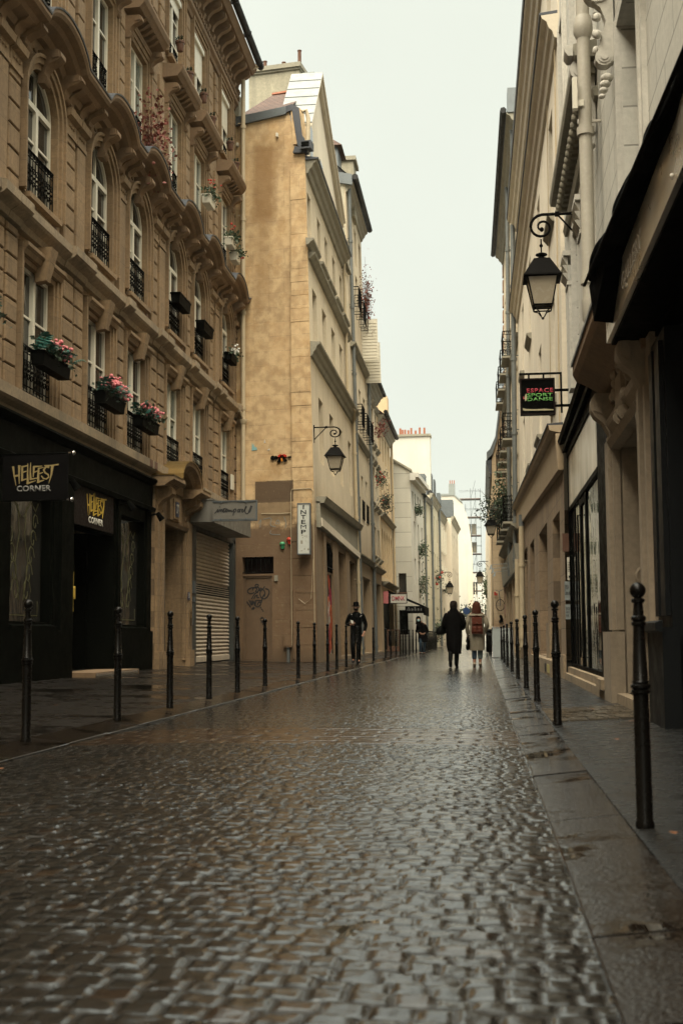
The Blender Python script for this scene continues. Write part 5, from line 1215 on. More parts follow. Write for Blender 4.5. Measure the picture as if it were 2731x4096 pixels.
def slabs(name, xa, xb, z0, z1, y0, y1, L, mat, rs=4):
    """kerb made of separate stones: xa(y), xb(y)"""
    m = MB(); y = y0; r_ = random.Random(rs)
    while y < y1:
        ln = L*r_.uniform(.8, 1.2) if y < 60 else 8; ye = min(y+ln, y1); g_ = .005; dz = r_.uniform(-.004, .004)
        a, b, c, d = xa(y), xb(y), xb(ye), xa(ye); e = .005
        p = [(a,y+g_,-.07),(b,y+g_,-.07),(c,ye-g_,-.07),(d,ye-g_,-.07),(a,y+g_,z0+dz-e),(b,y+g_,z1+dz-e),(c,ye-g_,z1+dz-e),(d,ye-g_,z0+dz-e)]
        m.hexa(p); i = [m.add(v) for v in (p[4],p[5],p[6],p[7],(a+e,y+g_+.001,z0+dz),(b-e,y+g_+.001,z1+dz),(c-e,ye-g_-.001,z1+dz),(d+e,ye-g_-.001,z0+dz))]
        for q_ in ((0,1,5,4),(1,2,6,5),(2,3,7,6),(3,0,4,7),(4,5,6,7)): m.f.append([i[k] for k in q_])
        y = ye
    o = m.build(name, mat); tag(o, kind='structure'); return o
le = lambda y: float(left_edge(np.array(float(y))))
slabs('kerb', lambda y: .285, lambda y: .60, .022, .055, 1.0, 160, .95, M['wet_granite'])
slabs('kerb', lambda y: le(y)-.34, lambda y: le(y), .058, .02, 1.0, 160, 1.05, M['wet_granite'], 8)
m = MB(); yy = [1.0, 10.7, 11.0, 12.5, 12.7, 20, 30, 45, 60, 160]
def rx(y): return 1.75 if y < 22 else 1.7
for a, b in zip(yy[:-1], yy[1:]): m.poly([(.60,a,.055),(rx(a),a,.105),(rx(b),b,.105),(.60,b,.055)])
m.poly([(.6,1,.055),(.6,160,.055),(.6,160,-.08),(.6,1,-.08)]); tag(m.build('pavement', M['wet_asphalt']), kind='structure')
m = MB(); r_ = random.Random(5); y = 11.6
while y < 13.4:
    x = .62
    while x < 1.42:
        w_ = r_.uniform(.1,.2); m.box(x, min(x+w_-.012, 1.43), y, y+.13, .02, .066+.05*(x-.6)+r_.uniform(0,.006)); x += w_
    y += .145
tag(m.build('stone_paving_patch', M['stone_patch']), kind='structure')
m = MB(); ly = [1.0, 10, 20, 30, 36.9, 50, 60, 75, 160]
for a, b in zip(ly[:-1], ly[1:]):
    fa = (lambda y: -8.2 if y <= 36.9 else -5.2)
    xa, xb = le(a)-.34, le(b)-.34
    m.poly([(xa,a,.058),(xa-2,a,.1),(xb-2,b,.1),(xb,b,.058)]); m.poly([(xa-2,a,.1),(-9,a,.21 if a < 37 else .16),(-9,b,.21 if b < 37 else .16),(xb-2,b,.1)])
tag(m.build('pavement', M['wet_asphalt_left']), kind='structure')
# ------------------------------------------------------------------ bollards
def make_bollard():
    r = thing('bollard', '', 'bollard')
    m = MB(); m.lathe([(.042,0),(.042,.02),(.037,.03),(.035,.585),(.035,.59),(.043,.597),(.043,.607),(.036,.612),(.045,.62),(.045,.632),(.036,.638),(.040,.645),(.035,.652),(.025,.895),(.033,.902),(.034,.913),(.026,.918),(.034,.925),(.034,.938),(.024,.945),(.021,1.0),(.031,1.006),(.031,1.018),(.018,1.024),(.016,1.03)], n=16)
    m.build('post', M['bollard'], r, True)
    m = MB(); m.lathe([(max(.001,.037*math.sin(PI*k/10)), 1.058-.037*math.cos(PI*k/10)) for k in range(11)], n=16); m.build('ball_finial', M['bollard'], r, True)
    return r
b0 = make_bollard(); ORD = ['first','second','third','fourth','fifth','sixth','seventh','eighth','ninth','tenth','eleventh','twelfth','thirteenth','fourteenth','fifteenth','sixteenth','seventeenth','eighteenth','nineteenth','twentieth']
first = [True]
def bol(x, y, label, group, z=.06, s=1.0, lean=0):
    if first[0]: o = b0; first[0] = False
    else: o = copy_tree(b0)
    o.location = (x, y, z); o.scale = (s, s, s); o.rotation_euler = (0, lean, random.uniform(0, 6)); o['label'] = label; o['group'] = group; return o
LB = [9.36,11.79,13.83,15.87,17.75,20.05,23.75,26.1,28.35,30.15,32.3,35.2,40.5,45.6,48.3,51.3]
near = ['in front of the large shop window','in front of the dark shop door','in front of the carved stone portal','in front of the grey roller shutter','at the edge of the graffiti door','in front of the graffiti door','in front of the corner pilaster','just past the yellow corner','in front of the sprayed mural','by the sloping shop band','left of the man in the hat','right of the man in the hat','by the grey downpipe','near the dark shop doors','beside its close neighbour further up','before the wooden trellis']
for i, y in enumerate(LB): bol(-3.5, y, '%s left kerb bollard from the camera, %s' % (ORD[i], near[i]), 'bollards along the left kerb')
FB = [(-3.43,53),(-3.4,54.3),(-3.34,55.2),(-3.22,56),(-3.1,56.8),(-3.0,57.6)] + [(-2.93, 60+1.7*k) for k in range(14)]
for i, (x, y) in enumerate(FB): bol(x, y, 'black bollard in the dense distant row at the left bend', 'dense row of bollards at the bend')
RB = [5.29,11.19,15.25,18.88,23.13,27.61,32.3,36.84,41.55,46.67,51.5,56]
nr = ['largest and nearest of all','in front of the dark shop pillar','in front of the stone piers','before the dark doorway','beside the brown stone wall','before the cream pipe','by the small shop windows','near the end of the cream house','beside the menu board','just in front of the menu board','beyond the menu board','furthest of the row']
for i, y in enumerate(RB): bol(.65 if i < 9 else .6, y, '%s right kerb bollard from the camera, %s' % (ORD[i], nr[i]), 'bollards along the right kerb', s=.915 if i == 0 else 1)

# ------------------------------------------------------------------ lanterns
M['lamp_glass'] = paint('frosted_lantern_glass', (.34,.29,.21), .25, .1)
def make_lamp():
    r = thing('wall_lantern', '', 'street lamp')
    m = MB(); sp = [(0,0,0),(.2,0,0),(.42,0,.0)]
    for k in range(26):
        a = PI/2 - k*PI/8.5; rad = .19 - .0062*k
        sp.append((.56 + rad*math.cos(a)*1.0, 0, -.19 + rad*math.sin(a)))
    m.tube(sp, [.022]*3+[.022-.0003*k for k in range(26)], 8); m.ball(sp[-1], .035, 8); m.tube([(.34,0,0),(0,0,-.4)], .014, 6); m.box(-.02,.01,-.03,.03,-.5,.08)
    m.box(.31,.37,-.03,.03,-.03,.03)
    m.v = [(x, y, z) for x, y, z in m.v]; m.build('bracket', M['iron'], r)
    cx = .58
    m = MB(); m.tube([(cx,0,-.37),(cx,0,-.58)], .012, 6); m.ball((cx,0,-.47), .028, 8); m.lathe([(.02,-.6),(.05,-.585),(.085,-.6),(.085,-.615),(.04,-.635),(.045,-.655),(.1,-.67),(.1,-.685)], (cx,0,0), 12); m.build('finial', M['iron'], r)
    def sq(h, z): return [(cx-h,-h,z),(cx+h,-h,z),(cx+h,h,z),(cx-h,h,z)]
    m = MB(); m.hexa(sq(.265,-.955)+sq(.115,-.685)); m.hexa(sq(.275,-.975)+sq(.27,-.955)); m.build('lantern_roof', M['iron'], r)
    a, b, zt, zb = .215, .135, -.975, -1.38
    m = MB()
    for sx in (-1, 1):
        for sy in (-1, 1): m.tube([(cx+sx*a, sy*a, zt), (cx+sx*b, sy*b, zb)], .011, 5); m.tube([(cx+sx*b, sy*b, zb),(cx+sx*b*.9, sy*b*.9, zb-.05),(cx+sx*b*.45, sy*b*.45, zb-.08),(cx+sx*.02, sy*.02, zb-.16)], .008, 5)
    for h, z in ((a, zt), (b, zb), (b*.93, zb-.04)):
        q = sq(h, z)
        for i in range(4): m.tube([q[i], q[(i+1) % 4]], .011, 5)
    m.ball((cx,0,zb-.18), .022, 8); m.build('lantern_frame', M['iron'], r)
    for i in range(4):
        p, q = sq(a*.97, zt), sq(b*.97, zb); m = MB(); c = Vector((cx,0,(zt+zb)/2)); f4 = [p[i], p[(i+1)%4], q[(i+1)%4], q[i]]
        inn = [tuple(Vector(v)+(c-Vector(v)).normalized()*.006) for v in f4]; m.hexa(f4+inn); m.build('glass_pane', M['lamp_glass'], r)
    return r
lamp = make_lamp(); lamp.location = (1.56, 18.0, 7.02); lamp.rotation_euler = (0,0,PI); lamp['label'] = 'largest black iron wall lantern hanging over the pavement from the pale rusticated house'; lamp['group'] = 'iron wall lanterns'
copy_tree(lamp, None, (-5.0, 37.5, 7.28), (0,0,0), 'black iron wall lantern on the corner of the ochre gable house').scale = (1.12,1.12,.95)
copy_tree(lamp, None, (1.05, 51.5, 6.2), (0,0,PI), 'black iron wall lantern in front of the leafy balcony on the right').scale = (1.0,1,.85)
copy_tree(lamp, None, (.55, 80, 5.6), (0,0,PI), 'small distant wall lantern beyond the tan gable at the street end')
copy_tree(lamp, None, (-2.95, 93, 5.6), (0,0,0), 'small distant wall lantern on the shuttered house far down on the left').scale = (1.15,1.15,1.15)

# ------------------------------------------------------------------ signs
HF = [([(205,275),(222,400),(250,545)],(30,5)),([(290,262),(288,400),(294,520)],(34,8)),([(215,412),(300,398)],26),
 ([(330,272),(330,480)],26),([(325,285),(398,270)],(22,16)),([(330,362),(390,345)],(22,12)),([(322,472),(390,452)],(24,14)),
 ([(405,240),(404,380),(408,525)],(8,30)),([(400,515),(515,480)],(28,8)),([(443,228),(440,350),(446,470)],(8,28)),([(440,458),(535,445)],(24,12)),
 ([(488,285),(484,360),(480,430)],(28,10)),([(478,288),(600,280)],(26,8)),([(486,365),(540,345)],(20,10)),
 ([(552,305),(548,420),(550,512)],(20,32)),([(545,312),(618,300)],(20,8)),([(550,388),(612,368)],(20,10)),([(545,500),(628,474)],(26,10)),
 ([(695,300),(650,292),(620,335),(640,375),(680,400),(690,435),(655,462),(615,450),(590,415)],(26,14)),
 ([(628,276),(720,276),(820,264)],(12,20)),([(738,270),(725,400),(692,522)],(38,5))]
def hellfest(fr, s0, s1, zt, zb, w, mat1, mat2, parent, flip=False):
    sx = (s1-s0)/(820-190); sz = (zt-zb)/(628-228)
    f = lambda pts: [(s0+(x-190)*sx, zt-(y-228)*sz) for x, y in pts]
    mb = MB(fr)
    for n_, (pts, wd) in enumerate(HF):
        wd = (wd, wd) if not isinstance(wd, tuple) else wd
        q = f(pts)
        if abs(q[-1][1]-q[0][1]) > abs(q[-1][0]-q[0][0])*.8: k = abs(sx)
        else: k = abs(sz)
        mb.ribbon(q, (wd[0]*k, wd[1]*k), w, w+.003+.0004*n_)
    mb.build('lettering', mat1, parent)
    c = f([(258, 543), (722, 628)])
    text_part('lettering', 'CORNER', fr, c[0][0], c[1][0], c[1][1], c[0][1], w+.001, mat2, parent, bold=.035, spacing=1.05)
bn = thing('hanging_banner', 'black cloth banner with dull ochre jagged lettering hung between two metal rods', 'banner', (-7.38, 18.3, 2.9))
bf = lambda s, w, z: (s+7.38, -w, z-2.9)
m = MB(bf); m.box(-7.28,-6.24,-.012,.012,2.98,3.67); cl = m.build('banner_cloth', M['banner'], bn)
hellfest(bf, -7.135, -6.39, 3.555, 3.105, .013, M['gold_dull'], M['grey_letter'], cl)
m = MB(bf); m.tube([(-7.4,0,3.69),(-6.2,0,3.69)], .014, 8); m.mark(); m.tube([(-7.4,0,2.97),(-6.22,0,2.97)], .014, 8); rd = m.build('rod', M['black'], bn)
m = MB(bf)
for z, x in ((3.69,-6.17),(2.97,-6.19)): m.ball((x,0,z), .038, 10); m.tube([(x-.07,0,z),(x-.03,0,z)], .025, 8)
m.build('chrome_knob', M['chrome'], rd, True)
ps = thing('shop_sign_panel', 'dark brown sign panel with bright yellow jagged lettering above the black shop door', 'sign', (-7.5, 22.1, 2.95))
pf_ = lambda s, w, z: (w, s-22.1, z-2.95)
m = MB(pf_); m.box(22.1,24.62,.03,.07,2.98,3.76); pp = m.build('sign_board', M['panel_dark'], ps)
hellfest(pf_, 22.85, 24.1, 3.68, 3.06, .071, M['gold_letter'], M['white_letter'], pp)
st = thing('notice', 'yellow cross and pale paper notice stuck to the edge of the black shop door', 'notice', (-7.5, 22.12, 1.0))
nf = lambda s, w, z: (w, s-22.12, z-1.0)
m = MB(nf); m.plate([(22.14,1.35),(22.2,1.35),(22.19,1.62),(22.3,1.58),(22.3,1.82),(22.19,1.78),(22.2,2.08),(22.14,2.08)], -1.05, -1.0); m.v = [(x+1.06, y, z) for x, y, z in m.v]; m.build('yellow_cross', M['gold_letter'], st)
m = MB(nf); m.box(22.14,22.32,.0,.01,.85,1.25); m.build('paper', M['zinc_pale'], st)
# intemporel hanging sign (script lettering)
it = thing('hanging_sign', 'grey hanging sign with black handwritten lettering and a pencil beside the shutter box', 'sign', (-6.71, 30.8, 3.80)); it.scale = (.966,.966,.966)
fi = lambda s, w, z: (s+6.95, -w, z-3.9)
m = MB(fi); m.box(-6.94,-5.79,-.05,.05,3.93,4.4); ib = m.build('sign_board', M['gray_box'], it)
m = MB(fi)
for z in (3.9, 4.41): m.box(-6.96,-5.77,-.07,.07,z-.012,z+.015)
for x in (-6.72,-6.05):
    for z in (3.93, 4.38): m.tube([(x-.2,.06,z),(x+.2,.06,z)], .01, 5); m.box(x-.02,x+.02,.05,.085,z-.02,z+.03)
m.box(-5.8,-5.77,-.06,.06,3.9,4.4); m.build('sign_frame', M['zinc'], it)
def imap(pts): return [(-6.94+(x-130)/1220*1.15, 4.40-(y-250)/510*.49) for x, y in pts]
IT = [[(180,570),(230,530),(290,440),(265,520),(275,550),(330,470),(350,455),(340,540),(385,460),(405,470),(395,545),(430,500),(465,410),(430,520),(445,555),(500,500),(540,460),(520,450),(490,500),(510,550),(555,500),(570,460),(575,545),(610,470),(620,540),(655,470),(665,545),(700,520),(740,450),(705,640)],
 [(735,480),(770,450),(790,480),(770,540),(730,545)],[(870,470),(830,490),(825,540),(860,550),(885,500),(870,465),(900,480)],[(895,555),(910,470),(945,465)],[(950,520),(990,480),(965,465),(945,520),(970,560),(1010,520),(1060,440),(1085,390),(1060,400),(1030,500),(1055,580),(1100,600),(1140,570)],
 [(420,450),(500,440)]]
strokes(fi, IT, .051, .055, imap, .028).build('lettering', M['ink'], ib)
m = MB(fi); P1 = imap([(1200,365),(1255,390),(1190,560),(1140,580),(1130,540)]); m.plate(P1, .051, .056); m.ball((imap([(325,395)])[0][0], .053, imap([(325,395)])[0][1]), .014, 6); m.build('pencil_mark', M['ink'], ib)
# vertical INTEMP sign
vs = thing('vertical_sign', 'white vertical box sign with black capital letters and torn lower half on the ochre corner', 'sign', (-5.4, 36.55, 3.25))
fv = lambda s, w, z: (s+5.4, -w + .14*(s+5.4), z-3.25)
m = MB(fv); m.box(-5.385,-5.03,-.25,.0,3.32,4.82); vb = m.build('sign_box', paint('pale_sign_plastic', (.46,.47,.42), .5, .25, scale=9), vs)
m = MB(fv)
for a, b, c, d in ((-5.40,-5.375,3.3,4.84),(-5.04,-5.015,3.3,4.84),(-5.375,-5.04,3.3,3.33),(-5.375,-5.04,4.81,4.84)): m.box(a, b, -.25, .015, c, d)
m.build('sign_frame', M['zinc'], vs)
z = 4.78
for ch, wd in (('I',.035),('N',.165),('T',.14),('E',.13),('M',.165),('P',.14)):
    text_part('letter', ch, fv, -5.215-wd/2, -5.215+wd/2, z-.12, z, .001, M['ink'], vb, bold=0 if ch == 'M' else .02); z -= .148
m = MB(fv)
for x, zz, w_, h_ in ((-5.27,3.86,.04,.03),(-5.2,3.84,.05,.02),(-5.13,3.8,.015,.09),(-5.3,3.62,.06,.1),(-5.16,3.68,.01,.05),(-5.25,3.78,.02,.05),(-5.1,3.42,.05,.06),(-5.2,3.44,.03,.05),(-5.3,3.4,.06,.02)): m.box(x, x+w_, .0, .002, zz, zz+h_)
m.build('torn_remnant', M['moulding'], vb)
# ESPACE sign on bracket
es = thing('hanging_sign', 'black square hanging sign with red and green capitals over the right pavement', 'sign', (1.5, 20.5, 4.4))
fe = lambda s, w, z: (s-1.5, -w, z-4.4)
m = MB(fe); m.box(.72,1.27,-.05,.05,4.49,5.06); eb = m.build('sign_board', M['black'], es)
m = MB(fe)
for a, b, c, d in ((.71,.735,4.47,5.08),(1.255,1.28,4.47,5.08),(.735,1.255,4.47,4.495),(.735,1.255,5.055,5.08)): m.box(a, b, -.07, .06, c, d)
m.build('sign_frame', M['panel_dark'], es)
M['sign_red'] = paint('faded_red_lettering', (.42,.035,.06), .6, .3, scale=40); M['sign_green'] = paint('green_lettering', (.14,.42,.09), .6, .3, scale=40)
text_part('lettering', 'ESPACE', fe, .82, 1.25, 4.84, 4.91, .051, M['sign_red'], eb, bold=.02, spacing=1.15)
text_part('lettering', 'SPORT', fe, .825, 1.24, 4.77, 4.826, .051, M['sign_green'], eb, bold=.008)
text_part('lettering', 'DANSE', fe, .825, 1.24, 4.70, 4.756, .051, M['sign_green'], eb, bold=.008)
text_part('lettering', '&', fe, .755, .785, 4.735, 4.78, .051, M['sign_red'], eb)
m = MB(fe); m.plate([(.75,4.55),(.75,4.585),(.8,4.57),(.95,4.56),(1.1,4.565),(1.25,4.55),(1.25,4.535),(.78,4.54)], .05, .053); m.plate([(.79,4.70),(.81,4.71),(.822,4.78),(.81,4.83),(.79,4.8),(.78,4.75)], .05, .056); m.build('peeling_sticker', paint('peeled_pale_paint', (.38,.33,.2), .7), eb)
m = MB(fe); m.box(.70,1.4,-.02,.02,5.15,5.18); m.box(1.37,1.4,-.02,.02,4.5,5.18)
for z in (4.88, 4.62): m.box(1.28,1.52,-.02,.02,z-.02,z+.02)
for x in (.86,1.1): m.box(x-.015,x+.015,-.02,.02,5.06,5.15)
m.build('bracket', M['iron'], es)
# DMNK sign
dm = thing('projecting_sign', 'small white box sign with red jagged letters above the dark arcaded shop', 'sign', (-4.87, 63.5, 2.9))
fd = lambda s, w, z: (s+4.87, -w, z-2.9)
m = MB(fd); m.box(-4.72,-3.92,-.08,.08,2.55,3.0); m.v = [(x+.15, y, z) for x, y, z in m.v]; db = m.build('sign_box', M['white_letter'], dm)
text_part('lettering', 'DMNK', lambda s, w, z: fd(s+.15, w, z), -4.65, -3.99, 2.66, 2.9, .081, M['sign_red'], db, bold=.015)
m = MB(fd); [m.box(a, b, -.09, .09, c, d) for a, b, c, d in ((-4.75,-4.72,2.52,3.03),(-3.92,-3.89,2.52,3.03),(-4.72,-3.92,2.52,2.55),(-4.72,-3.92,3.0,3.03))]; m.v = [(x+.15, y, z) for x, y, z in m.v]; m.build('sign_frame', M['black'], dm)
pk = tag(MB().box(-4.85,-4.6,62.2,62.26,2.5,3.1).build('pink_panel', paint('faded_pink_panel', (.5,.15,.15), .6, .3)), 'small faded pink sign panel left of the white sign with red letters', 'sign')
# ornaments on the ochre gable
def gw(s, w, z): v = gl(s, w, z); return (v[0]-4.87, v[1]+37.05, v[2])
sX = lambda X: (X+7.5)/.989
gu = thing('wall_art', 'black guitar shape with red and yellow winged body fixed high on the ochre gable', 'wall art', gw(sX(-5.95), 0, 6.3)); g0 = gw(sX(-5.95), 0, 6.3)
gr_ = lambda s, w, z: tuple(a-b for a, b in zip(gw(s, w, z), g0))
c_ = sX(-5.95)
m = MB(gr_); m.plate([(c_-.29+.075*math.cos(a)*(1 if math.cos(a)<0 else 1), 6.32+.075*math.sin(a)) for a in [2*PI*k/14 for k in range(14)]], .01, .05); m.plate([(c_-.19+.055*math.cos(2*PI*k/12), 6.325+.06*math.sin(2*PI*k/12)) for k in range(12)], .012, .052); m.box(c_-.2,c_+.26,.02,.055,6.31,6.335); m.box(c_+.2,c_+.29,.02,.06,6.3,6.35); m.plate([(c_-.16,6.17),(c_-.05,6.17),(c_+.0,6.37),(c_-.02,6.4)], .03, .07); m.plate([(c_+.18,6.2),(c_+.08,6.18),(c_+.01,6.37),(c_+.03,6.4)], .03, .07); m.build('guitar_shape', M['black'], gu)
m = MB(gr_); m.plate([(c_-.13,6.3),(c_-.13,6.39),(c_-.06,6.43),(c_,6.41),(c_+.07,6.43),(c_+.15,6.39),(c_+.14,6.3),(c_+.02,6.25)], .005, .03); m.build('red_wings', paint('glossy_red', (.45,.02,.01), .3), gu)
m = MB(gr_); m.plate([(c_-.02,6.3),(c_+.03,6.3),(c_+.03,6.22),(c_+.005,6.19),(c_-.02,6.22)], .05, .075); m.build('yellow_centre', paint('orange_yellow', (.6,.2,.02), .4), gu)
def skull(X, z, mat, lab):
    s_ = sX(X); g_ = gw(s_, 0, z); r = thing('skull_mask', lab, 'wall art', g_)
    fr = lambda s, w, zz: tuple(a-b for a, b in zip(gw(s_+s, w, z+zz), g_))
    m = MB(fr); m.lathe([(.001,-.075),(.06,-.055),(.088,0),(.08,.045),(.045,.075),(.001,.085)], (0,.02,.03), 12); m.hexa([(-.03,0,-.1),(.06,0,-.11),(.06,.07,-.11),(-.02,.07,-.1),(-.05,0,-.03),(.08,0,-.03),(.08,.09,-.03),(-.03,.09,-.03)]); m.build('skull', mat, r, True)
    m = MB(fr)
    for a in (.0, .055): m.ball((a, .105-.02*(a>0), .012), .02, 7)
    m.build('eye_socket', M['ink'], r)
skull(-5.95, 3.63, paint('glossy_green_resin', (.05,.28,.12), .35, .3), 'green skull shaped mask fixed low on the ochre gable')
skull(-5.73, 3.76, paint('glossy_red_resin', (.5,.045,.02), .35, .3), 'red skull shaped mask fixed beside the green one on the gable')
def scrap(X, z, pts, mat, lab):
    s_ = sX(X); g_ = gw(s_, 0, z); m = MB(lambda s, w, zz: tuple(a-b for a, b in zip(gw(s_+s, w, z+zz), g_)))
    m.plate(pts, .008, .014); tag(m.build('torn_poster', mat, None, loc=g_), lab, 'poster')
scrap(-6.84, 6.7, [(-.08,-.12),(.1,-.1),(.06,.0),(.01,-.02),(0,.12),(-.02,.02),(-.07,.14)], paint('faded_teal_paper', (.22,.42,.42), .7, .5, scale=30), 'torn teal and white poster scrap high on the ochre gable')
scrap(-6.5, 6.85, [(-.03,-.05),(.03,-.04),(.01,.0),(.0,.07),(-.02,.02)], M['white_letter'], 'small torn white paper scrap right of the teal poster scrap')
scrap(-6.38, 6.6, [(-.06,-.03),(.03,-.03),(.04,.03),(-.01,.0)], M['white_letter'], 'tiny white paper scrap below the other scraps on the gable')
tg = thing('chalk_tag', 'pale painted scribble across the ochre gable left of the vertical sign', 'graffiti', gw(1.2, 0, 4.2)); gt0 = gw(1.2, 0, 4.2)
strokes(lambda s, w, z: tuple(a-b for a, b in zip(gw(s, w, z), gt0)), [[(.95,4.45),(1.25,4.5),(1.15,4.25),(1.35,4.2)],[(1.2,4.1),(1.15,3.98),(1.5,3.96)],[(1.35,4.3),(1.42,4.45),(1.5,4.28),(1.36,4.3)],[(1.62,4.5),(1.7,4.3),(1.65,4.15)],[(.8,4.3),(.9,4.5),(.85,4.2)]], .004, .009, lambda q: q, .02).build('scribble', M['zinc_pale'], tg)

# ------------------------------------------------------------------ plants
def leafy(mb, c, sp, n, size, rr, long=False):
    for _ in range(n):
        p = Vector((c[0]+rr.gauss(0, sp[0]*.5), c[1]+rr.gauss(0, sp[1]*.5), c[2]+rr.gauss(0, sp[2]*.5)))
        d = Vector((rr.uniform(-1,1), rr.uniform(-1,1), rr.uniform(-.7,1))).normalized(); e = d.cross(Vector((rr.uniform(-1,1), rr.uniform(-1,1), rr.uniform(-1,1)))).normalized()
        L = size*rr.uniform(.6,1.3); w_ = L*(.18 if long else .42)
        a, b, c2, dd = p, p+d*L*.5+e*w_, p+d*L, p+d*L*.5-e*w_
        f = e.cross(d)*L*.12
        i = [mb.add(tuple(a)), mb.add(tuple(b+f)), mb.add(tuple(c2)), mb.add(tuple(dd+f)), mb.add(tuple(p+d*L*.5))]
        mb.f += [[i[0], i[1], i[4]], [i[1], i[2], i[4]], [i[4], i[2], i[3]], [i[0], i[4], i[3]]]
def frond(mb, p, d, L, rr):
    p = Vector(p); d = Vector(d).normalized(); side = d.cross(Vector((0,0,1))).normalized(); N = 9
    for k in range(N):
        q = k/N; c = p + d*L*q + Vector((0,0,1))*(L*.35*math.sin(q*2.2)-.3*L*q*q)
        l_ = L*.38*math.sin(PI*min(1, q*.85+.12))
        for sg in (-1, 1):
            t_ = c + side*sg*l_ + d*l_*.5 - Vector((0,0,l_*.35)); w_ = d*.018
            mb.f.append([mb.add(tuple(c-w_)), mb.add(tuple(c+w_)), mb.add(tuple(t_))])
def blossoms(mb, c, sp, n, r, rr):
    for _ in range(n):
        p = (c[0]+rr.gauss(0,sp[0]*.5), c[1]+rr.gauss(0,sp[1]*.5), c[2]+rr.gauss(0,sp[2]*.5))
        mb.ball(p, r*rr.uniform(.7,1.3), 5, rr.uniform(.7,1))
def flowerbox(x, y, z, L, lab, fl=None, teal=False, boxmat='black', leaves=220, depth=.24, h=.24, grp='window boxes', fp=None, n=34, hang=0):
    r = thing('flower_box', lab, 'flower box', (x, y, z), grp); rr = random.Random(int(y*10+z))
    m = MB(); m.hexa([(-depth/2+.02,-L/2+.02,0),(depth/2-.02,-L/2+.02,0),(depth/2-.02,L/2-.02,0),(-depth/2+.02,L/2-.02,0),(-depth/2,-L/2,h),(depth/2,-L/2,h),(depth/2,L/2,h),(-depth/2,L/2,h)])
    m.box(-depth/2-.012,depth/2+.012,-L/2-.012,L/2+.012,h-.03,h+.005); m.build('trough', M[boxmat], r)
    if leaves:
        m = MB()
        if teal:
            for k in range(30): frond(m, (rr.uniform(-.08,.08), rr.uniform(-L/2,L/2), h), (rr.uniform(-.3,1), rr.uniform(-1,1), rr.uniform(.1,.9)), rr.uniform(.22,.42), rr)
            m.build('foliage', M['leaf_teal'], r); m = MB()
        leafy(m, (.06,0,h+.06-hang*.3), (.2,L*.62,.18+hang), leaves, .085, rr); m.build('foliage', M['leaf_dark' if teal else 'leaf'], r)
    if fl:
        m = MB()
        for (dy, dz) in (fp or [(0,0)]): blossoms(m, (.09, dy, h+.12+dz), (.14,.24,.12), n, .034, rr)
        m.build('flowers', M[fl], r)
    return r
flowerbox(-7.22, 20.2, 5.38, 1.35, 'black window box with teal ferns and pink blossoms, nearest above the dark shopfront', 'pink', True, fp=[(.05,.1),(.35,.02)])
flowerbox(-7.22, 23.6, 5.38, 1.35, 'black window box heaped with pink blossoms above the shop door', 'pink', True, fp=[(-.35,.12),(0,.14),(.35,.1),(.55,-.02)])
flowerbox(-7.22, 26.28, 5.38, 1.35, 'black window box with pink blossoms and teal leaves, third along above the shopfront', 'pink', True, fp=[(-.3,.1),(.1,.08),(.45,.1)])
flowerbox(-7.22, 16.8, 5.38, 1.3, 'black window box with dark leaves at the picture edge', None, True)
flowerbox(-7.28, 29.64, 9.02, 1.15, 'empty black window box on the fourth arched window railing', None, leaves=0, h=.26)
flowerbox(-7.28, 32.35, 9.02, 1.15, 'empty black window box on the fifth arched window railing', None, leaves=0, h=.26)
flowerbox(-7.28, 35.88, 9.02, .9, 'black window box with small white flowers on the last arched window', 'white_petal', leaves=90, fp=[(0,.03)], n=26)
flowerbox(-7.22, 32.5, 12.65, .7, 'white window box with a red geranium above the wavy cornice', 'red', boxmat='white_frame', fp=[(0,.28),(.2,.3)], n=5, leaves=260)
flowerbox(-7.22, 35.5, 12.45, .6, 'white window box with leggy green plant, left of the last pair above the cornice', 'red', boxmat='white_frame', fp=[(0,.25)], n=5, leaves=240)
flowerbox(-7.22, 36.2, 12.2, .6, 'white window box tilted low at the last window above the wavy cornice', 'red', boxmat='white_frame', fp=[(.2,-.1)], n=5, leaves=200)
def bush(name, lab, c, sp, n, size, mat, cat='plant', extra=None, rr=None, grp=None, stems=14):
    r = thing(name, lab, cat, c, grp); rr = rr or random.Random(int(abs(c[1])*7+n)); m = MB()
    for k in range(3): leafy(m, (rr.gauss(0,sp[0]*.25), rr.gauss(0,sp[1]*.25), rr.gauss(0,sp[2]*.25)), sp, n//3, size, rr)
    m.build('foliage', M[mat], r); m = MB()
    for k in range(stems): m.tube([(0,0,-sp[2]*.5),(rr.gauss(0,sp[0]*.4), rr.gauss(0,sp[1]*.4), rr.gauss(0,sp[2]*.3)),(rr.gauss(0,sp[0]*.6), rr.gauss(0,sp[1]*.6), rr.gauss(0,sp[2]*.6))], .006*max(1,size*8), 3)
    m.build('stem', M['wood'], r)
    if extra:
        m = MB(); blossoms(m, (0,0,0), sp, extra[1], extra[2], rr); m.build('flowers', M[extra[0]], r)
    return r
bush('creeper', 'dried red creeper tangled over the railing above the wavy cornice', (-7.2, 26.4, 12.3), (.3,.8,.9), 420, .09, 'rust_leaf', stems=30)
bush('creeper', 'thin trail of dead creeper hanging down to the wavy cornice', (-7.1, 27.2, 11.75), (.15,.5,.5), 70, .06, 'rust_leaf', stems=16)
bush('creeper', 'autumn red creeper spilling from an upper window of the tall pale house', (-4.95, 55.3, 16.3), (.28,.6,1.2), 620, .08, 'rust_leaf', stems=50)
bush('balcony_plant', 'wide leafy balcony shrub reaching over the street from the right', (.85, 52.5, 6.0), (.8,1.8,.55), 2200, .10, 'leaf_dark', stems=40)
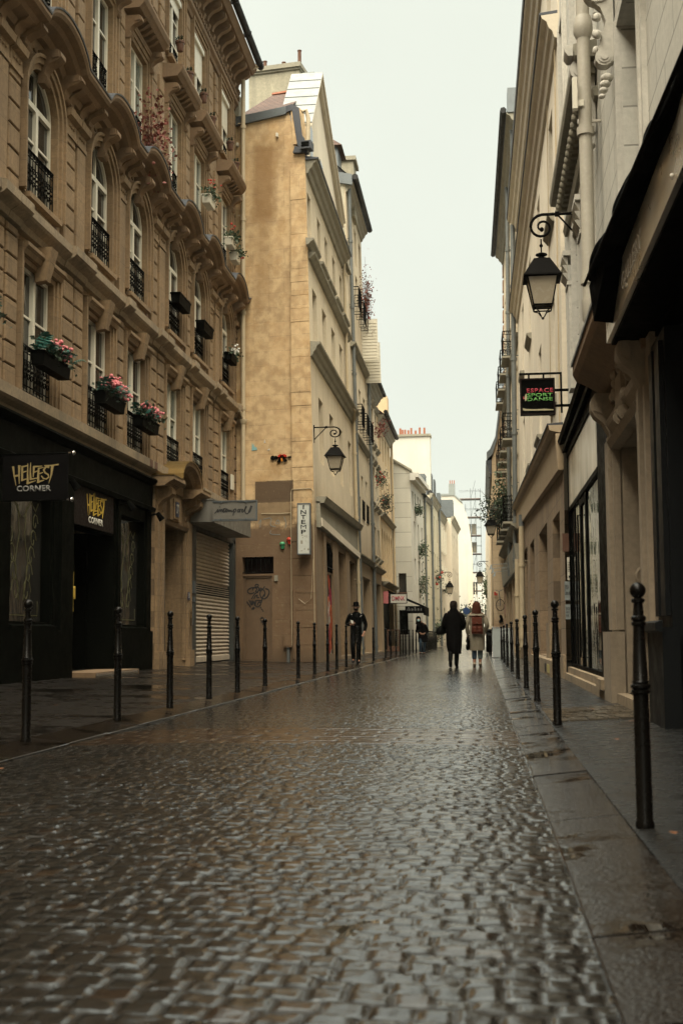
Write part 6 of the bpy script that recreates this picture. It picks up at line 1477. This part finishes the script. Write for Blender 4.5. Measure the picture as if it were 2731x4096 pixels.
bush('balcony_plant', 'upright green plant growing beside the grey pipe over the balcony', (1.05, 51.0, 6.9), (.3,.7,1.0), 500, .11, 'leaf', stems=20)
bush('window_plant', 'dark green bush with red flowers on the small cream house', (-4.55, 60.4, 7.5), (.3,.45,.45), 420, .09, 'leaf_dark', extra=('red',6,.04))
bush('window_plant', 'red and green flower tangle on the small cream house window', (-4.65, 58.3, 8.3), (.25,.4,.4), 300, .08, 'leaf', extra=('red',12,.04))
for i, (y, z, lab) in enumerate(((57.6,10.4,'left'),(60.2,11.2,'right'))):
    bush('window_plant', 'small clay pot plant on an upper ledge of the small cream house, %s one' % lab, (-4.65, y, z), (.25,.4,.35), 90, .1, 'rust_leaf')
for (x, y, z, s_, lab) in ((-3.6, 73.6, 8.3, .35, 'upper'), (-3.45, 75.2, 6.1, .6, 'middle'), (-3.45, 75.2, 4.0, .9, 'lowest and longest')):
    bush('window_plant', '%s hanging plant on the street front of the off-white house' % lab, (x, y, z), (.3,.7,s_*.7), 300, .11, 'leaf', extra=('red',5,.06) if s_ > 1 else None)
bush('window_plant', 'window plant on the far narrow yellow house', (-3.0, 87.5, 5.0), (.3,.8,.5), 160, .13, 'leaf_dark', extra=('red',5,.1))
bush('window_plant', 'window plant on the far shuttered house', (-2.7, 95.8, 4.5), (.3,.9,.4), 160, .13, 'leaf_dark')
bush('shrub', 'low green shrub in front of the white gable street front', (-2.95, 84, 1.0), (.4,1.2,.8), 300, .13, 'leaf')
bush('shrub', 'far green hedge closing the street behind the walkers', (-1.0, 116, 2.9), (1.0,2,.9), 500, .22, 'leaf_dark')
bush('climbing_plant', 'climbing plant beside the scaffolding on the far right house', (.45, 100, 4.6), (.3,3,1.3), 380, .18, 'leaf')
# pots on the top floor ledges
pot0 = None
for i, (y, z, lab) in enumerate(((29.3,15.55,'nearest'),(30.3,15.2,'second'),(32.0,15.4,'third'),(33.1,15.2,'fourth'),(35.6,15.5,'fifth'),(36.5,15.2,'last'))):
    L_ = '%s clay pot along the top floor railings of the ornate house' % lab
    if pot0 is None:
        pot0 = thing('plant_pot', L_, 'plant pot', (-7.25, y, z), 'clay pots on the top floor'); m = MB(); m.lathe([(.075,0),(.11,.2),(.125,.2),(.125,.25),(.1,.25)], n=12); m.build('pot', M['pot_dark'], pot0); m = MB(); leafy(m, (0,0,.3), (.15,.15,.12), 30, .08, random.Random(3)); m.build('sprig', M['leaf_dark'], pot0)
    else: copy_tree(pot0, None, (-7.25, y, z), None, L_)
# ------------------------------------------------------------------ street clutter
bd = thing('menu_board', 'white framed folding menu board standing on the right pavement beyond the bollards', 'sign board', (.85, 46.2, .07))
m = MB(); m.hexa([(-.45,0,0),(.3,0,0),(.3,.03,0),(-.45,.03,0),(-.45,.2,1.05),(.3,.2,1.05),(.3,.23,1.05),(-.45,.23,1.05)]); m.build('panel', M['zinc_pale'], bd)
m = MB(); m.tube([(-.46,-.01,0),(-.46,.2,1.08),(.31,.2,1.08),(.31,-.01,0)], .022, 6); m.tube([(-.44,.45,0),(-.44,.22,1.05)], .018, 5); m.tube([(.29,.45,0),(.29,.22,1.05)], .018, 5); m.build('frame', M['chrome'], bd)
m = MB(); [m.box(x, x+.12, .08+.2*z-.04, .09+.2*z-.04, z, z+.1) for x, z in ((.0,.7),(.12,.5),(-.1,.35))]; m.build('picture', M['sign_red'], bd)
for k, (x, y) in enumerate(((.42,60),(.45,63))):
    b_ = thing('waste_bin', ('nearer' if k == 0 else 'farther')+' dark slim waste bin at the right kerb beyond the menu board', 'bin', (x, y, .06), 'dark waste bins')
    m = MB(); m.lathe([(.2,0),(.22,.05),(.22,.95),(.25,.97),(.25,1.02),(.1,1.1)], n=12); m.build('bin_body', M['iron'], b_); m = MB(); m.box(-.12,.12,-.235,-.2,.8,.9); m.build('bin_slot', M['ink'], b_)
tr = thing('trellis_screen', 'wooden framed lattice screen on the left pavement before the white gable', 'screen', (-4.2, 60.3, .13))
m = MB(); m.box(-.33,.28,-.03,.03,.0,.25); m.box(-.33,-.28,-.03,.03,.25,1.05); m.box(.23,.28,-.03,.03,.25,1.05); m.box(-.28,.23,-.03,.03,1.0,1.05); m.build('frame', M['wood'], tr)
m = MB()
for k in range(-4, 8): x0 = -.28+.1*k; m.tube([(max(-.28,x0), 0, .25+max(0,(-.28-x0))), (min(.23,x0+.75), 0, .25+min(.75,.23-x0))], .008, 3) if x0 < .2 else None; m.tube([(max(-.28,x0), .01, 1.0-max(0,(-.28-x0))), (min(.23,x0+.75), .01, 1.0-min(.75,.23-x0))], .008, 3) if x0 < .2 else None
m.build('lattice', M['slate'], tr)
rs = thing('road_sign', 'small round blue road sign on a pole far down the street between the walkers', 'road sign', (-1.25, 108, 0))
m = MB(); m.tube([(0,0,0),(0,0,3.6)], .04, 6); m.build('pole', M['grey_pipe'], rs)
m = MB(lambda a, b, c: (a, -c, b)); m.lathe([(.3,.05),(.3,.08)], (0,3.0,0), 16); m.build('sign_disc', paint('blue_road_sign', (.01,.04,.14), .4), rs)
LV = [(-1.9,9.6,.0),(-4.6,13.2,.12),(-5.5,10.4,.14),(.95,9.2,.085),(1.25,10.9,.1),(.72,5.0,.07),(-6.2,16,.17),(1.1,12.9,.085),(-3.0,7.6,.03),(-4.2,9.2,.1)]
lf = None
for i, (x, y, z) in enumerate(LV):
    if lf is None:
        m = MB(); m.poly([(0,-.04,0),(.03,-.01,.008),(.025,.03,0),(0,.05,.006),(-.025,.03,.0),(-.03,-.01,.01)]); lf = m.build('fallen_leaf', paint('wet_brown_leaf', (.14,.055,.02), .4, .3)); o = lf
    else: o = lf.copy(); COL.objects.link(o)
    o.location = (x, y, z+.012); o.rotation_euler = (0,0,i*1.3); o.scale = (.6,.6,.6); tag(o, 'small wet brown leaf lying flat on the dark paving', 'leaf', 'fallen leaves on the paving')
# ------------------------------------------------------------------ people
M['skin_tone'] = paint('skin', (.30,.15,.09), .55, .15, scale=20)
M['cloth_black'] = paint('black_wool', (.004,.0036,.0036), .85, .4, scale=12, bumpst=.5)
M['leather'] = paint('black_leather', (.004,.0043,.004), .5, .4, scale=10, bumpst=.6)
M['trouser_black'] = paint('black_trouser_cloth', (.005,.005,.005), .8, .3)
M['denim'] = paint('dark_denim', (.03,.045,.06), .8, .3, scale=20)
M['denim_light'] = paint('grey_green_denim', (.10,.13,.125), .8, .3, scale=20)
M['beige_coat'] = paint('olive_beige_coat', (.19,.165,.12), .8, .3, scale=9, bumpst=.6)
M['brown_leather'] = paint('brown_leather', (.085,.028,.018), .4, .4, scale=14, bumpst=.4)
M['hair_dark'] = paint('dark_hair', (.015,.01,.008), .6, .4, scale=30, bumpst=.8)
M['hair_auburn'] = paint('auburn_hair', (.055,.02,.012), .55, .4, scale=30, bumpst=.8)
M['shoe'] = paint('black_shoe', (.012,.011,.011), .4, .3)
M['sneaker'] = paint('beige_sneaker', (.38,.30,.22), .7, .2)
M['mask_blue'] = paint('pale_blue_mask', (.28,.45,.45), .7, .1)
def figure(label, loc, rot, P, scale=1.0):
    """P: joint dict; one continuous body with tapering limbs and five fingers per hand"""
    r = thing('person', label, 'person', loc, None, (0,0,rot)); r.scale = (scale,)*3
    V, E, R_ = [], [], []
    def a(p, rad, par=None):
        V.append(p); R_.append(rad); i = len(V)-1
        if par is not None: E.append((par, i))
        return i
    lean = P.get('lean', (0,0)); lx, ly = lean
    def tp(x, y, z): k = max(0, (z-.95)/.7); return (x+lx*k, y+ly*k, z)
    pel = a((0,0,.95), (.14,.10)); sp = a(tp(0,0,1.12), (.125,.095), pel); ch = a(tp(0,0,1.32), (.155,.105), sp); nb = a(tp(0,0,1.46), (.065,.06), ch); nk = a(tp(0,-.01,1.53), (.052,.055), nb)
    hd = P.get('head', (0,-.03)); h1 = a(tp(hd[0],hd[1]-.01,1.58), (.06,.075), nk); h2 = a(tp(hd[0],hd[1]-.005,1.65), (.076,.092), h1); a(tp(hd[0],hd[1]+.01,1.72), (.06,.075), h2)
    for s, key in ((-1,'L'), (1,'R')):
        sh = a(tp(s*.165,0,1.42), .058, ch); e = P[key+'e']; w = P[key+'w']; h = P[key+'h']
        el = a(e, .042, sh); wr = a(w, .027, el); pa = a(h, (.036,.018), wr)
        d = (Vector(h)-Vector(w)).normalized(); sd = d.cross(Vector((0,1,0)));  sd = sd.normalized() if sd.length > .1 else Vector((1,0,0))
        cu = d.cross(sd).normalized()*P.get('curl', 1)
        for k, (off, ln) in enumerate(((-.027,.052),(-.009,.066),(.009,.06),(.027,.046))):
            b = Vector(h)+d*.045+sd*off; f1 = b+d*ln*.55; f2 = f1+d*ln*.25+cu*ln*.45
            i1 = a(tuple(b), .0095, pa); i2 = a(tuple(f1), .0088, i1); a(tuple(f2), .0075, i2)
        b = Vector(h)+sd*.04*s-d*.01; i1 = a(tuple(b), .011, pa); a(tuple(b+sd*.018*s+d*.035), .009, i1)
        hp = a((s*.085,0,.88), .088, pel); kn = a(P[key+'k'], .06, hp); an = a(P[key+'a'], .042, kn); t_ = P[key+'t']
        hl = Vector(P[key+'a']) + (Vector(P[key+'a'])-Vector(t_)).normalized()*.03; a(t_, (.038,.025), an)
    body = skin('body', V, E, R_, M['skin_tone'], r, 2)
    return r, tp
def limb(name, pts, rad, mat, r, sub=2):
    return skin(name, pts, [(i, i+1) for i in range(len(pts)-1)], rad, mat, r, sub)
def shoe(r, an, t_, mat, L=.27):
    an, t_ = Vector(an), Vector(t_); d = (t_-an); d.z *= 1; d.normalize(); he = an - d*.05 + Vector((0,0,-.045)); 
    return skin('shoe', [tuple(an+Vector((0,0,.03))), tuple(an+Vector((0,0,-.03))), tuple(he), tuple((an+t_)/2+Vector((0,0,-.012))), tuple(t_+Vector((0,0,-.005))), tuple(t_+d*.06+Vector((0,0,-.008)))], [(0,1),(1,2),(1,3),(3,4),(4,5)], [.05,.052,.045,(.048,.04),(.05,.035),(.04,.025)], mat, r, 2)
def face(r, tp, hx, hy, beard=None):
    m = MB()
    m.hexa([tp(hx-.012,hy-.09,1.615),tp(hx+.012,hy-.09,1.615),tp(hx+.006,hy-.09,1.66),tp(hx-.006,hy-.09,1.66),tp(hx-.012,hy-.122,1.615),tp(hx+.012,hy-.122,1.615),tp(hx+.005,hy-.105,1.66),tp(hx-.005,hy-.105,1.66)])
    for s in (-1, 1): m.ball(tp(hx+s*.083,hy,1.64), .022, 6, 1.4)
    m.build('face', M['skin_tone'], r, True); m = MB()
    for s in (-1, 1): m.ball(tp(hx+s*.032,hy-.092,1.655), .011, 6, .7)
    m.box(*[v for v in (hx+lean0(tp)-.022, hx+lean0(tp)+.022)], tp(0,hy-.105,1.6)[1], tp(0,hy-.095,1.6)[1], 1.588, 1.594); m.build('eye', M['ink'], r)
def lean0(tp): return tp(0,0,1.6)[0]
# man in hat
for k_ in ('cloth_black','leather','trouser_black','shoe','hair_dark','hair_auburn','beige_coat','denim','brown_leather'): M[k_].node_tree.nodes['Principled BSDF'].inputs['Specular IOR Level'].default_value = .1; M[k_].node_tree.nodes['Principled BSDF'].inputs['IOR'].default_value = 1.2
P = dict(Le=(-.30,.04,1.14), Lw=(-.16,-.16,1.13), Lh=(-.10,-.20,1.16), Re=(.28,.08,1.12), Rw=(.24,-.02,.93), Rh=(.21,-.05,.86), Lk=(-.10,-.14,.50), La=(-.09,.02,.12), Lt=(-.1,-.12,.06), Rk=(.07,-.02,.48), Ra=(.06,.05,.09), Rt=(.07,-.11,.035), head=(0,-.05))
r, tp = figure('man in black hat and leather jacket walking toward the camera by the bollards', (-3.66, 36.6, .07), .05, P)
m = MB(); m.loft([(0,0,.84,.165,.12,.03),(0,0,.93,.172,.125,.05),(0,0,1.0,.172,.122,.05),(0,0,1.12,.165,.118,.06),(0,0,1.25,.185,.125,.04),(0,0,1.36,.205,.13,.03),(0,0,1.42,.20,.115,.02),(0,0,1.47,.13,.09),(0,0,1.49,.09,.08),(0,-.01,1.51,.075,.07)], 20); m.build('leather_jacket', M['leather'], r, True)
for s, k in ((-1,'L'),(1,'R')): limb('sleeve', [(s*.12,0,1.43),(s*.185,0,1.405),tuple(P[k+'e']),tuple(P[k+'w'])], [.075,.086,.060,.046], M['leather'], r)
m = MB()
for s in (-1, 1): m.plate([(0,1.1),(s*.10,1.3),(s*.13,1.45),(s*.05,1.5),(s*.02,1.3)], .118, .14)
m.v = [(x, -y, z) for x, y, z in m.v]; m.build('lapel', M['leather'], r)
m = MB()
for x, z in ((-.13,1.42),(-.11,1.37),(.12,1.36),(.15,1.39),(.05,1.07),(.15,1.45)): m.ball((x,-.135,z), .008, 6)
m.build('stud', M['chrome'], r)
for s, k in ((-1,'L'),(1,'R')): limb('trouser_leg', [(s*.05,0,.96),(s*.085,0,.86),tuple(P[k+'k']),(P[k+'a'][0],P[k+'a'][1],P[k+'a'][2]-.03)], [.105,.105,.075,.062], M['trouser_black'], r); shoe(r, P[k+'a'], P[k+'t'], M['shoe'])
face(r, tp, 0, -.05)
m = MB(); m.loft([(0,-.075,1.545,.045,.045),(0,-.085,1.57,.062,.06),(0,-.08,1.6,.066,.06),(0,-.07,1.62,.07,.055)], 14); m.build('beard', M['hair_dark'], r, True)
m = MB(); m.loft([(0,-.045,1.675,.125,.15),(0,-.045,1.685,.13,.155),(0,-.04,1.69,.09,.105),(0,-.04,1.76,.082,.098),(0,-.04,1.80,.07,.085),(0,-.04,1.81,.03,.04)], 20); m.build('hat', M['cloth_black'], r, True)
ph = thing('phone', 'small pale phone held at chest height by the man in the hat', 'phone', (-3.66-.09, 36.6-.25, .07+1.21)); MB().hexa([(-.035,-.01,-.03),(.035,-.01,-.05),(.035,.0,-.05),(-.035,.0,-.03),(-.055,-.01,.06),(.02,-.01,.04),(.02,0,.04),(-.055,0,.06)]).build('phone_body', M['white_letter'], ph)
# masked man
P = dict(Le=(-.26,-.06,1.08), Lw=(-.13,-.2,1.02), Lh=(-.08,-.24,.99), Re=(.26,.05,1.08), Rw=(.1,-.16,1.0), Rh=(.04,-.22,.98), Lk=(-.11,-.16,.5), La=(-.12,-.05,.12), Lt=(-.14,-.18,.05), Rk=(.08,-.02,.48), Ra=(.05,.1,.1), Rt=(.03,-.05,.035), head=(-.10,-.14), lean=(-.1,-.12))
r, tp = figure('hooded person in long black coat and pale face mask walking with bowed head', (-2.55, 54.5, .05), .1, P, .93)
m = MB(); m.loft([(.02,0,.58,.24,.18,.06),(.01,0,.75,.22,.165,.07),(0,0,.95,.205,.15,.05),(-.02,-.03,1.15,.21,.15,.05),(-.06,-.07,1.33,.22,.15,.03),(-.08,-.1,1.43,.18,.12),(-.10,-.12,1.5,.11,.1)], 20); m.build('coat', M['cloth_black'], r, True)
for s, k in ((-1,'L'),(1,'R')):
    sh = tp(s*.17,0,1.38); limb('sleeve', [tp(s*.12,0,1.4), sh, tuple(P[k+'e']), tuple(P[k+'w'])], [.07,.08,.068,.055], M['cloth_black'], r)
    limb('trouser_leg', [(s*.05,0,.93),(s*.085,0,.84),tuple(P[k+'k']),(P[k+'a'][0],P[k+'a'][1],P[k+'a'][2]-.04)], [.105,.105,.085,.072], M['denim'], r); shoe(r, P[k+'a'], P[k+'t'], M['shoe'])
hx, hy, _ = tp(-.10,-.14,1.65)
m = MB(); m.loft([(hx,hy+.05,1.42,.14,.12),(hx,hy+.03,1.5,.125,.13),(hx,hy+.02,1.6,.12,.13),(hx,hy+.01,1.7,.115,.13),(hx,hy+.01,1.77,.085,.1),(hx,hy+.02,1.8,.03,.04)], 16); m.build('hood', M['cloth_black'], r, True)
m = MB(); m.loft([(hx,hy-.09,1.55,.05,.05),(hx,hy-.10,1.58,.066,.06),(hx,hy-.10,1.62,.066,.058),(hx,hy-.095,1.645,.055,.045)], 12); m.build('face_mask', M['mask_blue'], r, True)
m = MB(); m.loft([(hx,hy-.085,1.64,.06,.055),(hx,hy-.08,1.67,.062,.055),(hx,hy-.07,1.69,.05,.05)], 12); m.build('forehead', M['skin_tone'], r, True)
# walker in the long black coat (seen from behind; built facing -Y then turned)
P = dict(Le=(-.27,.05,1.13), Lw=(-.2,-.12,1.0), Lh=(-.17,-.18,.96), Re=(.27,.05,1.1), Rw=(.2,-.15,1.02), Rh=(.15,-.22,1.0), Lk=(-.07,-.02,.5), La=(-.05,.02,.10), Lt=(-.06,-.13,.035), Rk=(.09,.02,.5), Ra=(.10,.26,.20), Rt=(.10,.2,.07), head=(0,-.02))
r, tp = figure('walker seen from behind in a long black coat with short dark hair', (-.72, 33.1, .015), PI, P)
m = MB(); m.loft([(-.03,.02,.36,.155,.15,.05),(-.01,.02,.42,.175,.16,.05),(.0,.01,.6,.205,.17,.04),(0,0,.85,.215,.165,.03),(0,0,1.1,.205,.15,.03),(0,0,1.3,.225,.15,.02),(0,0,1.4,.215,.14),(0,.01,1.47,.14,.11),(0,.02,1.53,.10,.10),(0,.03,1.56,.09,.09)], 22); m.build('long_coat', M['cloth_black'], r, True)
for s, k in ((-1,'L'),(1,'R')):
    limb('sleeve', [(s*.13,0,1.4),(s*.19,0,1.37),tuple(P[k+'e']),tuple(P[k+'w'])], [.085,.10,.08,.066], M['cloth_black'], r)
    limb('boot', [(s*.06,0,.8),tuple(P[k+'k']),tuple(P[k+'a']),(P[k+'a'][0],P[k+'a'][1],P[k+'a'][2]-.04)], [.08,.072,.06,.058], M['leather'], r); shoe(r, P[k+'a'], P[k+'t'], M['shoe'])
m = MB(); m.loft([(0,.01,1.54,.075,.075),(0,.015,1.58,.098,.105,.05),(0,.01,1.65,.102,.115,.05),(0,0,1.71,.095,.11,.04),(0,0,1.75,.07,.08),(0,0,1.765,.03,.03)], 18); m.build('hair', M['hair_dark'], r, True)
bg_ = thing('shoulder_bag', 'soft black shoulder bag hanging at the left side of the long black coat', 'bag', (-.72-.34, 33.15, 1.0)); m = MB(); m.loft([(-.02,0,-.12,.09,.05,.05),(0,0,-.06,.15,.075,.05),(.02,0,.05,.13,.07,.04),(.05,0,.12,.07,.04)], 14); m.build('bag_body', M['leather'], bg_, True); m = MB(); m.tube([(.05,-.03,.1),(.14,-.08,.38),(.2,0,.5)], .014, 5); m.build('strap', M['leather'], bg_)
# walker in the beige coat
P = dict(Le=(-.28,.05,1.13), Lw=(-.22,-.08,.93), Lh=(-.2,-.1,.88), Re=(.27,.04,1.12), Rw=(.24,-.04,.86), Rh=(.235,-.05,.80), Lk=(-.08,-.05,.5), La=(-.07,.0,.11), Lt=(-.08,-.15,.035), Rk=(.085,0,.5), Ra=(.08,.07,.11), Rt=(.085,-.07,.035), head=(0,-.02))
r, tp = figure('walker seen from behind in a beige trench coat with long auburn hair', (-.12, 33.9, .015), PI, P)
m = MB(); m.loft([(0,.02,.44,.20,.155,.06),(0,.02,.55,.205,.155,.07),(0,.01,.75,.21,.15,.06),(0,0,.95,.205,.145,.05),(0,0,1.1,.19,.135,.04),(0,0,1.28,.21,.14,.02),(0,0,1.38,.215,.13),(0,.01,1.44,.15,.1)], 24); m.build('trench_coat', M['beige_coat'], r, True)
m = MB(); m.loft([(0,.02,1.37,.235,.15),(0,.02,1.41,.22,.145),(0,.02,1.46,.13,.11),(0,.03,1.5,.085,.085)], 20); m.build('collar', M['beige_coat'], r, True)
for s, k in ((-1,'L'),(1,'R')):
    limb('sleeve', [(s*.13,0,1.39),(s*.195,0,1.35),tuple(P[k+'e']),tuple(P[k+'w'])], [.07,.078,.066,.055], M['beige_coat'], r)
    limb('trouser_leg', [(s*.05,0,.9),(s*.085,0,.8),tuple(P[k+'k']),(P[k+'a'][0],P[k+'a'][1],.19)], [.1,.1,.078,.068], M['denim_light' if s < 0 else 'denim'], r); shoe(r, P[k+'a'], P[k+'t'], M['sneaker'])
m = MB(); m.loft([(0,.10,1.28,.05,.03),(0,.10,1.38,.11,.06,.06),(0,.07,1.47,.135,.09,.06),(0,.03,1.58,.12,.115,.05),(0,.01,1.66,.108,.118,.04),(0,0,1.72,.09,.10),(0,0,1.76,.04,.05)], 20); m.build('hair', M['hair_auburn'], r, True)
bp = thing('backpack', 'brown leather backpack with two front pockets worn over the beige coat', 'backpack', (-.12, 33.74, .9)); bp.rotation_euler = (0,0,0)
m = MB(); m.hexa([(-.14,-.09,.0),(.16,-.09,.0),(.15,.04,.02),(-.13,.04,.02),(-.13,-.07,.42),(.13,-.07,.42),(.12,.05,.42),(-.12,.05,.42)]); m.hexa([(-.14,-.10,.0),(.16,-.10,.0),(.16,-.09,.0),(-.14,-.09,.0),(-.15,-.11,.12),(.165,-.11,.12),(.16,-.085,.12),(-.14,-.085,.12)]); bb = m.build('bag_body', M['brown_leather'], bp)
for x in (-.125, .02):
    m = MB(); m.cbox(x, x+.12, .09, .135, .04, .19, .015); m.v = [(a, -b, c) for a, b, c in m.v]; m.build('pocket', M['brown_leather'], bp)
m = MB(); m.hexa([(-.13,-.115,.26),(.14,-.115,.26),(.14,-.08,.26),(-.13,-.08,.26),(-.135,-.10,.42),(.135,-.10,.42),(.125,.05,.45),(-.125,.05,.45)]); fl = m.build('flap', M['brown_leather'], bp); m = MB(); m.ball((.01,-.12,.28), .014, 8); m.build('buckle', M['chrome'], fl)
m = MB()
for x in (-.1, .11): m.tube([(x,.03,.38),(x*1.1,.03,.48),(x*1.3,.06,.56)], .02, 6)
m.tube([(-.04,-.05,.42),(-.03,-.06,.5),(.03,-.06,.5),(.04,-.05,.42)], .01, 5); m.build('strap', M['brown_leather'], bp)
um = thing('hand_bag', 'small dark crumpled bag dangling from the left hand of the beige coated walker', 'bag', (-.37, 33.85, .72)); m = MB(); m.loft([(0,0,-.26,.02,.02),(0,0,-.22,.05,.04,.1),(.0,0,-.12,.055,.05,.1),(.01,0,-.08,.03,.03),(0,0,-.02,.06,.05,.1),(0,0,.06,.035,.03),(.03,0,.15,.02,.02)], 12); m.build('bag_body', M['cloth_black'], um, True)
# ------------------------------------------------------------------ camera, light
cam = bpy.data.cameras.new('camera'); co = bpy.data.objects.new('camera', cam); COL.objects.link(co)
cam.sensor_fit = 'VERTICAL'; cam.sensor_height = 36; cam.lens = 2850/2352*36; cam.clip_end = 2000; cam.clip_start = .05
co.matrix_world = Matrix.Translation((0,0,.845)) @ Matrix.Rotation(math.radians(6.35),4,'Z') @ Matrix.Rotation(math.radians(95.75),4,'X') @ Matrix.Rotation(-.008,4,'Z')
cam.dof.use_dof = True; cam.dof.focus_distance = 27; cam.dof.aperture_fstop = 4.5
scene.camera = co
w = bpy.data.worlds.new('World'); scene.world = w; w.use_nodes = True; t = w.node_tree
bg = t.nodes['Background']; sky = t.nodes.new('ShaderNodeTexSky'); sky.sky_type = 'NISHITA'; sky.sun_disc = False
SE, SR = math.radians(66), math.radians(195)
sky.sun_elevation = SE; sky.sun_rotation = SR; sky.air_density = 1; sky.dust_density = 4; sky.ozone_density = 1
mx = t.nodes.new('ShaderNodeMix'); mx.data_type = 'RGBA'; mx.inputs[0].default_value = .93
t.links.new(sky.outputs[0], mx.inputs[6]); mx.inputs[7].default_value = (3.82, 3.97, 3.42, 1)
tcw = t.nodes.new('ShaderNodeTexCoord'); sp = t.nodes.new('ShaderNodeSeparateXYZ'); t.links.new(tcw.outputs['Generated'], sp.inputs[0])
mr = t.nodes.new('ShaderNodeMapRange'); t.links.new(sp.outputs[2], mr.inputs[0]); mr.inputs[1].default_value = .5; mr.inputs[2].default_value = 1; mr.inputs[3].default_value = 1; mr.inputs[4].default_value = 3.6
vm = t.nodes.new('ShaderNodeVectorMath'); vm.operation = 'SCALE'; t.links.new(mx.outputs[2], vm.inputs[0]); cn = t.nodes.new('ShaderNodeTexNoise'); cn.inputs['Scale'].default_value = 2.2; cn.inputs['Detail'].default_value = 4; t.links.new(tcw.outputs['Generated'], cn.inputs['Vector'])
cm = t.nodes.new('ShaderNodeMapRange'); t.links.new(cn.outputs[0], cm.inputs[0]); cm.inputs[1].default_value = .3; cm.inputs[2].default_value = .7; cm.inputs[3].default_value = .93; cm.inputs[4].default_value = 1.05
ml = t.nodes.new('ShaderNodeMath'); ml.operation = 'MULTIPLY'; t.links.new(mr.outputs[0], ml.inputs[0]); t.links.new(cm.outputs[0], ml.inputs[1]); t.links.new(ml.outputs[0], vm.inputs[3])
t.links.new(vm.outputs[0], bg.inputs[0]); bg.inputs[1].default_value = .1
sun = bpy.data.lights.new('sun', 'SUN'); sun.energy = 5.0; sun.angle = math.radians(75); sun.color = (1, .9, .72)
so = bpy.data.objects.new('sun', sun); COL.objects.link(so)
d = Vector((math.sin(SR)*math.cos(SE), math.cos(SR)*math.cos(SE), math.sin(SE)))
so.rotation_euler = d.to_track_quat('Z', 'Y').to_euler()
hz = MB(); hz.box(-40,40,-40,260,-1.1,27); ho = hz.build('haze', None); tag(ho, kind='stuff')
hm = bpy.data.materials.new('haze_air'); hm.use_nodes = True; ht = hm.node_tree; ht.nodes.clear(); hv = ht.nodes.new('ShaderNodeVolumePrincipled'); hv.inputs['Color'].default_value = (.9,.95,.86,1); hv.inputs['Density'].default_value = .00012; hout = ht.nodes.new('ShaderNodeOutputMaterial'); ht.links.new(hv.outputs[0], hout.inputs['Volume']); ho.data.materials.append(hm)
scene.view_settings.view_transform = 'Standard'; scene.view_settings.look = 'None'; scene.view_settings.exposure = 1.27; scene.view_settings.gamma = 1
scene.cycles.max_bounces = 6; scene.cycles.diffuse_bounces = 2; scene.cycles.glossy_bounces = 3
